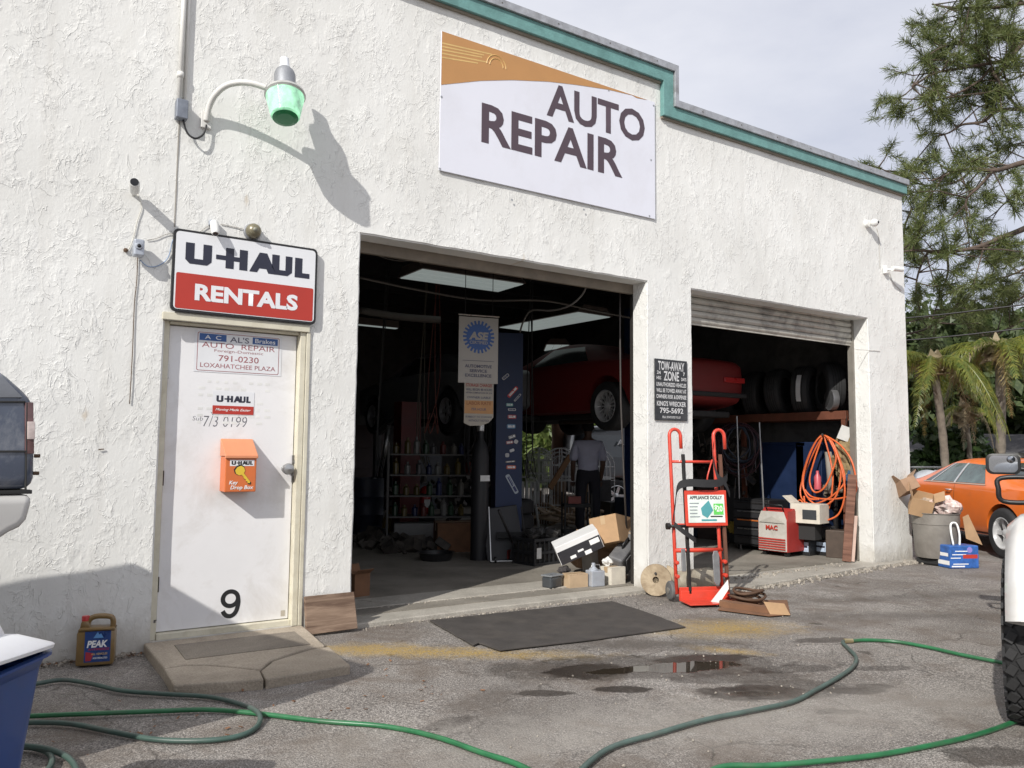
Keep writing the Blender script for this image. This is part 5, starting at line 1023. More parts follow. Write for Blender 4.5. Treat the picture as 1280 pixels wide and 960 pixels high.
def make_wheel(par, c, r_, w_, side, rim='slots', rmat=None, rr_=.62, tread=False):
    "tyre as part with its rim as sub-part; axis along local y, outer face to side"
    pr = [(r_ * rr_, -w_ / 2), (r_ * .86, -w_ * .52), (r_ * .96, -w_ * .46), (r_, -w_ * .36), (r_, w_ * .36), (r_ * .96, w_ * .46), (r_ * .86, w_ * .52), (r_ * rr_, w_ / 2), (r_ * rr_, -w_ / 2)]
    t_ = MB().lathe(pr, c, Y * side, 44)
    if tread:
        n_ = 34
        for k in range(n_):
            for j in range(5):
                a = 2 * math.pi * (k + .5 * (j % 2)) / n_; yy = (-.36 + .18 * j) * w_
                m3 = Matrix.Rotation(-a, 3, 'Y'); p = Vector(c) + m3 @ Vector((r_ + .004, 0, 0)) + Y * yy; mm = m3 @ Matrix.Rotation(.5 if j % 2 else -.5, 3, 'X')
                t_.box(p, (.022, w_ * .15, 2 * math.pi * r_ / n_ * .68), mm)
            for s_ in (-1, 1):
                a = 2 * math.pi * k / n_; m3 = Matrix.Rotation(-a, 3, 'Y'); t_.box(Vector(c) + m3 @ Vector((r_ * .955, s_ * w_ * .485, 0)), (r_ * .09, .014, .045 if k % 2 else .03), m3)
    to = t_.build('wheel', TYRE, par, 'auto', 0, False); R_ = r_ * rr_; rmat = rmat or CHR
    m = MB().lathe([(R_, -w_ * .1), (R_, w_ * .48), (R_ * .93, w_ * .5), (R_ * .90, w_ * .42), (R_ * .86, w_ * .12), (R_ * .86, -w_ * .1)], c, Y * side, 36)
    n_ = {'slots': 8, 'five': 5, 'mesh': 14, 'dish': 5}[rim]
    for k in range(n_):
        a = 2 * math.pi * k / n_; m3 = Matrix.Rotation(a, 3, 'Y'); wd_ = R_ * (.26 if n_ < 9 else .09)
        m.box(Vector(c) + m3 @ Vector((R_ * .5, 0, 0)) + Y * side * w_ * (.24 if rim != 'dish' else .12), (R_ * .85, .03, wd_), m3)
    m.lathe([(.0, w_ * .0), (R_ * .26, w_ * .0), (R_ * .25, w_ * .34), (R_ * .12, w_ * .42), (0, w_ * .42)], c, Y * side, 20)
    o = m.build('rim', rmat, None, 'auto', 0, False); o.parent = to
    b_ = MB().lathe([(.0, 0), (R_ * .85, 0), (R_ * .85, .01), (0, .01)], Vector(c) + Y * side * w_ * .02, Y * side, 24).build('brake_disc', UNDER, None, False, 0, False); b_.parent = to
    return to
def bvh(o): 
    me = o.data; return BVHTree.FromPolygons([v.co.copy() for v in me.vertices], [tuple(p.vertices) for p in me.polygons])
def drape(tree, quad, side, name, mat, par, off=.006, n_=8, axis='y'):
    "lay a thin panel (x,z corners) on the flank or (y,z) on the ends, following the curve of the body"
    m = MB(); g_ = []
    for j in range(n_ + 1):
        for i in range(n_ + 1):
            u, v = i / n_, j / n_
            p = [(quad[0][k] * (1 - u) + quad[1][k] * u) * (1 - v) + (quad[3][k] * (1 - u) + quad[2][k] * u) * v for k in (0, 1)]
            if axis == 'y': o_, d_ = Vector((p[0], 3 * side, p[1])), Vector((0, -side, 0))
            else: o_, d_ = Vector((6 * side, p[0], p[1])), Vector((-side, 0, 0))
            h, nn_, _, _ = tree.ray_cast(o_, d_)
            g_.append((h - d_ * off) if h else None)
    if any(x is None for x in g_):
        ok = [x for x in g_ if x is not None]
        if not ok: return None
        g_ = [x if x is not None else min(ok, key=lambda q_: 0) for x in g_]
    K = n_ + 1; fs = [(j * K + i, j * K + i + 1, (j + 1) * K + i + 1, (j + 1) * K + i) for j in range(n_) for i in range(n_)]
    if (side > 0) == (axis == 'y'): fs = [f[::-1] for f in fs]
    return m.add(g_, fs).build(name, mat, par, True, 0, False)

# ------------------------------------------------ orange coupe behind the trash barrel
OP = M('orange car paint', (.78, .17, .022), .32, 0, .06, 3, .0006, 30, (.55, .16, .06), .35, .5)
az = math.atan2(.83, .56)
wrear = on_z(1263, 699, 0); hd = Vector((math.cos(az), math.sin(az), 0)); lf = Vector((-hd.y, hd.x, 0))
oc = wrear + hd * 1.42 - lf * .80
car = thing('orange_coupe', 'bright orange old two door coupe parked at the far right beyond the trash barrel', 'car', (oc.x, oc.y, 0), az)
st = [(-2.42, .42, .80, .86, .60, .50), (-2.36, .34, .86, .93, .80, .66), (-1.9, .27, .90, .97, .87, .72), (-1.5, .25, .91, 1.00, .89, .72), (-1.25, .24, .92, 1.06, .90, .70), (-.62, .23, .92, 1.27, .90, .60), (-.1, .23, .92, 1.315, .90, .58), (.35, .23, .92, 1.28, .90, .58), (.98, .24, .91, .97, .90, .74), (1.3, .25, .90, .95, .89, .76), (2.0, .28, .86, .90, .86, .74), (2.35, .34, .80, .84, .80, .68), (2.42, .40, .74, .78, .66, .55)]
WH = [(-1.42, .78, .33), (-1.42, -.78, .33), (1.42, .78, .33), (1.42, -.78, .33)]
bd = car_body(st, OP, car, WH, .33); tb_ = bvh(bd)
for w3 in WH: make_wheel(car, (w3[0], w3[1], .33), .33, .24, 1 if w3[1] > 0 else -1, 'five', CHR, .64)
for s_ in (1, -1):
    drape(tb_, [(.40, .955), (-.22, .955), (-.18, 1.225), (.14, 1.225)], s_, 'door_glass', GLO, car)
    drape(tb_, [(-.26, .955), (-.98, .955), (-.62, 1.205), (-.22, 1.225)], s_, 'quarter_glass', GLO, car)
    drape(tb_, [(.62, .955), (.43, .955), (.19, 1.225), (.22, 1.225)], s_, 'vent_glass', GLS, car)
    drape(tb_, [(.44, .95), (.405, .95), (.145, 1.23), (.18, 1.23)], s_, 'chrome_post', CHR, car, .012)
    drape(tb_, [(-.215, .95), (-.262, .95), (-.222, 1.23), (-.175, 1.23)], s_, 'chrome_post', CHR, car, .012)
    drape(tb_, [(.66, .935), (-1.02, .935), (-1.0, .95), (.64, .95)], s_, 'belt_trim', M('bright trim', (.55, .4, .3), .3, .5), car, .012, 14)
    SE = M('shut line', (.05, .015, .01), .8)
    drape(tb_, [(-.30, .32), (-.308, .32), (-.268, .93), (-.26, .93)], s_, 'door_seam', SE, car, .003, 10)
    drape(tb_, [(.90, .32), (.892, .32), (.892, .90), (.90, .90)], s_, 'door_seam', SE, car, .003, 10)
    MB().tube([(-.12, s_ * .885, .84), (-.12, s_ * .92, .842), (-.22, s_ * .92, .842), (-.22, s_ * .885, .84)], .009, 6).build('door_handle', CHR, car, True, 0, False)
    drape(tb_, [(1.0, .275), (-1.0, .275), (-1.0, .30), (1.0, .30)], s_, 'rocker_trim', SE, car, .004, 14)
drape(tb_, [(-.55, 1.06), (.55, 1.06), (.48, 1.24), (-.48, 1.24)], -1, 'rear_window', GLS, car, .006, 8, 'x'); drape(tb_, [(-.62, .99), (.62, .99), (.5, 1.24), (-.5, 1.24)], 1, 'windshield', GLS, car, .006, 8, 'x')
MB().bb(-2.46, -2.40, -.82, .82, .42, .52).build('rear_bumper', CHR, car, False, .015, False); MB().bb(2.38, 2.45, -.82, .82, .36, .46).build('front_bumper', CHR, car, False, .015, False)
for s_ in (1, -1): MB().bb(-2.44, -2.37, s_ * .45 - .15, s_ * .45 + .15, .62, .72).build('tail_light', RED, car, False, .01, False); MB().lathe([(0, 0), (.08, 0), (.085, .02), (0, .03)], (2.38, s_ * .58, .66), X, 16).build('headlight', M('headlamp glass', (.6, .6, .6), .1), car, 'auto', 0, False)

# ------------------------------------------------ red car on the lift
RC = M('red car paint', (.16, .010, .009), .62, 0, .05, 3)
w0 = at_d(762, 505, 10.8); zl = w0.z - .33
rc_ = thing('red_car', 'red muscle car raised on the lift across the back of both bays', 'car', (w0.x + .80, w0.y + 1.40, zl), math.pi / 2)
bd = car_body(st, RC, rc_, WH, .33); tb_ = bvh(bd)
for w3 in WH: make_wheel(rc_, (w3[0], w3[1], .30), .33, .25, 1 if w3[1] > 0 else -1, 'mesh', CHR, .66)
for s_ in (1, -1):
    drape(tb_, [(.40, .955), (-.98, .955), (-.62, 1.205), (.14, 1.225)], s_, 'side_glass', GLS, rc_)
MB().bb(-2.3, 2.3, -.55, .55, .16, .24).build('chassis', UNDER, rc_, False, .02, False); MB().bb(-2.45, -2.38, -.72, .72, .42, .48).build('rear_bumper', UNDER, rc_, False, .015, False)
MB().tube(spline([(-2.3, .35, .2), (-1.6, .38, .18), (-.8, .3, .14), (.4, .28, .14)], 5), .035, 8).build('exhaust_pipe', M('rusty exhaust', (.1, .07, .05), .6, .5), rc_, True, 0, False)
for s_ in (1, -1): MB().bb(-2.435, -2.37, s_ * .50 - .2, s_ * .50 + .2, .62, .69).build('tail_light', M('tail lamp red', (.4, .02, .02), .3), rc_, False, .01, False)
# silver car on the left lift
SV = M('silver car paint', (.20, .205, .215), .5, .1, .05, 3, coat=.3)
w1 = at_d(562, 512, 12.6)
st2 = [(x, a, b2, c + (.06 if c > 1.1 else 0), d, e + (.04 if c > 1.1 else 0)) for x, a, b2, c, d, e in st]
sc_ = thing('silver_car', 'silver sedan raised on the far lift deep in the big bay', 'car', (w1.x + .8, w1.y + 1.40, w1.z - .33), math.pi / 2)
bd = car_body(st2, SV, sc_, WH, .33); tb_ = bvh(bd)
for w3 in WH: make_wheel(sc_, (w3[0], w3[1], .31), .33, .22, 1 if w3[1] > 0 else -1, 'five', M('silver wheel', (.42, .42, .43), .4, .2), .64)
for s_ in (1, -1): drape(tb_, [(.40, .965), (-.98, .965), (-.62, 1.25), (.14, 1.27)], s_, 'side_glass', GLS, sc_)
MB().bb(-2.2, 2.2, -.5, .5, .16, .24).build('chassis', UNDER, sc_, False, .02, False)

# lift columns
def lift_post(name, label, x, y, mat, h, w_=.30, d_=.26):
    t_ = thing(name, label, 'lift post', (x, y, .045), 0)
    m = MB().bb(-w_ / 2, w_ / 2, -d_ / 2, -d_ / 2 + .02, 0, h).bb(-w_ / 2, -w_ / 2 + .02, -d_ / 2 + .021, d_ / 2, 0, h).bb(w_ / 2 - .02, w_ / 2, -d_ / 2 + .021, d_ / 2, 0, h)
    m.build('column', mat, t_, False, 0, False); MB().bb(-w_ / 2 - .08, w_ / 2 + .08, -d_ / 2 - .08, d_ / 2 + .08, -.003, .015).build('foot_plate', mat, t_, False, 0, False)
    MB().bb(-w_ / 2 + .03, w_ / 2 - .03, -d_ / 2 + .03, d_ / 2 + .06, h * .5, h * .5 + .5).build('carriage', UNDER, t_, False, 0, False); return t_
BP = M('blue lift paint', (.010, .024, .075), .5, 0, .1, 5); RP2 = M('dark red lift paint', (.11, .014, .012), .5, 0, .15, 5)
P = at_d(633, 600, 9.9); bp_ = lift_post('blue_lift_post', 'blue two post lift column plastered with stickers', P.x, P.y, BP, 2.75, .33)
bp_.rotation_euler = (0, 0, -YAW * .6)
fy = -.13 - .002
STK = [((632, 471), .10, .04, (.5, .5, .5), 40, 'stripe'), ((641, 490), .17, .045, (.55, .04, .04), 48, 'a'), ((648, 497), .12, .025, (.5, .5, .5), 48, 'b'), ((637, 506), .09, .04, (.1, .35, .33), 0, 'c'), ((640, 512), .10, .03, (.6, .6, .6), 0, 'd'),
       ((640, 521), .11, .05, (.45, .06, .08), 0, 'e'), ((639, 533), .11, .055, (.10, .25, .42), 0, 'f'), ((640, 546), .10, .05, (.12, .12, .13), 20, 'g'), ((637, 553), .09, .04, (.35, .10, .10), 8, 'h'), ((645, 552), .05, .05, (.55, .55, .55), -30, 'i'), ((640, 563), .06, .035, (.6, .6, .6), 20, 'j'), ((634, 569), .05, .05, (.5, .5, .5), 0, 'k'), ((638, 577), .12, .02, (.3, .25, .2), 5, 'l'), ((639, 584), .12, .045, (.60, .12, .05), 0, 'm'), ((640, 605), .26, .055, (.42, .47, .52), -60, 'n')]
bpm = wm(bp_)
for (pp, w_, h_, colr, ang, nm_) in STK:
    # pixel to the post's front face
    n_ = (bpm.to_3x3() @ Vector((0, -1, 0))); o_ = bpm @ Vector((0, fy, 0)); d_ = ray(*pp); k_ = (o_ - CAM).dot(n_) / d_.dot(n_); L_ = bpm.inverted() @ (CAM + d_ * k_)
    ux = Vector((math.cos(R(ang)), 0, math.sin(R(ang)))); uz = Vector((-math.sin(R(ang)), 0, math.cos(R(ang)))); lx = max(-.14 + w_ * abs(ux.x) / 2, min(.14 - w_ * abs(ux.x) / 2, L_.x))
    mt_ = M('sticker ink %.2f %.2f %.2f' % colr, colr, .5)
    s_ = MB().prism(rr(w_, h_, min(w_, h_) * .3, 3), (lx, fy - .0005, L_.z), ux, uz, .0006).build('sticker', mt_, bp_, False, 0, False)
    if w_ > .085: r_ = rects((lx, fy - .0018, L_.z), ux, uz, 0, [(-w_ * .38, w_ * .1, -h_ * .25, h_ * .05), (w_ * .14, w_ * .4, -h_ * .25, h_ * .3), (-w_ * .4, w_ * .05, h_ * .15, h_ * .3)]).build('print', WHITE if sum(colr) < 1.0 else M('print navy', (.04, .05, .15), .5), None, False, 0, False); r_.parent = s_
P = at_d(507, 640, 11.8); lift_post('red_lift_post', 'dark red lift column deep in the left of the big bay', P.x, P.y, RP2, 2.0, .32)
P = at_d(806, 520, 10.5); lift_post('blue_lift_post', 'plain blue lift column hidden in the gloom beside the pier', P.x + .35, P.y + .5, BP, 3.3)
P = at_d(600, 600, 9.6); ty = thing('gas_cylinder', 'tall black gas cylinder with a small white label left of the blue lift post', 'gas cylinder', (P.x, P.y, .045))
MB().lathe([(.0, .0), (.105, .0), (.105, 1.22), (.08, 1.36), (.035, 1.43), (.035, 1.52), (0, 1.52)], (0, 0, 0), Z, 18).build('cylinder_shell', M('black cylinder', (.012, .012, .014), .55), ty, 'auto', 0, False); MB().lathe([(.04, 1.52), (.05, 1.53), (.05, 1.62), (.02, 1.65), (0, 1.65)], (0, 0, 0), Z, 12).build('valve', METAL, ty, 'auto', 0, False); MB().bb(-.06, .07, -.1075, -.1065, .93, 1.0).build('label', LBL, ty, False, 0, False)

# hanging service certification sign with blue gear
P0, P1 = at_d(574, 395, 8.3), at_d(623, 400, 8.45); uxs = Vector((P1.x - P0.x, P1.y - P0.y, 0)); ws = uxs.length; uxs.normalize(); Cn = (P0 + P1) / 2
hs = ws * 1.60; ztop = P0.z; Oc = Vector((Cn.x, Cn.y, ztop - hs / 2)); nS = uxs.cross(Z)
ase = thing('certified_sign', 'hanging cream sign with a blue gear emblem in the big bay', 'sign', (Oc.x, Oc.y, ztop))
CRM = M('cream sign', (.34, .315, .28), .5, 0, .05, 3)
MB().prism([(-ws / 2, -hs / 2), (ws / 2, -hs / 2), (ws / 2, hs / 2), (-ws / 2, hs / 2)], Oc, uxs, Z, -.012).build('sign_panel', CRM, ase)
e1 = .003
gear = []
for k in range(24):
    a = 2 * math.pi * k / 24
    for da, r_ in ((-.085, .78), (-.06, 1.0), (.06, 1.0), (.085, .78)): gear.append((ws * .40 * r_ * math.cos(a + da), ws * .40 * r_ * math.sin(a + da)))
GB = M('gear blue', (.03, .09, .28), .5)
gc_ = Oc + Z * hs * .20; MB().prism(gear, gc_ + nS * .002, uxs, Z, .001).build('gear_emblem', GB, ase)
ot = lambda s, dz, w_, h_, mat, b_=.02, sh=0.: text(ase, s, mat, Oc + nS * .0048 + Z * dz, uxs, Z, w_, h_, b_, 'lettering', sh)
ot('ASE', hs * .215, ws * .50, ws * .20, CRM, .05, .15); ot('CERTIFIED', hs * .115, ws * .46, ws * .075, CRM, .02)
ot('AUTOMOTIVE', -hs * .245, ws * .68, ws * .075, PBK, .02); ot('SERVICE', -hs * .315, ws * .44, ws * .075, PBK, .02); ot('EXCELLENCE', -hs * .385, ws * .66, ws * .075, PBK, .02)
MB().prism([(-ws * .4, -.004), (ws * .4, -.004), (ws * .4, .0), (-ws * .4, .0)], Oc + nS * .004 - Z * hs * .16, uxs, Z, .0005).build('rule_line', PBK, ase)
MB().tube([Oc + uxs * -ws * .52 + Z * (hs / 2 + .02), Oc + uxs * ws * .52 + Z * (hs / 2 + .02)], .009, 6).build('hanger_bar', METAL, ase)
for a_ in (-.35, .35): MB().tube([Oc + uxs * ws * a_ + Z * hs / 2, Oc + uxs * ws * a_ + Z * 4.1 - Z * Oc.z], .004, 5).build('hanger_wire', DKM, ase)
# notice sheet hung under it
w2, h2 = ws * .74, ws * 1.05; O2 = Oc - Z * (hs / 2 + h2 / 2 - .01) + uxs * ws * .03 - nS * .006
nb = thing('labour_notice', 'torn paper notice with an orange band hung below the blue gear sign', 'notice', O2)
MB().prism([(-w2 / 2, -h2 * .44), (-w2 * .3, -h2 * .5), (w2 * .1, -h2 * .49), (w2 * .35, -h2 * .42), (w2 / 2, -h2 * .30), (w2 / 2, h2 / 2), (-w2 / 2, h2 / 2)], O2, uxs, Z, .002).build('paper', M('old paper', (.34, .31, .26), .7, 0, .06, 5), nb)
MB().prism([(-w2 * .49, -h2 * .22), (w2 * .49, -h2 * .22), (w2 * .49, h2 * .08), (-w2 * .49, h2 * .08)], O2 + nS * .003, uxs, Z, .0005).build('orange_band', M('orange print', (.42, .22, .09), .6), nb)
nt2 = lambda s, dz, h_, w_, mat: text(nb, s, mat, O2 + nS * .0048 + Z * dz, uxs, Z, w_, h_, .012)
nt2('STORAGE CHARGES', h2 * .43, h2 * .07, w2 * .9, M('print red', (.30, .04, .03), .6)); nt2('WILL BEGIN 48 HOURS', h2 * .33, h2 * .055, w2 * .9, PBK); nt2('AFTER COMPLETION OF JOB', h2 * .25, h2 * .05, w2 * .9, PBK); nt2('OWNER LIABLE', h2 * .15, h2 * .05, w2 * .8, PBK)
nt2('LABOR RATE', h2 * .02, h2 * .08, w2 * .84, M('print dark orange', (.25, .09, .03), .6)); nt2('PER HOUR', -h2 * .12, h2 * .06, w2 * .5, PBK); nt2('SUBJECT TO CHANGE', -h2 * .30, h2 * .05, w2 * .9, PBK); nt2('WITHOUT NOTICE', -h2 * .38, h2 * .05, w2 * .7, PBK)

# ceiling lights
DIF = M('fluorescent diffuser', (.42, .44, .42), .4, 0, .1, 3, emit=(.86, .98, .95), es=.22); FXB = M('fixture housing', (.22, .17, .15), .6)
def fixture(c, sx_, sy_, rz, label, es=None):
    t_ = thing('ceiling_light', label, 'ceiling light', c, rz, 'ceiling lights of the repair bays')
    MB().prism([(-sy_ / 2, 0), (sy_ / 2, 0), (sy_ * .3, .12), (-sy_ * .3, .12)], (-sx_ / 2, 0, 0), Y, Z, sx_).build('housing', FXB, t_, False, 0, False)
    d_ = MB()
    for k in (-1, 0, 1): d_.bb(-sx_ / 2 + .02, sx_ / 2 - .02, k * sy_ * .3 - sy_ * .14, k * sy_ * .3 + sy_ * .14, -.012, -.002)
    d_.build('diffuser', DIF, t_, False, .008, False)
    for a_ in (-.4, .4): MB().tube([(sx_ * a_, 0, .12), (sx_ * a_, 0, 4.07 - c[2])], .006, 5).build('hanger', DKM, t_, False, 0, False)
    return t_
fixture((3.98, 2.98, 3.5), 1.5, .70, 0, 'wide fluorescent light nearest the lintel of the big bay')
a = (on_z(640, 412, 3.4) + on_z(748, 392, 3.4)) / 2; d_ = on_z(748, 392, 3.4) - on_z(640, 412, 3.4)
fixture((a.x, a.y, 3.4), d_.length * .94, .75, math.atan2(d_.y, d_.x), 'fluorescent light with a brown end above the red car')
a = (on_z(650, 462, 3.3) + on_z(680, 461, 3.3)) / 2; fixture((a.x, a.y, 3.3), 1.3, .3, 1.1, 'distant narrow fluorescent light right of the blue post')
a = on_z(463, 407, 3.4); fixture((a.x - .3, a.y, 3.4), 1.6, .12, .0, 'distant thin fluorescent light behind the left jamb')
a = on_z(700, 425, 3.4); o = fixture((a.x + 1.0, a.y + 1.5, 3.45), 1.6, .5, 1.0, 'dim fluorescent light deep above the red car')  # diffuser glows weakly like the other fixtures
# loose wires and pipes under the ceiling
PW = M('dusty pipe', (.12, .11, .10), .7)
def inner(px, r_, mat, name, label, cat, sub=6):
    o = MB().tube(spline([at_d(*p) for p in px], sub), r_, 6).build(name, mat, None, True); return tag(o, label, cat)
inner([(735, 352, 7.8), (728, 368, 7.9), (712, 382, 8.0), (690, 388, 8.2), (665, 388, 8.4), (655, 400, 8.6), (650, 415, 8.8)], .010, PW, 'air_hose', 'grey air hose sagging from the right of the big bay lintel', 'hose')
inner([(450, 347, 8.0), (520, 362, 8.4), (600, 375, 8.9), (680, 376, 9.2), (740, 388, 9.4), (792, 398, 9.6)], .012, PW, 'conduit', 'long dusty conduit crossing under the bay ceiling', 'conduit')
inner([(450, 388, 10), (500, 396, 10.2), (550, 400, 10.4)], .05, PW, 'duct_pipe', 'fat grey duct in the upper left of the big bay', 'pipe')
inner([(450, 300, 7.6), (470, 318, 7.7), (500, 326, 7.8), (540, 322, 7.9)], .006, PW, 'loose_wire', 'loose wire in the top left of the big bay', 'wire')
inner([(775, 350, 8.2), (776, 500, 8.2), (783, 660, 8.2)], .010, M('chain grey', (.10, .09, .085), .5, .5), 'door_chain', 'long door chain hanging just inside the pier', 'chain', 2)

# clutter along the left of the big bay
P = on_z(505, 671, .045); bk_ = thing('bucket', 'small pale bucket at the foot of the red lift post', 'bucket', P); MB().lathe([(.0, .0), (.12, .0), (.15, .30), (.155, .30), (.155, .32), (.14, .32), (.11, .02), (0, .02)], (0, 0, 0), Z, 20).build('bucket_body', M('pale bucket', (.20, .21, .22), .5), bk_, 'auto', 0, False); MB().tube([(.15 * math.cos(a), 0, .32 + .12 * math.sin(a)) for a in [math.pi * k / 8 for k in range(9)]], .005, 5).build('handle', METAL, bk_, True, 0, False)
P = on_z(487, 668, .045); o = MB().lathe([(.0, .0), (.11, .0), (.12, .10), (.115, .22), (.05, .34), (.03, .38), (.03, .42), (0, .42)], (0, 0, 0), Z, 14).build('yellow_jug', M('dull yellow plastic', (.24, .16, .03), .5)); o.location = P; tag(o, 'dull yellow plastic jug left of the small bucket', 'jug')
P = on_z(530, 672, .045); fe = thing('fire_extinguisher', 'red fire extinguisher standing between the red post and the shelf rack', 'fire extinguisher', (P.x, P.y, .35)); MB().lathe([(.0, .0), (.08, .0), (.085, .02), (.085, .36), (.06, .42), (.025, .45), (0, .46)], (0, 0, 0), Z, 16).build('cylinder_shell', M('extinguisher red', (.30, .012, .012), .3), fe, 'auto', 0, False); MB().box((.0, 0, .49), (.13, .025, .03)).build('handle', BLACK, fe, False, 0, False); MB().tube([(.03, 0, .48), (.10, 0, .44), (.11, 0, .2)], .01, 6).build('nozzle_hose', BLACK, fe, True, 0, False); MB().bb(-.05, .05, -.087, -.085, .14, .26).build('label', LBL, fe, False, 0, False); MB().bb(-.12, .12, -.1, .1, -.345, -.002).build('stand', UNDER, fe, False, 0, False)
P = on_z(590, 690, .045); carton('brown_box', 'large brown cardboard box on the floor below the shelf rack', (P.x - .05, P.y + .25, .045), (.62, .4, .36), (0, 0, -.35), CBD, False, False)
# shelf rack with bottles and cans
P = on_z(572, 688, .045); rkx, rky = P.x + .02, P.y + .75
rk = thing('shelf_rack', 'dark wire shelf rack crowded with bottles left of the gas cylinder', 'shelf rack', (rkx, rky, .045), -YAW * .7)
DKS = M('rack steel', (.07, .068, .065), .5, .5, .2)
for a_, b4 in ((-.62, -.22), (.62, -.22), (.62, .22), (-.62, .22)): MB().bb(a_ - .012, a_ + .012, b4 - .012, b4 + .012, 0, 1.40).build('upright', DKS, rk, False, 0, False)
shz = (.38, .66, .94, 1.22)
for z_ in shz: MB().bb(-.60, .60, -.22, .22, z_, z_ + .02).build('shelf', DKS, rk, False, 0, False)
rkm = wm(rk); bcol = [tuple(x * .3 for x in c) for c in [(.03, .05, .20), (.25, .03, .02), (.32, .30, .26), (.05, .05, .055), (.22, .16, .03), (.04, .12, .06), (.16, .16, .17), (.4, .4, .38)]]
bn = ['navy', 'red', 'pale', 'black', 'amber', 'green', 'grey', 'white']
proto = {}; ORD = ['first', 'second', 'third', 'fourth', 'fifth', 'sixth', 'seventh', 'eighth', 'ninth', 'tenth', 'eleventh', 'twelfth']
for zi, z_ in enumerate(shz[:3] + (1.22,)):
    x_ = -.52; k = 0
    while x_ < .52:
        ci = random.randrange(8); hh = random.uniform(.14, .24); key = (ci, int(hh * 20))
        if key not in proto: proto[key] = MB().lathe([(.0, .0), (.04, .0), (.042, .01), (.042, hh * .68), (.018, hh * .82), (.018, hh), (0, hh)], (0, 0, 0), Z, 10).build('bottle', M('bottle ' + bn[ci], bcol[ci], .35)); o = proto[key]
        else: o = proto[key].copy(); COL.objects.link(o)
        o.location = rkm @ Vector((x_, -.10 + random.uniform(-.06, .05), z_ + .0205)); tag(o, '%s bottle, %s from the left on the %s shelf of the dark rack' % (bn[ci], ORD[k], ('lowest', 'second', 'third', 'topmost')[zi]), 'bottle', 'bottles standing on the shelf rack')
        x_ += random.uniform(.10, .17); k += 1
P = on_z(560, 690, .045)
o = MB().bb(-.28, .28, -.15, .15, 0, .30).build('white_tub', M('dull white tub', (.17, .17, .165), .6), None, False, .02); o.location = rkm @ Vector((-.25, .0, .0)); o.rotation_euler = rk.rotation_euler; tag(o, 'grey white plastic tub under the lowest shelf of the rack', 'tub')
# hanging dark hoses and belts behind the sign
for i, (px_, py_, D_, hh, ww) in enumerate(((590, 545, 10.2, .75, .30), (608, 540, 10.0, .6, .2))):
    c_ = at_d(px_, py_, D_); m = MB()
    for k in range(7): 
        w_, h_ = ww * random.uniform(.3, .6), hh * random.uniform(.35, .6)
        m.tube([c_ + Vector((RIGHT.x, RIGHT.y, 0)) * w_ * math.sin(a) * (.6 + .4 * math.cos(a / 2)) + Z * h_ * math.cos(a) + Z * (hh / 2 - h_) + Y * .02 * k for a in [2 * math.pi * j / 20 for j in range(20)]], .009, 5, False, True)
    tag(m.build('belt_bundle', BLACK, None, True), ('left' if i == 0 else 'right') + ' bundle of black drive belts hanging behind the notice', 'drive belts')
# folded black creeper chair by the blue post
P = on_z(640, 702, .045); cb_ = Vector((P.x, P.y + .12, .045)); ck = thing('folding_cart', 'black folded cart leaning at the foot of the blue lift post', 'cart', cb_, -.35)
BKF = M('black vinyl', (.014, .014, .016), .5)
o = MB().box((0, 0, .32), (.46, .04, .64)).build('back_panel', BKF, ck, False, .012, False); o.rotation_euler = (R(-14), R(-7), 0)
for s_ in (-1, 1): MB().tube([(s_ * .22, -.16, 0), (s_ * .20, .10, .62)], .010, 6).build('frame_tube', METAL if s_ < 0 else DKM, ck, False, 0, False)
MB().tube([(-.24, -.22, .02), (.16, -.20, .02)], .01, 6).build('frame_tube', METAL, ck, False, 0, False); MB().box((0.05, -.03, .30), (.36, .02, .07)).build('pocket', UNDER, ck, False, 0, False)
for s_ in (-1, 1): MB().lathe([(.0, -.012), (.035, -.012), (.035, .012), (0, .012)], (s_ * .18, -.2, .037), X, 12).build('caster', BLACK, ck, 'auto', 0, False)
# low dark bench row so the back reads as clutter
rng2 = random.Random(3)
for i, (x_, y_, w_, d_, h_, lab) in enumerate(((3.2, 9.6, 1.6, .5, .95, 'grey steel workbench against the back wall, left end'), (5.2, 9.9, 1.5, .5, 1.8, 'dark tool cabinet against the back wall'), (6.9, 10.2, 1.2, .5, 1.2, 'low metal cabinet in the back right corner'))):
    t_ = thing('cabinet', lab, 'cabinet', (x_, y_, .045)); cm_ = M('cabinet %d' % i, ((.06, .06, .06), (.05, .03, .03), (.035, .04, .05))[i], .5)
    MB().bb(-w_ / 2, w_ / 2, -d_ / 2, d_ / 2, 0, h_).build('cabinet_body', cm_, t_, False, .01, False)
    for k in range(4): MB().bb(-w_ / 2 + .03, w_ / 2 - .03, -d_ / 2 - .02, -d_ / 2 - .001, .05 + k * (h_ - .08) / 4, .02 + (k + 1) * (h_ - .08) / 4).build('drawer', cm_, t_, False, .004, False)
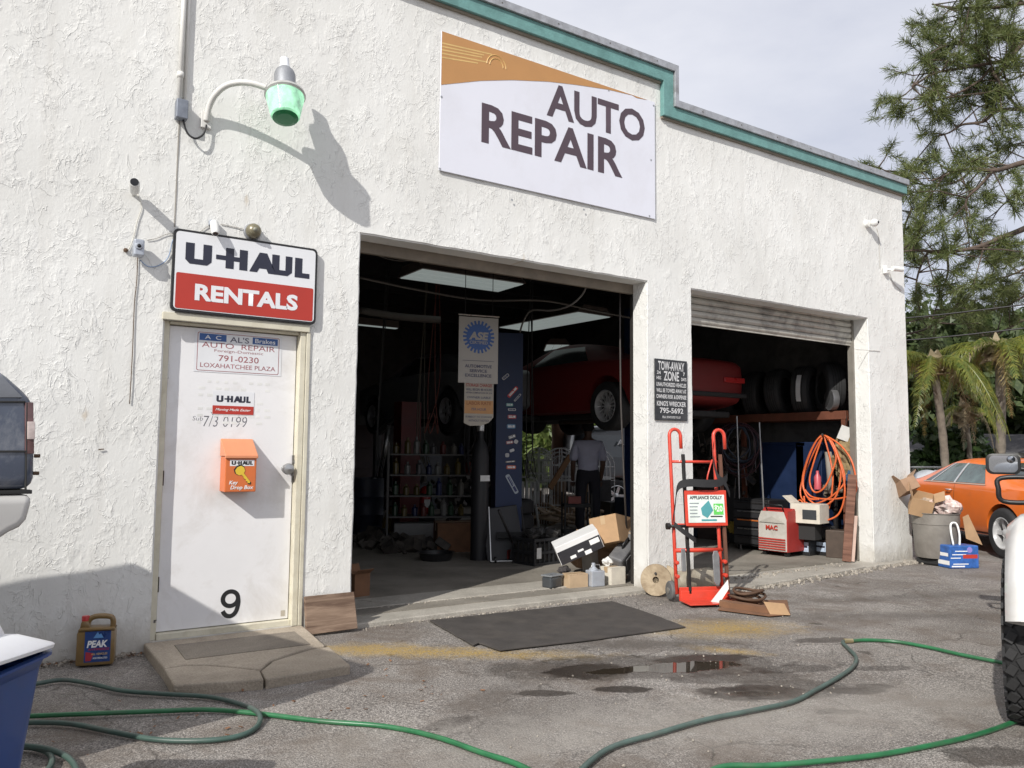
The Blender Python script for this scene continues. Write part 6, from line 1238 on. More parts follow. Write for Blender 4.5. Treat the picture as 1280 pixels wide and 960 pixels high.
# extra shop clutter in the gloom
def drum(c_, r_, h_, mat, name, label, cat='drum'):
    t_ = thing(name, label, cat, c_); MB().lathe([(.0, .0), (r_, .0), (r_, h_ * .32), (r_ * 1.03, h_ * .34), (r_, h_ * .36), (r_, h_ * .64), (r_ * 1.03, h_ * .66), (r_, h_ * .68), (r_, h_), (r_ * .96, h_), (r_ * .95, h_ - .02), (0, h_ - .02)], (0, 0, 0), Z, 24).build('drum_shell', mat, t_, 'auto', 0, False); MB().lathe([(0, 0), (.03, 0), (.03, .02), (0, .02)], (r_ * .5, 0, h_ - .02), Z, 10).build('bung', METAL, t_, False, 0, False); return t_
P = on_z(466, 668, .045); drum((P.x, P.y + .3, .045), .28, .85, M('drum dark blue', (.015, .02, .04), .5, 0, .3, 8), 'oil_drum', 'dark blue oil drum near the left jamb of the big bay')
P = on_z(545, 674, .045); drum((P.x, P.y + .6, .045), .22, .5, M('drum brown', (.06, .035, .02), .6, 0, .3, 8), 'grease_drum', 'small brown grease drum beside the fire extinguisher')
for k in range(3):
    P = on_z(668, 692, .045); t_ = thing('stacked_tyre', ('bottom', 'middle', 'top')[k] + ' tyre of the stack between the cart and the crate', 'tyre', (P.x + .25, P.y + .9, .165 + .205 * k), 0, 'stacked tyres'); t_.rotation_euler = (math.pi / 2, 0, .4 * k)
    r_, w_ = .30, .20; MB().lathe([(r_ * .62, -w_ * .42), (r_ * .86, -w_ * .5), (r_, -w_ * .34), (r_, w_ * .34), (r_ * .86, w_ * .5), (r_ * .62, w_ * .42), (r_ * .72, w_ * .38), (r_ * .9, 0), (r_ * .72, -w_ * .38), (r_ * .62, -w_ * .42)], (0, 0, 0), Y, 32).build('tyre_casing', TYRE, t_, 'auto', 0, False)
P = on_z(655, 700, .045); fj = thing('floor_jack', 'low dull red floor jack between the folded cart and the crate', 'floor jack', (P.x + .1, P.y + .1, .045), .5); JR = M('jack red', (.14, .012, .01), .5)
for s_ in (-1, 1): MB().prism([(-.3, .02), (.3, .02), (.28, .10), (-.1, .14), (-.3, .12)], (0, s_ * .10, 0), X, Z, .012).build('side_plate', JR, fj, False, 0, False)
MB().tube([(-.25, 0, .10), (-.70, .0, .62)], .016, 8).build('jack_handle', DKM, fj, True, 0, False); MB().tube([(.0, 0, .08), (.24, 0, .17)], .035, 8).build('lift_arm', JR, fj, True, 0, False); MB().lathe([(0, 0), (.045, 0), (.05, .015), (0, .015)], (.25, 0, .18), Z, 12).build('saddle', DKM, fj, 'auto', 0, False)
for (x_, y_) in ((.24, .12), (.24, -.12), (-.24, .12), (-.24, -.12)): MB().lathe([(0, -.015), (.035, -.015), (.035, .015), (0, .015)], (x_, y_, .036), Y, 12).build('wheel', DKM, fj, 'auto', 0, False)
P = on_z(545, 700, .045); pan = thing('drain_pan', 'black oil drain pan lying on the floor before the shelf rack', 'drain pan', (P.x, P.y, .045)); MB().lathe([(0, 0), (.17, 0), (.21, .09), (.225, .095), (.20, .09), (.165, .012), (0, .012)], (0, 0, 0), Z, 24).build('pan_shell', BLACK, pan, 'auto', 0, False)
ckr = random.Random(11); junk = MB()
for _ in range(240):
    u = ckr.random(); x_, y_ = (1.5 + 6.8 * ckr.random(), 6.3 + 3 * ckr.random()) if u < .45 else (3.2 + 1.6 * ckr.random(), 3.3 + 1.6 * ckr.random())
    s_ = ckr.uniform(.04, .22); junk.box((x_, y_, .045 + s_ * .4 + (ckr.random() * .7 if u < .45 else 0)), (s_, s_ * ckr.uniform(.3, 1), s_ * ckr.uniform(.3, 1)), eul(ckr.random(), ckr.random(), ckr.random() * 3))
o = junk.build('shop_clutter', M('mixed shop clutter', (.075, .065, .055), .7, .2, .8, 6, 0, 1, (.02, .02, .022), .6)); stuff(o); tag(o, 'mass of unlit parts and tools heaped toward the back of the big bay', 'shop clutter')
for i, (px_, py_, D_, L_, lab) in enumerate(((478, 560, 11.5, .7, 'left drop light hanging by the red lift post'), (542, 500, 11, .9, 'tangle of test leads hanging before the shelf rack'), (660, 560, 11, .8, 'black fan belt hanging right of the blue lift post'), (528, 560, 11.2, .6, 'thin hose hanging right of the red lift post'))):
    c_ = at_d(px_, py_, D_); m = MB()
    for k in range(3): m.tube(spline([(c_.x + .03 * k, c_.y, 4.07), c_ + Vector((ckr.uniform(-.1, .1), 0, .3)), c_ + Vector((ckr.uniform(-.15, .15), 0, -L_ / 2)), c_ + Vector((ckr.uniform(-.1, .1), 0, -L_ * .2))], 6), .008, 5)
    tag(m.build('hanging_leads', M('dull lead %d' % i, ((.05, .05, .05), (.12, .03, .02), (.02, .02, .02), (.09, .08, .06))[i], .6), None, True), lab, 'leads')
# engine hoist (dark silhouettes between posts)
P = at_d(470, 620, 13); eh = thing('engine_hoist', 'pale grey engine hoist standing left of the red lift post', 'hoist', (P.x, P.y, .045)); HM = M('hoist grey', (.10, .10, .10), .5)
MB().bb(-.05, .05, -.05, .05, 0, 1.6).build('mast', HM, eh, False, 0, False); MB().tube([(0, 0, 1.55), (.0, -.9, 1.9)], .045, 8).build('boom', HM, eh, False, 0, False); MB().bb(-.35, -.28, -1.0, .1, .05, .12).bb(.28, .35, -1.0, .1, .05, .12).bb(-.35, .35, .02, .1, .05, .12).build('base_legs', HM, eh, False, 0, False); MB().cyl((0, -.08, .7), (0, -.45, 1.68), .035).build('ram', METAL, eh, True, 0, False)

# ================================================================== BAY TWO STORAGE ON THE SIDE WALL
WX = XR - 0.2
def ow(px, py, Xv=8.35): return on_x(px, py, Xv)
RB = M('red brown shelf beam', (.13, .045, .025), .6, 0, .2, 8)
a, b2 = ow(1067, 515, 8.25), ow(912, 526, 8.25)
ts_ = thing('tyre_shelf', 'red brown steel shelf carrying tyres along the side wall of the small bay', 'shelf', (8.4, 1.5, 0)); zS = (a.z + b2.z) / 2
MB().bb(8.20, 8.26, .42, 4.0, zS - .06, zS + .05).build('front_beam', RB, ts_, False, .004); MB().bb(8.62, 8.68, .42, 4.0, zS - .06, zS + .05).build('rear_beam', RB, ts_, False, .004)
for y_ in (.46, 2.1, 3.9): MB().bb(8.20, 8.25, y_ - .03, y_ + .03, .046, zS - .062).build('upright', RB, ts_); MB().bb(8.262, 8.618, y_ - .03, y_ + .03, zS - .05, zS).build('cross_bar', RB, ts_)
shelfz = zS + .05
pt_ = None
def tyre(y, r_, w_, yaw, tiltx, label, x=8.42, z=None):
    t_ = thing('tyre', label, 'tyre', (x, y, (z if z is not None else shelfz) + r_ - .02)); t_.rotation_euler = (tiltx, 0, yaw)
    pr = [(r_ * .62, -w_ * .42), (r_ * .66, -w_ * .5), (r_ * .86, -w_ * .52), (r_ * .97, -w_ * .44), (r_, -w_ * .34), (r_, w_ * .34), (r_ * .97, w_ * .44), (r_ * .86, w_ * .52), (r_ * .66, w_ * .5), (r_ * .62, w_ * .42), (r_ * .72, w_ * .38), (r_ * .9, 0), (r_ * .72, -w_ * .38), (r_ * .62, -w_ * .42)]
    o = MB().lathe(pr, (0, 0, 0), Y, 40).build('tyre_casing', TYRE, t_, 'auto', 0, False)
    g_ = MB()
    for yy in (-.2, -.07, .07, .2): g_.lathe([(r_ + .0005, yy * w_ - .004), (r_ + .0015, yy * w_), (r_ + .0005, yy * w_ + .004)], (0, 0, 0), Y, 40)
    g_.build('tread_groove', M('tread groove', (.006, .006, .006), .9), t_, False, 0, False); return t_
T1 = tyre(.80, .345, .24, R(52), 0, 'nearest tyre on the shelf, standing right of the one with a white sticker strip')
T2 = tyre(1.18, .335, .235, R(20), R(2), 'tyre with a white sticker strip second from the right on the shelf')
arc = [T2.location + Vector((-.0, -.16, 0))]
sm_ = MB(); vs = []; th_ = [R(146 + k * 8) for k in range(9)]
for a_ in th_: vs += [(.338 * math.cos(a_), -.03, .338 * math.sin(a_)), (.338 * math.cos(a_), .03, .338 * math.sin(a_))]
sm_.add(vs, [(i * 2, i * 2 + 1, i * 2 + 3, i * 2 + 2) for i in range(8)]).build('tread_sticker', M('tyre sticker', (.5, .5, .5), .5), T2, True, 0, False)
for k, (y_, l_) in enumerate(((1.60, 'third'), (2.02, 'fourth'), (2.50, 'fifth'), (3.0, 'sixth'), (3.5, 'seventh'))): tyre(y_, .33, .23, R(14 + 5 * (k % 2)), R(3 * (k % 3 - 1)), l_ + ' tyre from the right on the small bay shelf, lost in the gloom')
wl = thing('loose_wheel_rim', 'small grey alloy wheel cover standing inside the nearest tyre on the shelf', 'wheel rim', (8.22, .62, shelfz + .15)); wl.rotation_euler = (0, 0, R(60))
m = MB().lathe([(.14, -.05), (.145, .0), (.14, .03), (.12, .03), (.12, -.05)], (0, 0, 0), Y * -1, 24)
for k in range(7): m3 = Matrix.Rotation(2 * math.pi * k / 7, 3, 'Y'); m.box(m3 @ Vector((.07, 0, 0)) + Y * -.02, (.11, .02, .03), m3)
m.lathe([(.0, .0), (.035, .0), (.03, .03), (0, .03)], (0, 0, 0), -Y, 12); m.build('rim_face', M('dull alloy', (.3, .3, .31), .35, .7), wl, 'auto', 0, False)

# orange air hose hung in big loops
OH = M('orange rubber hose', (.62, .125, .035), .45, 0, .15, 8, 0, 1, (.4, .12, .06), .3)
def ohp(pts, Xv=8.0): return [on_x(x, y, Xv - (z_[0] if z_ else 0)) for x, y, *z_ in pts]
loops = [[(1028, 545), (1015, 570), (1003, 600), (1001, 620, .05), (1012, 630, .08), (1030, 626, .06), (1046, 615, .05), (1056, 600), (1050, 575), (1040, 552), (1030, 545), (1020, 552, .04), (1008, 580, .05), (1004, 605, .06), (1010, 622, .1), (1024, 624, .1)],
         [(1031, 544, .02), (1042, 556, .03), (1051, 585, .03), (1046, 618, .06), (1030, 632, .1), (1012, 625, .1), (1003, 603, .06), (1009, 575, .04), (1020, 552), (1031, 545), (1047, 570, .07), (1056, 610, .08), (1050, 640, .08), (1035, 650, .1), (1018, 652, .1), (1008, 640, .1), (1005, 620, .1)],
         [(1030, 545), (1038, 575), (1041, 600, .03), (1036, 635, .05), (1022, 648, .1), (1010, 640, .1), (1000, 625, .08), (992, 640, .1), (990, 660, .1), (995, 680, .12), (1005, 690, .14), (1014, 691, .14)],
         [(1033, 545), (1050, 556), (1064, 575, .02), (1070, 600, .02), (1069, 616, .05), (1055, 622, .06), (1035, 624, .06), (1015, 621, .05), (1006, 612, .05)],
         [(1028, 546, .05), (1018, 575, .08), (1012, 600, .1), (1018, 615, .1), (1030, 610, .1), (1040, 590, .08), (1045, 570, .06), (1036, 548, .05)]]
m = MB()
for lp_ in loops: m.tube(spline(ohp(lp_), 7), .0115, 7)
tag(m.build('orange_air_hose', OH, None, True), 'bright orange air hose hung in big loops inside the small bay', 'hose')
o = MB().tube([on_x(1028, 543, 8.15), on_x(1028, 543, 7.9)], .015, 6).build('hose_hook', DKM); tag(o, 'steel hook carrying the orange hose loops', 'hook')
# dark hoses bundle
for i, (cx_, cy_, rx, rz_, nn_, cl_) in enumerate(((923, 563, .34, .36, 9, (.035, .012, .018)), (925, 560, .24, .30, 6, (.02, .03, .05)))):
    c_ = on_x(cx_, cy_, 7.7); m = MB()
    for k in range(nn_):
        a1, a2 = rx * random.uniform(.6, 1), rz_ * random.uniform(.75, 1.05); off = Vector((random.uniform(-.05, .05), random.uniform(-.05, .05), rz_ - a2))
        m.tube([c_ + off + Vector((-.1 * math.sin(a), a1 * math.sin(a), a2 * math.cos(a) + .02 * math.sin(3 * a + k))) for a in [2 * math.pi * j / 28 for j in range(28)]], .010, 6, False, True)
    tag(m.build('cable_coil', M('dark cable %d' % i, cl_, .45), None, True), ('outer dark maroon' if i == 0 else 'inner navy') + ' cable coil hanging left in the small bay', 'cable coil')
PLM = M('dull chrome pole', (.30, .30, .30), .35, .6)
for (xa, ya, xb, yb, lab) in ((921, 520, 926, 682, 'tall chrome pole standing in front of the dark cable coils'), (949, 528, 955, 640, 'thin pole between the cable coils and the blue lockers')):
    a, b2 = on_x(xa, ya, 7.6), on_x(xb, yb, 7.6); tag(MB().tube([a, (a + b2) / 2, (b2.x, b2.y, .046 if ya < 525 else b2.z)], .011, 6).build('pole', PLM), lab, 'pole')
# blue lockers
LK = M('dark blue locker', (.009, .020, .058), .45, 0, .15, 6)
for i, (px_, lab) in enumerate(((968, 'left dark blue locker behind the red and white machine'), (996, 'right dark blue locker behind the orange hose'), (1016, 'rightmost dark blue locker behind the orange hose'))):
    P = on_x(px_, 600, 8.05); t_ = thing('blue_locker', lab, 'locker', (8.35, P.y + .12, .045)); hh = 1.45
    MB().bb(-.22, .25, -.20, .20, 0, hh).build('locker_body', LK, t_, False, .01, False); MB().bb(-.235, -.222, -.185, .185, .05, hh - .05).build('door', LK, t_, False, .004, False)
# red and white machine
MWH = M('machine off white', (.50, .48, .44), .45, 0, .08, 6, 0, 1, (.3, .25, .2), .4); MRD = M('machine red', (.33, .03, .025), .45, 0, .1, 6)
PL_, PR_ = on_z(963, 683, .1), on_z(999, 690, .1); uu = Vector((PR_.x - PL_.x, PR_.y - PL_.y, 0)); 
c_ = on_x(975, 690, 7.55); mc = thing('red_white_charger', 'white fronted red shop machine with red lettering beside the orange hose', 'shop machine', (c_.x, c_.y, .045), R(6))
MB().prism([(-.16, .06), (.30, .06), (.30, .58), (-.02, .60), (-.16, .46)], (0, .21, 0), X, Z, .42).build('machine_body', MRD, mc, False, .01, False)
# front panel faces the camera (local -y)
MB().bb(-.155, .15, -.216, -.212, .065, .57).build('side_panel', MRD, mc, False, 0, False)
fp = MB().prism([(-.20, .07), (.20, .07), (.20, .46), (.16, .56), (-.16, .56), (-.20, .46)], (-.165, 0, 0), -Y, Z, -.012).build('front_panel', MWH, mc, False, .003, False)
text_o = text(mc, 'MAC', RED, (0, 0, 0), X, Z, .17, .06, .04); text_o.matrix_parent_inverse = Matrix.Identity(4); text_o.matrix_basis = Matrix.Translation((-.181, 0, .36)) @ Matrix.Rotation(-math.pi / 2, 4, 'Z')
for k in range(5): MB().bb(-.1805, -.178, -.19 + .0 * k, .19, .09 + k * .03, .105 + k * .03).build('red_stripe', RED, mc, False, 0, False)
mb_ = MB().add([(-.1795, -.19, .30 + .12), (-.1795, .19, .30 + .12), (-.1795, .0, .50)], [(0, 1, 2)]).build('roof_print', M('panel crease', (.4, .38, .34), .5), mc, False, 0, False)
for y_ in (-.15, .15): MB().lathe([(0, -.02), (.04, -.02), (.04, .02), (0, .02)], (-.08, y_, .04), Y, 12).build('wheel', BLACK, mc, 'auto', 0, False)
MB().tube([(-.1, -.12, .58), (-.13, -.12, .64), (-.13, .12, .64), (-.1, .12, .58)], .01, 6).build('handle', BLACK, mc, True, 0, False)
# tool chest with orange drawer edge
c_ = on_x(945, 690, 7.65); tcx_ = thing('tool_chest', 'black drawer chest with one orange trim strip left of the red machine', 'tool chest', (c_.x + .15, c_.y + .05, .045), R(5)); MB().bb(-.2, .25, -.28, .28, .06, .68).build('chest_body', BLACK, tcx_, False, .01, False)
for k in range(5): MB().bb(-.225, -.202, -.26, .26, .09 + k * .115, .19 + k * .115).build('drawer', M('drawer black', (.03, .03, .032), .35), tcx_, False, .004, False); MB().bb(-.235, -.2255, -.2, .2, .165 + k * .115, .18 + k * .115).build('drawer_pull', M('orange trim', (.5, .14, .03), .4) if k == 2 else (METAL if k in (1, 3) else DKM), tcx_, False, 0, False)
for y_ in (-.22, .22): MB().lathe([(0, -.015), (.03, -.015), (.03, .015), (0, .015)], (-.15, y_, .03), Y, 10).build('caster', BLACK, tcx_, 'auto', 0, False)
# batteries, white box, dark box
BLB = M('battery label', (.42, .50, .62), .4, 0, .25, 25); 
for i, (px_, lab) in enumerate(((1007, 'left car battery with a pale blue label on the bay floor'), (1029, 'right car battery with a pale blue label on the bay floor'))):
    P = on_z(px_, 695, .045); b_ = thing('car_battery', lab, 'battery', (P.x + .1, P.y + .1, .045), R(8), 'car batteries below the orange hose'); MB().bb(-.09, .09, -.13, .13, 0, .2).build('battery_case', BLACK, b_, False, .006, False); MB().bb(-.093, -.0905, -.115, .115, .05, .17).build('label', BLB, b_, False, 0, False); MB().bb(-.094, -.0932, -.1, .1, .1, .125).build('label_print', NAVY, b_, False, 0, False); MB().cyl((-.03, -.08, .2), (-.03, -.08, .215), .01, n=8).build('terminal', METAL, b_); 
    for ch in b_.children: pass
P = on_z(1015, 697, .045); c_ = Vector((P.x + .10, P.y + .12, .25))
sb = thing('dark_box', 'dark open metal box stacked on the batteries', 'metal box', (on_z(1031, 695, .045).x + .12, on_z(1031, 695, .045).y + .1, .262), R(8)); MB().bb(-.10, .12, -.15, .13, 0, .15).build('box_body', M('dark grey steel', (.05, .05, .052), .5), sb, False, .006, False)
P2 = on_x(1012, 640, c_.x - .05); wb = thing('white_carton', 'torn white carton with a dark window stacked above the batteries', 'carton', (P2.x, P2.y, .47), R(12)); 
MB().bb(-.14, .14, -.19, .19, 0, .24).build('box_body', M('off white card', (.58, .54, .46), .8), wb, False, .004, False); MB().bb(-.143, -.141, -.15, .03, .05, .17).build('box_window', M('smoked plastic', (.05, .055, .06), .12), wb, False, 0, False); MB().bb(-.08, .12, -.10, .14, -.208, -.001).build('base_block', UNDER, wb, False, 0, False); o = MB().bb(-.13, .13, -.002, .002, 0, .14).build('flap', M('off white card', (.58, .54, .46)), wb, False, 0, False); o.location = (0, .19, .24); o.rotation_euler = (R(-50), 0, 0)
P = on_z(1050, 698, .045); o = MB().bb(-.12, .12, -.13, .13, 0, .34).build('brown_steel_box', M('brown steel box', (.07, .05, .038), .6, .2, .2, 9), None, False, .008); o.location = (P.x + .1, P.y + .1, .045); o.rotation_euler = (0, 0, R(-64)); tag(o, 'dull brown steel box at the foot of the side wall', 'steel box')
BRD = make_wood('brown board', (.10, .045, .03), (.22, .11, .075), (1, 3, 12), .003)
for i, (px_, z1_, lab, mt_) in enumerate(((1060, 1.05, 'brown board leaning by the right jamb of the small bay', BRD), (1068, .55, 'pale pink stick leaning lowest at the right jamb of the small bay', M('pale stick', (.5, .36, .3), .7)))):
    P = on_z(px_, 702, .045); w_ = .05 if i == 0 else .018; o = MB().bb(-w_, w_, -.012, .012, 0, z1_).build('leaning_board', mt_, None, False, .002); o.location = (P.x, P.y + .02, .045); o.rotation_euler = (0, R(5), R(-50)); tag(o, lab, 'board')
# brown rags, bags and pots under the shelf near the jamb
RAG = M('yellow brown sacking', (.27, .20, .10), .9, 0, .3, 12, .004, 20, (.12, .08, .05), .6)
def rag(c_, r_, sc_, nm, lab, mt_, cat='sack'):
    o = MB().sphere((0, 0, 0), r_, 24, sc_).build(nm, mt_, None, False)
    for v in o.data.vertices: v.co += v.co.normalized() * r_ * (.5 * noise.noise(v.co * 2.2 / r_ + Vector(c_)) + .25 * noise.noise(v.co * 6 / r_))
    o.location = c_; return tag(o, lab, cat)
rag(on_x(1057, 572, 8.2), .19, (.6, .9, 1.5), 'yellow_sack', 'crumpled yellow brown sack hanging behind the orange hose', RAG); rag(on_x(1066, 600, 8.15), .12, (.6, .8, 1.0), 'blue_rag', 'bundle of dark blue rag low behind the orange hose', M('blue rag', (.03, .08, .16), .9), 'rag')
rag(on_x(1030, 612, 8.25), .16, (.8, 1.5, .5), 'tangled_junk', 'heap of brown junk on the bench behind the orange hose', M('brown junk', (.15, .12, .09), .8, 0, .6, 22), 'junk'); rag(on_x(1066, 560, 8.3), .12, (.8, .9, 1.6), 'dark_sack', 'dark brown sack hanging at the right jamb', M('dark sack', (.08, .06, .04), .9))
bn_ = thing('junk_bench', 'low dark bench behind the orange hose', 'bench', (8.35, 1.0, .045)); MB().bb(-.2, .3, -.45, .45, .70, .74).build('bench_top', DKM, bn_, False, 0, False)
for a_, b4 in ((-.18, -.42), (-.18, .42)): MB().bb(a_ - .02, a_ + .02, b4 - .02, b4 + .02, 0, .699).build('leg', DKM, bn_, False, 0, False)
c_ = on_x(1022, 600, 8.0); o = MB().lathe([(.0, .0), (.045, .0), (.045, .16), (.02, .20), (.018, .24), (0, .24)], (c_.x, c_.y, c_.z - .12), Z, 14).build('spray_can', M('pink red label', (.45, .08, .10), .4), None, 'auto'); tag(o, 'pinkish red bottle hanging behind the left orange hose loops', 'bottle')
c_ = on_x(1036, 592, 8.1); o = MB().tube([(c_.x, c_.y, c_.z + .28), (c_.x, c_.y - .02, c_.z), (c_.x, c_.y - .03, c_.z - .25)], .045, 8).build('grey_sleeve', M('grey sleeve', (.25, .23, .2), .8), None, True); tag(o, 'pale grey canvas sleeve hanging inside the orange hose loops', 'sleeve')
P = on_x(1057, 539, 8.15); tg = thing('hang_tag', 'white cardboard tag hanging from the tyre shelf end', 'tag', P, R(-50)); o = MB().bb(-.07, .07, -.003, .003, -.12, .06).build('tag_card', M('off white tag', (.55, .55, .53), .6), tg, False, 0, False); o.rotation_euler = (0, R(22), 0); MB().tube([(0, 0, .06), (.02, 0, .2)], .003, 4).build('string', METAL, tg, False, 0, False)
rag(on_z(920, 660, .3), .10, (1, 1, .8), 'yellow_rag', 'dull yellow rag among the dark clutter left in the small bay', M('dull yellow rag', (.28, .20, .03), .8), 'rag')
# dark clutter along the wall
ck_ = random.Random(5)
for i in range(9):
    y_ = 2.4 + i * .38; h_ = ck_.uniform(.3, 1.1); w_ = ck_.uniform(.25, .4)
    t_ = MB().bb(-w_ / 2, w_ / 2, -.16, .16, 0, h_).build('storage_box', M('clutter %d' % (i % 4), ((.03, .03, .032), (.05, .035, .03), (.02, .03, .05), (.06, .06, .055))[i % 4], .6, 0, .3, 9), None, False, .01); t_.location = (8.3, y_, .045); t_.rotation_euler = (0, 0, ck_.uniform(-.2, .2))
    tag(t_, '%s box from the front in the unlit clutter row along the side wall' % ORD[i], 'box', 'dark boxes in the unlit clutter row')

jk = MB(); cr_ = random.Random(21)
for _ in range(150):
    s_ = cr_.uniform(.03, .13); jk.box((cr_.uniform(8.12, 8.5), cr_.uniform(2.0, 4.2), cr_.uniform(.1, 1.6)), (s_, s_ * cr_.uniform(.4, 1.5), s_ * cr_.uniform(.4, 1.5)), eul(cr_.random(), cr_.random(), cr_.random() * 3))
for _ in range(40):
    y_ = cr_.uniform(1.8, 4.2); z_ = cr_.uniform(.9, 1.7); jk.tube([(8.1, y_, z_), (8.08, y_ + cr_.uniform(-.1, .1), z_ - cr_.uniform(.2, .5))], .008, 5)
o = jk.build('hung_tools', M('mixed dull tools', (.12, .10, .085), .5, .3, .8, 11, 0, 1, (.03, .05, .09), .6)); stuff(o); tag(o, 'mass of tools and small parts hung along the side wall of the small bay', 'tools')
# ================================================================== BEHIND THE BUILDING, SEEN THROUGH
P = at_d(735, 640, 12.4); px_, py_ = P.x, P.y
man = thing('person', 'person in a pale blue shirt and dark trousers standing deep in the big bay', 'person', (px_, py_, .045), -R(28))
def skin(pts, edges, rad, name, mat, par, sub=2):
    me = bpy.data.meshes.new(name); me.from_pydata(pts, edges, []); o = bpy.data.objects.new(name, me); COL.objects.link(o)
    mo = o.modifiers.new('s', 'SKIN'); 
    for i, r_ in enumerate(rad):
        sv = me.skin_vertices[0].data[i]; sv.radius = (r_, r_) if not hasattr(r_, '__len__') else r_; sv.use_root = i == 0
    s_ = o.modifiers.new('u', 'SUBSURF'); s_.levels = s_.render_levels = sub; bpy.context.view_layer.update(); evald(o); o.data.materials.clear(); o.data.materials.append(mat); o.parent = par; return o
SKN = M('dark brown skin', (.10, .055, .035), .5)
pts = [(0, 0, .93), (0, 0, 1.10), (0, .01, 1.28), (0, 0, 1.42), (0, -.01, 1.50), (0, -.01, 1.57), (0, -.02, 1.66),
       (.18, 0, 1.40), (.235, .02, 1.13), (.22, -.08, .90), (.21, -.11, .83), (-.18, 0, 1.40), (-.24, .02, 1.13), (-.23, -.07, .90), (-.22, -.10, .83),
       (.10, 0, .90), (.11, -.01, .50), (.11, .03, .09), (.12, -.09, .04), (-.10, 0, .90), (-.12, 0, .50), (-.13, .04, .09), (-.14, -.08, .04)]
ed = [(0, 1), (1, 2), (2, 3), (3, 4), (4, 5), (5, 6), (3, 7), (7, 8), (8, 9), (9, 10), (3, 11), (11, 12), (12, 13), (13, 14), (0, 15), (15, 16), (16, 17), (17, 18), (0, 19), (19, 20), (20, 21), (21, 22)]
# front faces -y local is away... the figure looks along +y (away from the lot)
pts = [(x, -y, z) for x, y, z in pts]
skin(pts, ed, [(.15, .11), (.135, .10), (.165, .11), (.15, .10), .055, .06, (.085, .10), .06, .045, .035, .03, .06, .045, .035, .03, .085, .065, .045, .04, .085, .065, .045, .04], 'body', SKN, man)
for s_ in (1, -1):
    for k in range(5):
        bx_ = s_ * .215 + (k - 2) * .014 * s_; by = .11 + .008 * (k - 2); L_ = (.055, .075, .08, .072, .055)[k]
        MB().tube([(bx_, by, .82), (bx_ + .003 * s_, by + .01, .82 - L_ * .6), (bx_, by + .004, .82 - L_)], [.009, .0085, .006], 6).build('finger', SKN, man, True, 0, False)
SHR = M('pale blue shirt', (.50, .51, .64), .8, 0, .1, 9, .004, 14); TRO = M('dark trousers', (.02, .02, .028), .85)
sp_ = [(0, 0, .92), (0, 0, 1.10), (0, -.01, 1.28), (0, 0, 1.40), (0, 0, 1.475), (.18, 0, 1.405), (.225, -.01, 1.25), (.24, -.02, 1.13), (-.18, 0, 1.405), (-.225, -.01, 1.25), (-.245, -.02, 1.13)]
skin(sp_, [(0, 1), (1, 2), (2, 3), (3, 4), (3, 5), (5, 6), (6, 7), (3, 8), (8, 9), (9, 10)], [(.185, .135), (.17, .125), (.19, .13), (.17, .115), (.07, .07), .08, .07, .075, .08, .07, .075], 'shirt', SHR, man)
skin([(0, 0, 1.08), (0, 0, .95), (.10, 0, .88), (.115, .01, .50), (.12, -.03, .10), (-.10, 0, .88), (-.125, 0, .50), (-.135, -.04, .10)], [(0, 1), (1, 2), (2, 3), (3, 4), (1, 5), (5, 6), (6, 7)], [(.175, .13), (.175, .135), .105, .085, .075, .105, .085, .075], 'trousers', TRO, man)
MB().sphere((0, .0, 1.695), .108, 16, (.88, 1.0, .95)).build('hair', M('short black hair', (.012, .01, .01), .9), man, True, 0, False)
for s_ in (1, -1): MB().sphere((s_ * .095, .02, 1.655), .028, 8, (.4, .8, 1.1)).build('ear', SKN, man, True, 0, False)
for s_ in (1, -1): MB().box((s_ * .12, .06, .045), (.10, .28, .09)).build('shoe', BLACK, man, 'auto', .02, False)
# car hood rail / parts cart beside the man
P = at_d(725, 640, 11.6); crt = thing('parts_cart', 'dark parts cart standing in front of the person', 'cart', (P.x, P.y, .045), -R(30)); MB().bb(-.25, .15, -.2, .2, .5, .54).build('cart_shelf', UNDER, crt, False, 0, False); MB().bb(-.25, .15, -.2, .2, .12, .16).build('cart_shelf', UNDER, crt, False, 0, False)
for a_, b4 in ((-.24, -.19), (.14, -.19), (.14, .19), (-.24, .19)): MB().bb(a_ - .012, a_ + .012, b4 - .012, b4 + .012, 0, .7).build('leg', UNDER, crt, False, 0, False)
MB().box((-.1, -.1, .60), (.18, .12, .1)).build('red_box', M('dull red box', (.2, .05, .04), .6), crt, False, 0, False)
# white plastic chair
def chair(c_, rz, label):
    t_ = thing('plastic_chair', label, 'chair', c_, rz); PW_ = M('white plastic', (.46, .47, .45), .4)
    MB().prism(rr(.44, .44, .08), (0, 0, .42), X, Y, .025).build('seat', PW_, t_, 'auto', 0, False)
    for sx_ in (-1, 1):
        for sy_ in (-1, 1): MB().tube([(sx_ * .19, sy_ * .18, .42), (sx_ * .24, sy_ * .24, .0)], [.022, .018], 6).build('leg', PW_, t_, True, 0, False)
        MB().tube(spline([(sx_ * .21, .20, .80), (sx_ * .26, .10, .66), (sx_ * .27, -.15, .63), (sx_ * .24, -.2, .42)], 5), .02, 6).build('armrest', PW_, t_, True, 0, False)
    bk3 = MB()
    for k in range(6): x_ = -.17 + k * .068; bk3.bb(x_ - .022, x_ + .022, .20, .22, .44, .80)
    bk3.build('back_slats', PW_, t_, False, 0, False); MB().tube(spline([(-.21, .21, .44), (-.21, .22, .76), (-.12, .22, .86), (.12, .22, .86), (.21, .22, .76), (.21, .21, .44)], 5), .018, 6).build('backrest', PW_, t_, True, 0, False); return t_
P = on_z(650, 641, .045); P = at_d(652, 628, 13.2); chair((P.x, P.y, .045), R(160), 'white plastic garden chair right of the blue lift post')
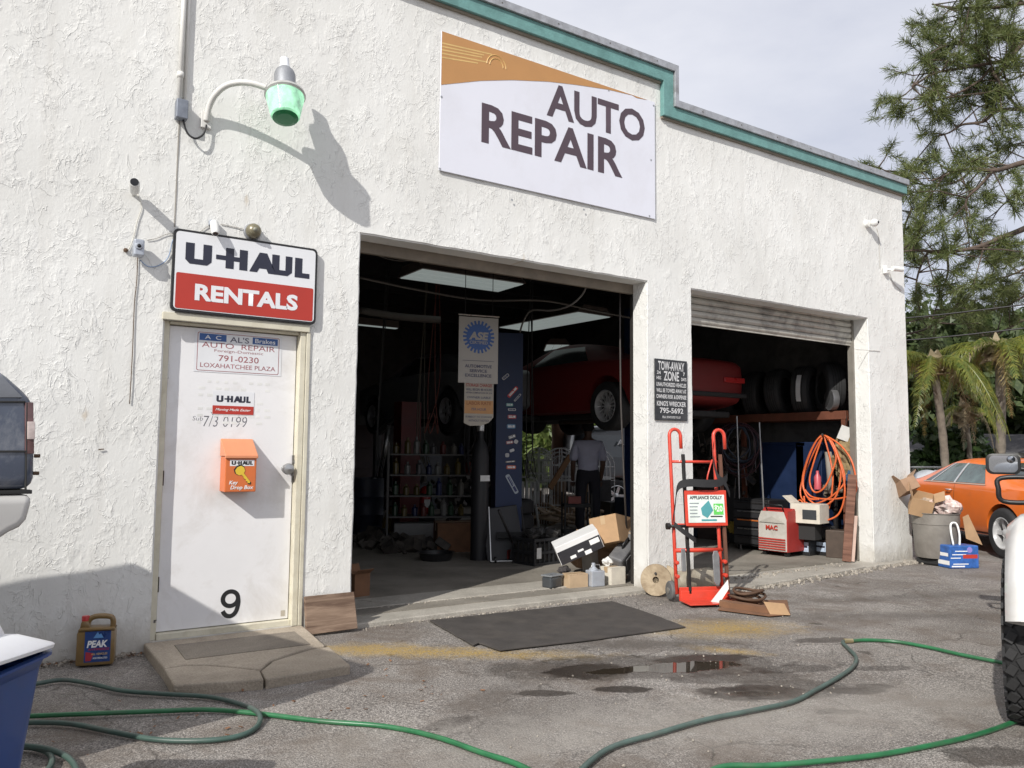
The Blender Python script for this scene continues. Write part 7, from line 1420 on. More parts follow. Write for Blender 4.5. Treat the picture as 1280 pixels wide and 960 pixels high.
# arch topped wire cages
WC = M('pale wire', (.55, .56, .55), .5, .1)
for i, (pxa, pxb, D_, lab) in enumerate(((658, 690, 14.2, 'left arch topped wire cage seen through the side doorway'), (680, 724, 14.8, 'middle arch topped wire cage behind the person'), (722, 768, 15.2, 'right arch topped wire cage half behind the person'))):
    a, b2 = at_d(pxa, 600, D_), at_d(pxb, 600, D_); u_ = Vector((b2.x - a.x, b2.y - a.y, 0)); w_ = u_.length; c_ = (a + b2) / 2
    t_ = thing('wire_cage', lab, 'wire cage', (c_.x, c_.y, 0), math.atan2(u_.y, u_.x), 'arch topped wire cages behind the garage'); r_ = w_ / 2; zt = at_d(700, 560, D_).z - r_
    for yy, nm_ in ((0, 'wire_front'), (.7, 'wire_back')):
        m = MB()
        for s_ in (.12, .55, .78, 1.0): 
            if s_ == 1.0 or True: m.tube([(r_ * s_ * math.cos(a_), yy, zt + r_ * s_ * math.sin(a_)) for a_ in [math.pi * k / 14 for k in range(15)]], .009 if s_ == 1 else .005, 5)
        for k in range(11):
            x_ = -r_ + w_ * k / 10; m.tube([(x_, yy, .05), (x_, yy, zt + math.sqrt(max(0, r_ * r_ - x_ * x_)) * (1 if k % 2 else .55))], .011 if k in (0, 10, 5) else .0045, 5)
        for z_ in (.35, .8, zt * .8, zt): m.tube([(-r_, yy, z_), (r_, yy, z_)], .009, 5)
        m.build(nm_, WC, t_, False, 0, False)
    for x_ in (-r_, r_):
        MB().tube([(x_, 0, .5), (x_, .7, .5)], .009, 5).tube([(x_, 0, zt), (x_, .7, zt)], .009, 5).build('side_rail', WC, t_, False, 0, False)
    MB().bb(-r_ * .85, r_ * .85, .1, .6, .05, .4 + .12 * i).bb(-r_ * .6, r_ * .3, .15, .55, .41 + .12 * i, .62 + .15 * i).build('contents', M('brown stacked crates', (.16, .11, .07), .85, 0, .5, 7), t_, False, 0, False)
# timber scraps between the cages
sc2 = MB(); P = at_d(690, 622, 13.6)
for k in range(26): sc2.box((P.x + random.uniform(-.9, 1.2), P.y + random.uniform(-.3, .6), random.uniform(.03, .35)), (random.uniform(.2, .7), .09, .03), eul(random.uniform(-.4, .4), random.uniform(-.5, .5), random.random() * 3))
o = sc2.build('timber_scraps', M('pale timber scrap', (.36, .27, .18), .85, 0, .4, 6)); stuff(o); tag(o, 'pile of pale timber scraps and lath on the ground by the wire cages', 'timber scraps')
P = at_d(700, 590, 13.9); o = MB().box((0, 0, 0), (.1, .03, .7)).build('leaning_plank', M('orange brown plank', (.36, .20, .10), .8)); o.location = P; o.rotation_euler = (0, R(38), 0); tag(o, 'orange brown plank leaning across the left wire cage', 'plank')
# dark van with shop lettering
VK = M('black van paint', (.015, .017, .02), .3, coat=.5)
P = at_d(770, 600, 19.0); vd = -R(22)
vn = thing('lettered_van', 'black service van with white lettering parked beyond the side doorway', 'van', (P.x + 1.0, P.y - .5, 0), vd)
vst = [(-2.4, .4, 1.0, 1.75, .80, .72), (-2.3, .34, 1.05, 1.95, .93, .80), (0, .32, 1.08, 2.0, .96, .82), (1.0, .32, 1.08, 1.95, .95, .80), (1.55, .34, 1.05, 1.25, .93, .78), (2.2, .36, .98, 1.1, .88, .72), (2.4, .42, .85, .95, .7, .6)]
VW = [(-1.45, .85, .36), (-1.45, -.85, .36), (1.45, .85, .36), (1.45, -.85, .36)]
bd = car_body(vst, VK, vn, VW, .36); tb_ = bvh(bd)
for w3 in VW: make_wheel(vn, w3, .36, .24, 1 if w3[1] > 0 else -1, 'five', CHR, .66)
for s_ in (1, -1):
    drape(tb_, [(.9, 1.22), (-2.1, 1.22), (-2.0, 1.72), (.7, 1.72)], s_, 'side_glass', GLS, vn); drape(tb_, [(2.2, .62), (-2.3, .62), (-2.3, .70), (2.2, .70)], s_, 'chrome_strip', CHR, vn, .01, 14)
for s, dx, dz, w_ in (("AL'S AUTO", -.9, 1.56, 1.1), ('561', -.7, 1.38, .4), ('791-0230', -.7, 1.24, .8)):
    o = text(vn, s, WHITE, (0, 0, 0), X, Z, w_, .13, .02); o.matrix_parent_inverse = Matrix.Identity(4); o.matrix_basis = Matrix.Translation((dx, -.985, dz))

# ================================================================== VEGETATION
LG1 = make_leaf('mixed garden foliage', [(.035, .07, .012), (.10, .15, .03), (.17, .20, .05)], .35); LG2 = make_leaf('dark shrub foliage', [(.012, .03, .008), (.03, .065, .015), (.05, .09, .02)], .15)
LG3 = make_leaf('far wood foliage', [(.025, .045, .014), (.055, .085, .026), (.10, .13, .045)], .25); PIN = make_leaf('pine needles', [(.07, .105, .03), (.14, .175, .055), (.21, .22, .08)], .35)
BRK = M('grey brown bark', (.085, .062, .048), .9, 0, .4, 9, .02, 12); BRK2 = M('pale palm bark', (.15, .13, .105), .9, 0, .3, 9, .01, 20)
PFR = make_leaf('palm frond green', [(.09, .14, .025), (.18, .22, .04), (.34, .31, .06)], .4, .4); PFD = make_leaf('dry palm frond', [(.22, .17, .10), (.34, .28, .18), (.4, .33, .22)], .2); CIT = make_leaf('palm rust tips', [(.20, .13, .04), (.27, .19, .06), (.3, .24, .08)], .3)
# hedge and wood as one mass beyond the yard, all round the back and the right
cen, rad = [], []
def belt(n_, f, r0, r1):
    for _ in range(n_): cen.append(f()); rad.append(random.uniform(r0, r1))
belt(150, lambda: (random.uniform(12, 34), random.uniform(20, 27), abs(random.gauss(0, 2.2)) + .4), .8, 1.7)
belt(120, lambda: (random.uniform(36, 56), random.uniform(-4, 27), random.uniform(0, 1) ** 1.3 * 8 + .4), 1.0, 2.2)
for _ in range(46):
    p = at_d(random.uniform(1110, 1420), random.uniform(415, 560), random.uniform(29.5, 34)); cen.append(tuple(p)); rad.append(random.uniform(.9, 1.7))
V_, F_ = leaves(cen, rad, 330, .26, .8, 1.9)
o = np_mesh('far_wood', V_, F_, LG3); stuff(o); tag(o, 'mass of mixed trees and undergrowth closing the view behind the lot', 'woods')
cen, rad = [], []; belt(60, lambda: (random.uniform(15, 23), random.uniform(15, 19), random.uniform(.2, 3.4)), .5, 1.1)
V_, F_ = leaves(cen, rad, 260, .15, .8, 3.2, .8); o = np_mesh('hedge', V_, F_, LG1); stuff(o); tag(o, 'bright green hedge of long leaved bushes seen through the side doorway', 'hedge')
P = at_d(696, 560, 19); tt = thing('yard_tree', 'brown trunked tree standing in the hedge behind the wire cages', 'tree', (P.x, P.y, 0)); MB().tube([(P.x, P.y, 0), (P.x + .05, P.y, 1.6), (P.x - .1, P.y, 3.4)], [.2, .16, .12], 9).build('trunk', M('red brown bark', (.12, .06, .035), .9), tt, True)
V_, F_ = leaves([(P.x + random.gauss(0, .8), P.y + random.gauss(0, .8), 3.8 + random.gauss(0, .6)) for _ in range(14)], [.6] * 14, 200, .16); np_mesh('crown', V_, F_, LG1, tt)

def pine(name, label, limbs, trunk, D0):
    t_ = thing(name, label, 'tree', (trunk[0][0], trunk[0][1], 0)); MB().tube(spline([p[:3] for p in trunk], 4), .26, 10).build('trunk', BRK, t_, True)
    tips = []; wood = MB()
    for (pts, r0, r1, side, tn) in limbs:
        P_ = spline([at_d(*p) for p in pts], 8); n_ = len(P_); wood2 = MB(); wood2.tube(P_, [r0 + (r1 - r0) * i / (n_ - 1) for i in range(n_)], 7).build('limb', BRK, t_, True)
        for k in range(int(tn * .20 + 1)):
            i = random.randrange(int(n_ * side), n_); b_ = P_[i]; d_ = Vector((random.gauss(0, 1), random.gauss(0, 1), random.gauss(.1, .8))).normalized(); L_ = random.uniform(.35, 1.15)
            m_ = b_ + d_ * L_ * .5 + Vector((0, 0, random.uniform(-.1, .1))); e_ = b_ + d_ * L_ + Vector((0, 0, random.uniform(-.1, .2)))
            wood.tube([b_, m_, e_], [.018, .012, .006], 4, False); tips.append((e_, d_)); 
            for _ in range(3):
                d2 = (d_ + Vector((random.gauss(0, .8), random.gauss(0, .8), random.gauss(0, .7)))).normalized(); s_ = m_.lerp(e_, random.random()); f_ = s_ + d2 * random.uniform(.15, .45); wood.tube([s_, f_], [.008, .004], 3, False); tips.append((f_, d2))
    wood.build('twigs', BRK, t_)
    T_ = np.array([tuple(p) for p, q_ in tips]); K = 64; C = np.repeat(T_, K, 0); DD = np.repeat(np.array([tuple(q_) for p, q_ in tips]), K, 0); N = len(C); C = C - DD * (.30 * rng.random(N) ** 1.3)[:, None]; d = rng.normal(size=(N, 3)); d += DD * .9; d[:, 2] += .35; d /= np.linalg.norm(d, axis=1)[:, None]
    L_ = .175 * (.5 + .9 * rng.random(N))[:, None]; w_ = np.cross(d, rng.normal(size=(N, 3))); w_ /= np.linalg.norm(w_, axis=1)[:, None]; w_ *= .0062
    s_ = C + d * .02; V2 = np.stack([s_ - w_, s_ + w_, s_ + d * L_ + w_ * .4 - np.array([0, 0, .03]), s_ + d * L_ - w_ * .4 - np.array([0, 0, .03])], 1).reshape(-1, 3); np_mesh('crown', V2, np.arange(N * 4).reshape(N, 4), PIN, t_); return t_
D_ = 17.0
def L3(pts, D): return [(x, y, D + i * .0) for i, (x, y) in enumerate(pts)]
limbs = [
 (L3([(1400, 185), (1320, 198), (1280, 203), (1245, 213), (1215, 211), (1190, 216), (1165, 226)], 16.0), .075, .015, .25, 60),
 (L3([(1400, 240), (1330, 262), (1280, 286), (1257, 295), (1221, 309), (1183, 315), (1144, 313), (1120, 316)], 15.5), .075, .015, .2, 70),
 (L3([(1380, 10), (1300, 35), (1261, 73), (1238, 79), (1203, 85), (1168, 92), (1140, 108)], 16.5), .06, .015, .2, 105),
 (L3([(1238, 79), (1220, 62), (1200, 55), (1175, 60), (1150, 78)], 16.5), .03, .012, .1, 55), (L3([(1238, 85), (1225, 100), (1200, 115), (1170, 125), (1150, 118)], 16.5), .03, .01, .1, 50),
 (L3([(1380, 130), (1300, 136), (1250, 138), (1229, 152), (1203, 156), (1186, 166), (1165, 172)], 16.8), .05, .012, .25, 62),
 (L3([(1240, 90), (1255, 110), (1268, 130), (1285, 140)], 16.4), .04, .02, 0, 26),
 (L3([(1380, -20), (1280, 4), (1226, 10), (1186, 9), (1165, 5)], 17.0), .05, .015, .2, 90), (L3([(1300, 40), (1250, 35), (1215, 28), (1190, 20)], 17.2), .03, .012, .1, 60), (L3([(1330, 95), (1290, 90), (1262, 100), (1245, 88)], 17.2), .03, .012, .1, 40),
 (L3([(1215, 211), (1200, 225), (1175, 232), (1150, 230), (1110, 215), (1098, 208)], 18.0), .03, .012, .1, 80), (L3([(1380, 170), (1310, 175), (1270, 180), (1240, 190)], 18.0), .03, .012, .0, 60),
 (L3([(1240, 215), (1222, 235), (1208, 250), (1209, 275), (1212, 310)], 15.8), .035, .01, .1, 30), (L3([(1330, 225), (1290, 235), (1255, 255), (1240, 275)], 18.5), .03, .01, .0, 60),
 (L3([(1160, 315), (1150, 335), (1145, 360), (1150, 390)], 17.0), .03, .01, 0, 60), (L3([(1183, 315), (1185, 340), (1175, 370), (1165, 400)], 17.5), .03, .01, 0, 50), (L3([(1330, 300), (1290, 330), (1260, 345), (1230, 350)], 19), .04, .01, 0, 80), (L3([(1340, 340), (1290, 365), (1250, 385), (1200, 395)], 20), .04, .01, 0, 90),
 (L3([(1140, 260), (1130, 290), (1140, 320)], 19), .03, .01, 0, 50), (L3([(1120, 420), (1160, 410), (1200, 380), (1220, 365)], 20), .03, .01, 0, 70), (L3([(1280, 400), (1250, 415), (1225, 420)], 20), .03, .01, 0, 40)]
Tp = at_d(1420, 600, 17.5)
pine('pine_tree', 'tall loose slash pine reaching in from the right over the lot', limbs, [(Tp.x, Tp.y, 0), (Tp.x + .2, Tp.y, 4), (Tp.x, Tp.y + .2, 9), (Tp.x - .2, Tp.y, 15)], 17)

# coconut palms: every frond a part
def frond_mesh(L_, droop, dens=34, leaf=.5):
    dens = int(dens * 1.7)
    P_ = [Vector((L_ * t * (1 - .25 * t * droop), 0, L_ * (.38 * t - droop * .95 * t * t))) for t in [k / 14 for k in range(15)]]
    m = MB(); m.tube(P_, [.025 * (1 - .8 * k / 14) for k in range(15)], 4)
    for k in range(dens):
        t = .12 + .87 * k / dens; i = min(13, int(t * 14)); p = P_[i].lerp(P_[i + 1], t * 14 - i); d = (P_[i + 1] - P_[i]).normalized(); l_ = leaf * math.sin(math.pi * (.15 + .8 * t)) * random.uniform(.65, 1.1)
        for s_ in (-1, 1):
            q_ = p + Vector((0, s_ * l_ * random.uniform(.35, .75), -l_ * random.uniform(.4, .8))) + d * l_ * random.uniform(.3, .6); w_ = d * .011
            mid = p.lerp(q_, .5) + Vector((0, s_ * l_ * .10, l_ * .10)); m.add([p - w_, p + w_, mid + w_, mid - w_], [(0, 1, 2, 3)]); m.add([mid - w_, mid + w_, q_], [(0, 1, 2)])
    return m
fms = [frond_mesh(2.5, d_, 40, .55).build('frond', PFR) for d_ in (.45, .85, 1.3)] + [frond_mesh(2.3, 1.5, 36, .5).build('frond', PFD), frond_mesh(2.4, 1.45, 36, .5).build('frond', CIT)]
def palm(label, hub, base, fr_list, tr0=.13):
    t_ = thing('coconut_palm', label, 'palm tree', (base.x, base.y, 0)); B_ = Vector((base.x, base.y, 0))
    P_ = spline([B_, B_.lerp(hub, .5) + Vector((.12, 0, 0)), hub], 10); m = MB(); m.tube(P_, [tr0 * (1 + .12 * (i % 2)) for i in range(len(P_))], 10); m.build('trunk', BRK2, t_, True)
    for (k, az_, sc) in fr_list:
        o = fms[k].copy(); COL.objects.link(o); o.parent = t_; o.matrix_parent_inverse = wm(t_).inverted(); o.location = hub; o.rotation_euler = (random.uniform(-.2, .2), random.uniform(-.12, .12), az_); o.scale = (sc, sc, sc)
    V_, F_ = leaves([hub - Z * .1], [.25], 60, .2); np_mesh('crown_fibre', V_, F_, PFD, t_); return t_
def fl_list(n_, dry=1, rust=2, top=5): return [(random.choice((0, 1, 2)) if i >= dry + rust else (3 if i < dry else 4), i * 2.4 + random.uniform(-.3, .3), random.uniform(.54, .72)) for i in range(n_)]
hub = at_d(1166, 452, 14.5); palm('left coconut palm with drooping yellow green fronds close to the wall corner', hub, Vector((hub.x + .3, hub.y, 0)), fl_list(27, 2, 2), .065)
hub = at_d(1249, 432, 15.0); palm('right coconut palm with a straight pale trunk above the orange car', hub, at_d(1243, 600, 15.0), fl_list(30, 2, 3), .08)
hub = at_d(1206, 512, 16.0); palm('short dry topped palm between the two coconut palms', hub, Vector((hub.x, hub.y, 0)), [(3, i * 1.2, .36) for i in range(5)] + [(1, i * 1.3 + .4, .40) for i in range(5)], .05)
for o in fms: bpy.data.objects.remove(o)
# shrub beside the fence
P = at_d(1186, 590, 16.5); sb_ = thing('round_shrub', 'dark leathery leaved shrub in front of the low house', 'shrub', (P.x, P.y, 0)); cs = [at_d(random.gauss(1186, 14), random.gauss(560, 11), 16.5 + random.uniform(-.4, .4)) for _ in range(34)] + [at_d(1228 + random.gauss(0, 6), 575 + random.gauss(0, 5), 17) for _ in range(7)]
V_, F_ = leaves([tuple(c_) for c_ in cs], [.30] * len(cs), 150, .11, .9, 1.7); np_mesh('foliage', V_, F_, LG2, sb_)
for k in range(6): a = P + Vector((random.uniform(-.2, .2), random.uniform(-.2, .2), 0)); MB().tube([(a.x, a.y, 0), (a.x + random.uniform(-.3, .3), a.y, .8), (a.x + random.uniform(-.5, .5), a.y, 1.6)], [.03, .025, .01], 6).build('stem', BRK, sb_, True)

# low house with a dark roof across the street
hc = at_d(1215, 572, 27.0); hz = math.atan2(RIGHT.y, RIGHT.x) + .12
hs_ = thing('low_house', 'low house with a wide dark shingled roof behind the palms', 'house', (hc.x, hc.y, 0), hz)
HW = M('tan house wall', (.34, .31, .24), .85); RF = M('dark roof shingle', (.030, .028, .030), .9, 0, .4, 3, .01, 20)
MB().bb(-5, 6, -3, 3, 0, 1.55).build('wall', HW, hs_, False, 0, False)
ev, rg = at_d(1215, 566, 26.5).z, at_d(1215, 549, 29).z
MB().prism([(-3.9, ev), (3.9, ev), (0, rg + .15)], (-5.6, 0, 0), Y, Z, 12.2).build('roof', RF, hs_, False, 0, False); MB().bb(-5.6, 6.6, -3.93, -3.90, ev - .13, ev + .01).build('fascia_board', M('fascia grey', (.3, .3, .28), .8), hs_, False, 0, False)
MB().prism([(-1.7, ev), (1.7, ev), (0, rg + .05)], (.2, -4.6, 0), X, Z, -3.4).build('porch_roof', RF, hs_, False, 0, False)
for x_ in (-3.5, -.2, 3.0): w_ = MB().bb(x_ - .5, x_ + .5, -3.04, -3.0, .75, 1.35).build('window', M('window frame pale', (.4, .4, .38), .6), hs_, False, 0, False); g_ = MB().bb(x_ - .44, x_ + .44, -3.06, -3.041, .80, 1.30).build('pane', GLS, None, False, 0, False); g_.parent = w_
MB().bb(1.0, 1.8, -3.05, -3.0, 0, 1.3).build('door', M('house door dark', (.08, .06, .05), .6), hs_, False, 0, False)
# chain link fence with a top rail
fa, fb = at_d(1128, 584, 15.2), at_d(1330, 574, 17.5); fn = thing('chain_fence', 'chain link fence with a pale top rail in front of the low house', 'fence', (fa.x, fa.y, 0)); fu = Vector((fb.x - fa.x, fb.y - fa.y, 0)); fL = fu.length; fu.normalize(); fz = fa.z; FM = M('galvanised fence', (.35, .36, .36), .5, .5)
MB().tube([(fa.x, fa.y, fz), (fb.x, fb.y, fz)], .022, 6).build('top_rail', FM, fn)
for k in range(4): p = Vector((fa.x, fa.y, 0)) + fu * (fL * k / 3); MB().tube([(p.x, p.y, 0), (p.x, p.y, fz + .06)], .028, 7).build('post', FM, fn)
m = MB(); zz = .02; st_ = .12
for k in range(int(fL / st_) + 12):
    for s_ in (-1, 1):
        a0 = k * st_ - .6; a1 = a0 + s_ * (fz - .05)
        lo, hi = (0.03, fz); 
        def cl(a, b2, z0, z1): return (a, z0, b2, z1)
        t0_, t1_ = 0.0, 1.0
        for v in (0.0, fL):
            pass
        if min(a0, a1) < 0 or max(a0, a1) > fL: continue
        p, q_ = Vector((fa.x, fa.y, .05)) + fu * a0, Vector((fa.x, fa.y, fz)) + fu * a1; m.tube([p, q_], .003, 3, False)
m.build('mesh_wire', FM, fn)
# white tarp covered boat shape near the corner
P = at_d(1157, 588, 14.2); bt = thing('tarp_pile', 'low mound under a pale grey and white tarp behind the trash barrel', 'tarp', (P.x, P.y, 0))
o = MB().sphere((0, 0, .42), .75, 26, (1.25, .8, .80)).build('tarp_cover', M('pale tarp', (.50, .52, .56), .6, 0, .2, 2.2, .01, 4, (.25, .27, .3), .4), bt, True, 0, False)
for v in o.data.vertices: v.co += Vector((0, 0, 1)) * .22 * noise.noise(v.co * 1.6) + v.co.normalized() * .10 * noise.noise(v.co * 4)
# power lines
for i, ((x0, y0), (xm, ym), (x1, y1)) in enumerate((((1010, 400), (1150, 396), (1500, 352)), ((1010, 425), (1150, 424), (1500, 384)))):
    a, m_, b2 = at_d(x0, y0, 15), at_d(xm, ym, 14), at_d(x1, y1, 12); o = MB().tube(spline([a, m_, b2], 12), .014, 5).build('power_line', BLACK, None, True); tag(o, ('upper' if i == 0 else 'lower') + ' black power line crossing before the trees', 'power line', 'power lines')

# ================================================================== WHITE PICKUP AT THE RIGHT EDGE
WP = M('white truck paint', (.72, .72, .71), .3, 0, .04, 2, 0, 1, (.5, .45, .38), .35, .5)
ta = math.pi / 2 - R(67.6); hd = Vector((math.cos(ta), math.sin(ta), 0)); lf = Vector((-hd.y, hd.x, 0))
tw0 = on_z(1259, 903, 0) + RIGHT * .135               # left rear tyre, outer lower edge
tc0 = tw0 - lf * .98 + hd * 1.72 + hd * .05
tk_ = thing('white_pickup', 'white pickup truck with orange stripes and a big black mirror cut by the right edge', 'pickup truck', (tc0.x, tc0.y, 0), ta)
pst = [(-2.5, .62, 1.12, 1.22, .86, .80), (-2.45, .55, 1.16, 1.27, .95, .90), (-2.2, .52, 1.17, 1.28, .97, .92), (-1.2, .50, 1.17, 1.28, .97, .92), (-.72, .50, 1.17, 1.285, .97, .92), (-.66, .50, 1.17, 1.86, .97, .74), (-.3, .50, 1.17, 1.93, .97, .74), (.7, .50, 1.17, 1.92, .97, .73), (1.3, .50, 1.16, 1.34, .97, .84), (1.9, .52, 1.12, 1.26, .96, .84), (2.6, .55, 1.0, 1.15, .92, .80), (2.75, .6, .9, 1.0, .8, .7)]
PWH = [(-1.72, .955, .40), (-1.72, -.955, .40), (1.85, .86, .40), (1.85, -.86, .40)]
bd = car_body(pst, WP, tk_, PWH, .40, arch=1.18); tb_ = bvh(bd)
for w3 in PWH: make_wheel(tk_, w3, .40, .26, 1 if w3[1] > 0 else -1, 'slots', M('steel wheel', (.35, .35, .35), .4, .7), .58, True)
for wx in (-1.72, 1.85):
    for s_ in (1, -1):
        vs = []; A_ = [R(16) + R(148) * k / 16 for k in range(17)]; R0 = .47
        pr = [(-.01, .06), (.05, .12), (.11, .13), (.17, .07), (.20, -.03)]
        for a_ in A_:
            for (dr, dy) in pr: vs.append((wx + (R0 + dr) * math.cos(a_), s_ * (.93 + dy), .42 + (R0 + dr) * math.sin(a_) * .96))
        K = len(pr); fs = [(i * K + j, i * K + j + 1, (i + 1) * K + j + 1, (i + 1) * K + j) for i in range(16) for j in range(K - 1)]
        fs = fs if s_ < 0 else [f[::-1] for f in fs]; MB().add(vs, fs).build('fender_flare', WP, tk_, True, 0, False)
OST = M('stripe orange', (.75, .20, .05), .35)
for s_ in (1, -1):
    drape(tb_, [(-1.2, 1.00), (-2.4, 1.06), (-2.4, 1.12), (-1.2, 1.08)], s_, 'orange_stripe', OST, tk_, .005, 12); drape(tb_, [(2.2, .88), (-1.2, .94), (-1.2, .98), (2.2, .92)], s_, 'orange_stripe', OST, tk_, .005, 12)
    drape(tb_, [(1.0, 1.22), (-.35, 1.22), (-.30, 1.72), (.55, 1.74)], s_, 'side_glass', GLS, tk_)
    drape(tb_, [(-.45, .62), (-.46, .62), (-.46, 1.2), (-.45, 1.2)], s_, 'door_seam', SE, tk_, .003, 8); drape(tb_, [(1.05, .62), (1.04, .62), (1.04, 1.2), (1.05, 1.2)], s_, 'door_seam', SE, tk_, .003, 8)
    MB().bb(-2.55, -2.44, s_ * .80 - .09, s_ * .80 + .09, .80, 1.12).build('tail_light', RED, tk_, False, .015, False)
MB().bb(-2.66, -2.47, -.88, .88, .50, .66).build('rear_bumper', CHR, tk_, False, .02, False); MB().bb(2.7, 2.85, -.92, .92, .46, .66).build('front_bumper', CHR, tk_, False, .02, False)
drape(tb_, [(-.65, 1.36), (.65, 1.36), (.58, 1.74), (-.58, 1.74)], -1, 'rear_window', GLS, tk_, .006, 8, 'x')
# left towing mirror, glass facing back
mc_ = at_d(1254, 580, 6.0); tm = wm(tk_).inverted(); ml = tm @ mc_
mir = MB().prism(rr(.225, .155, .045), (0, 0, 0), Y, Z, .08).build('mirror_housing', BLACK, tk_, 'auto', .006, False); mir.location = ml; mir.rotation_euler = (0, 0, R(5))
MR = M('mirror glass', (.38, .40, .43), .0, 1.0, .02, 2)
g_ = MB().prism(rr(.185, .125, .035), (-.003, 0, 0), Y, Z, .002).build('mirror_glass', MR, None, False, 0, False); g_.parent = mir
MR.node_tree.nodes['Principled BSDF'].inputs['Roughness'].default_value = .03
for l_ in list(MR.node_tree.links):
    if l_.to_socket.name == 'Roughness': MR.node_tree.links.remove(l_)
g_ = MB().lathe([(.0, .006), (.02, .004), (.028, 0)], (-.004, -.05, .035), -X, 16).build('spot_mirror', MR, None, True, 0, False); g_.parent = mir
a = tm @ at_d(1256, 606, 5.9); MB().tube(spline([ml + Vector((.05, -.08, -.03)), ml + Vector((.06, -.25, -.05)), (ml.x + .1, .95, 1.25)], 4), .02, 7).build('mirror_arm', BLACK, tk_, True, 0, False)
MB().tube(spline([(a.x, .92, a.z + .06), (a.x - .02, a.y + .02, a.z + .05), (a.x - .03, a.y + .04, a.z - .03), (a.x - .02, a.y + .01, a.z - .12), (a.x, .95, a.z - .12)], 5), .018, 7).build('mirror_bracket', BLACK, tk_, True, 0, False)

# ================================================================== HIGH VAN TAIL AT THE LEFT EDGE
VD = M('slate blue van paint', (.065, .08, .115), .22, 0, .25, 3, 0, 1, (.33, .34, .36), .8, coat=.5); VS = M('van silver plastic', (.50, .49, .47), .4, 0, .05, 3, 0, 1, (.35, .3, .25), .3)
f_ = Vector((-.996, -.09, 0)); sd = Vector((-.30, .954, 0))    # toward its nose, toward its far side; tail skewed to shape its cast shadow
K0 = at_d(46, 560, 3.05); nn_ = Vector((.09, -.996, 0))
def vp(x, y): d_ = ray(x, y); k = (K0 - CAM).dot(nn_) / d_.dot(nn_); p = CAM + d_ * k; return ((p - K0).dot(f_), p.z)
v0_ = thing('high_van', 'tail of a high slate and silver van cut by the left edge of the photo', 'van', (K0.x + f_.x * 2.3 + sd.x * .85, K0.y + f_.y * 2.3 + sd.y * .85, 0))
Ob = Vector((K0.x, K0.y, 0)); Wv = 1.62
def vbody(poly, name, mat, y0=0.0, y1=Wv, bev=.05):
    return MB().prism(poly, Ob + sd * y0, f_, Z, 0.0).build(name, mat, v0_) if False else vb2(poly, name, mat, y0, y1, bev)
def vb2(poly, name, mat, y0, y1, bev):
    n_ = sd; k = len(poly); vs = [Ob + sd * y0 + f_ * a + Z * b2 for a, b2 in poly]; vs += [v + sd * (y1 - y0) for v in vs]
    m = MB().add(vs, [tuple(range(k)), tuple(range(2 * k - 1, k - 1, -1))] + [(i, i + k, (i + 1) % k + k, (i + 1) % k) for i in range(k)])
    o = m.build(name, mat, None, 'auto', bev, True, 3)
    bm = bmesh.new(); bm.from_mesh(o.data); bmesh.ops.recalc_face_normals(bm, faces=bm.faces); bm.to_mesh(o.data); bm.free(); adopt(o, v0_); return o
up1 = [vp(46, 612), vp(47, 570), vp(47, 513), vp(44, 498), vp(31, 486), vp(2, 460)]
rf = up1[-1]; roofz = rf[1] + .0
upper = up1 + [(rf[0] + .25, roofz), (rf[0] + .7, roofz + .03), (3.4, roofz), (3.9, 1.25), (4.6, 1.1), (4.75, .95), (4.7, up1[0][1]), ]
bo = vb2(upper, 'body', VD, 0, Wv, .045)
bumper = [vp(45, 618), vp(42, 632), vp(37, 650), vp(28, 660), vp(15, 666), vp(0, 676)]
vb2([(-.0 + bumper[0][0], bumper[0][1])] + bumper[1:] + [(.55, .80), (.8, .62), (4.6, .55), (4.75, .8), (4.7, bumper[0][1] - .0)], 'lower_body', VS, .01, Wv - .01, .03)
vb2([vp(43, 612.5), vp(43, 617.5), (4.5, vp(43, 617.5)[1]), (4.5, vp(43, 612.5)[1])], 'shadow_gap', UNDER, .02, Wv - .02, .002)
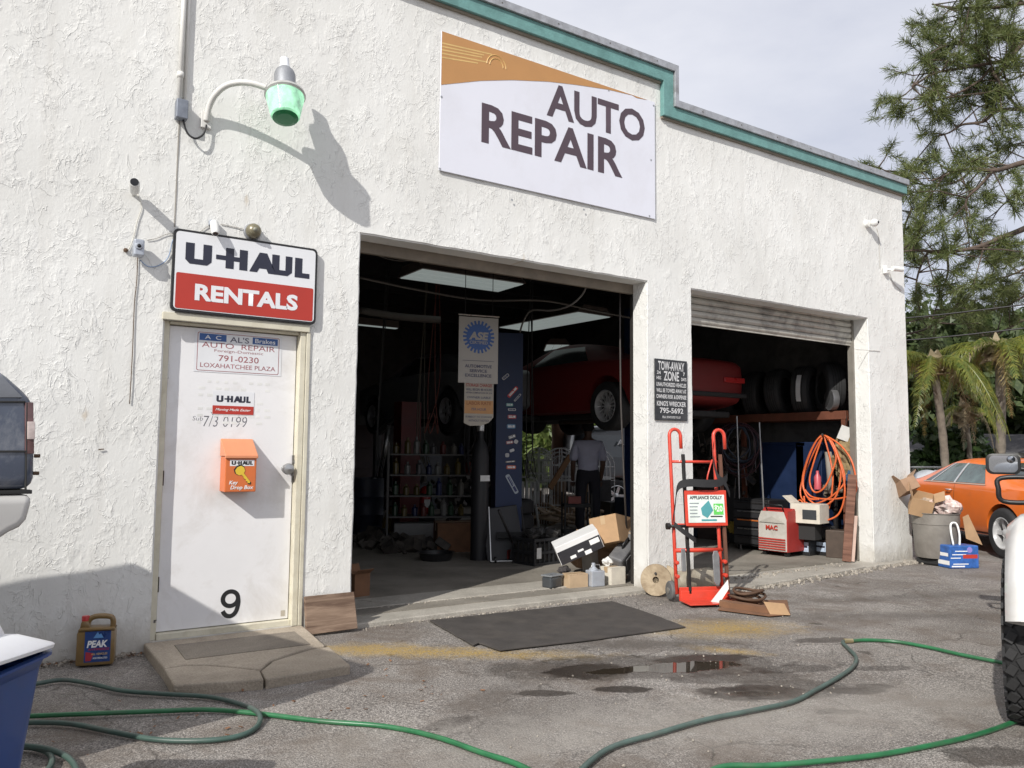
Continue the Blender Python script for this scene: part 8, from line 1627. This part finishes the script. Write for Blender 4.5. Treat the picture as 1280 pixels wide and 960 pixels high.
def vq(pix, name, mat, off=-.004, y1=None): return vb2([vp(*p) for p in pix], name, mat, off - .004, y1 if y1 else off + .01, .0015)
vq([(41, 503), (31, 503), (31, 567), (42, 567)], 'tail_light', M('smoky tail lamp', (.11, .06, .06), .2, 0, .4, 12), -.003, .05); vq([(42, 527), (33, 527), (33, 549), (42, 549)], 'reverse_lamp', M('reverse lens', (.5, .42, .40), .15, 0, .2, 30), -.010, .08)
vq([(31, 501), (-60, 501), (-60, 503.5), (31, 503.5)], 'belt_moulding', UNDER); vq([(32, 563), (-60, 563), (-60, 565.5), (32, 565.5)], 'side_moulding', UNDER); vq([(33.5, 503), (32, 503), (31, 612), (32.5, 612)], 'panel_seam', UNDER)
vq([(28, 497), (-50, 497), (-50, 470), (2, 470)], 'quarter_glass', M('grey reflection van glass', (.16, .17, .19), .25, 0, .2, 4), -.003)  # pale grey reflection put into the quarter glass colour
for yy in (570, 592): a = K0 + Z * (vp(46, yy)[1] - K0.z); MB().tube([a + sd * .05 - f_ * .01, a + sd * .05 - f_ * .03], .008, 6).build('hinge_stud', RUST, v0_)
for a_ in (.75 + .35, 3.6):
    for y_ in (.12, Wv - .12):
        c_ = Ob + f_ * a_ + sd * y_ + Z * .40; s_ = -1 if y_ < 1 else 1; to = MB().lathe([(.24, -.12), (.37, -.12), (.40, -.08), (.40, .08), (.37, .12), (.24, .12)], c_, sd * s_, 30).build('wheel', TYRE, v0_, 'auto'); r2 = MB().lathe([(.0, .02), (.12, .05), (.22, .06), (.245, .11), (.245, -.1)], c_, sd * s_, 24).build('rim', CHR, to, 'auto')
MB().add([Ob + f_ * a + sd * b2 + Z * c for a, b2, c in ((.6, .15, .45), (4.4, .15, .45), (4.4, Wv - .15, .45), (.6, Wv - .15, .45), (.6, .15, .75), (4.4, .15, .75), (4.4, Wv - .15, .75), (.6, Wv - .15, .75))], [(3, 2, 1, 0), (4, 5, 6, 7), (0, 1, 5, 4), (1, 2, 6, 5), (2, 3, 7, 6), (3, 0, 4, 7)]).build('underbody', UNDER, v0_)
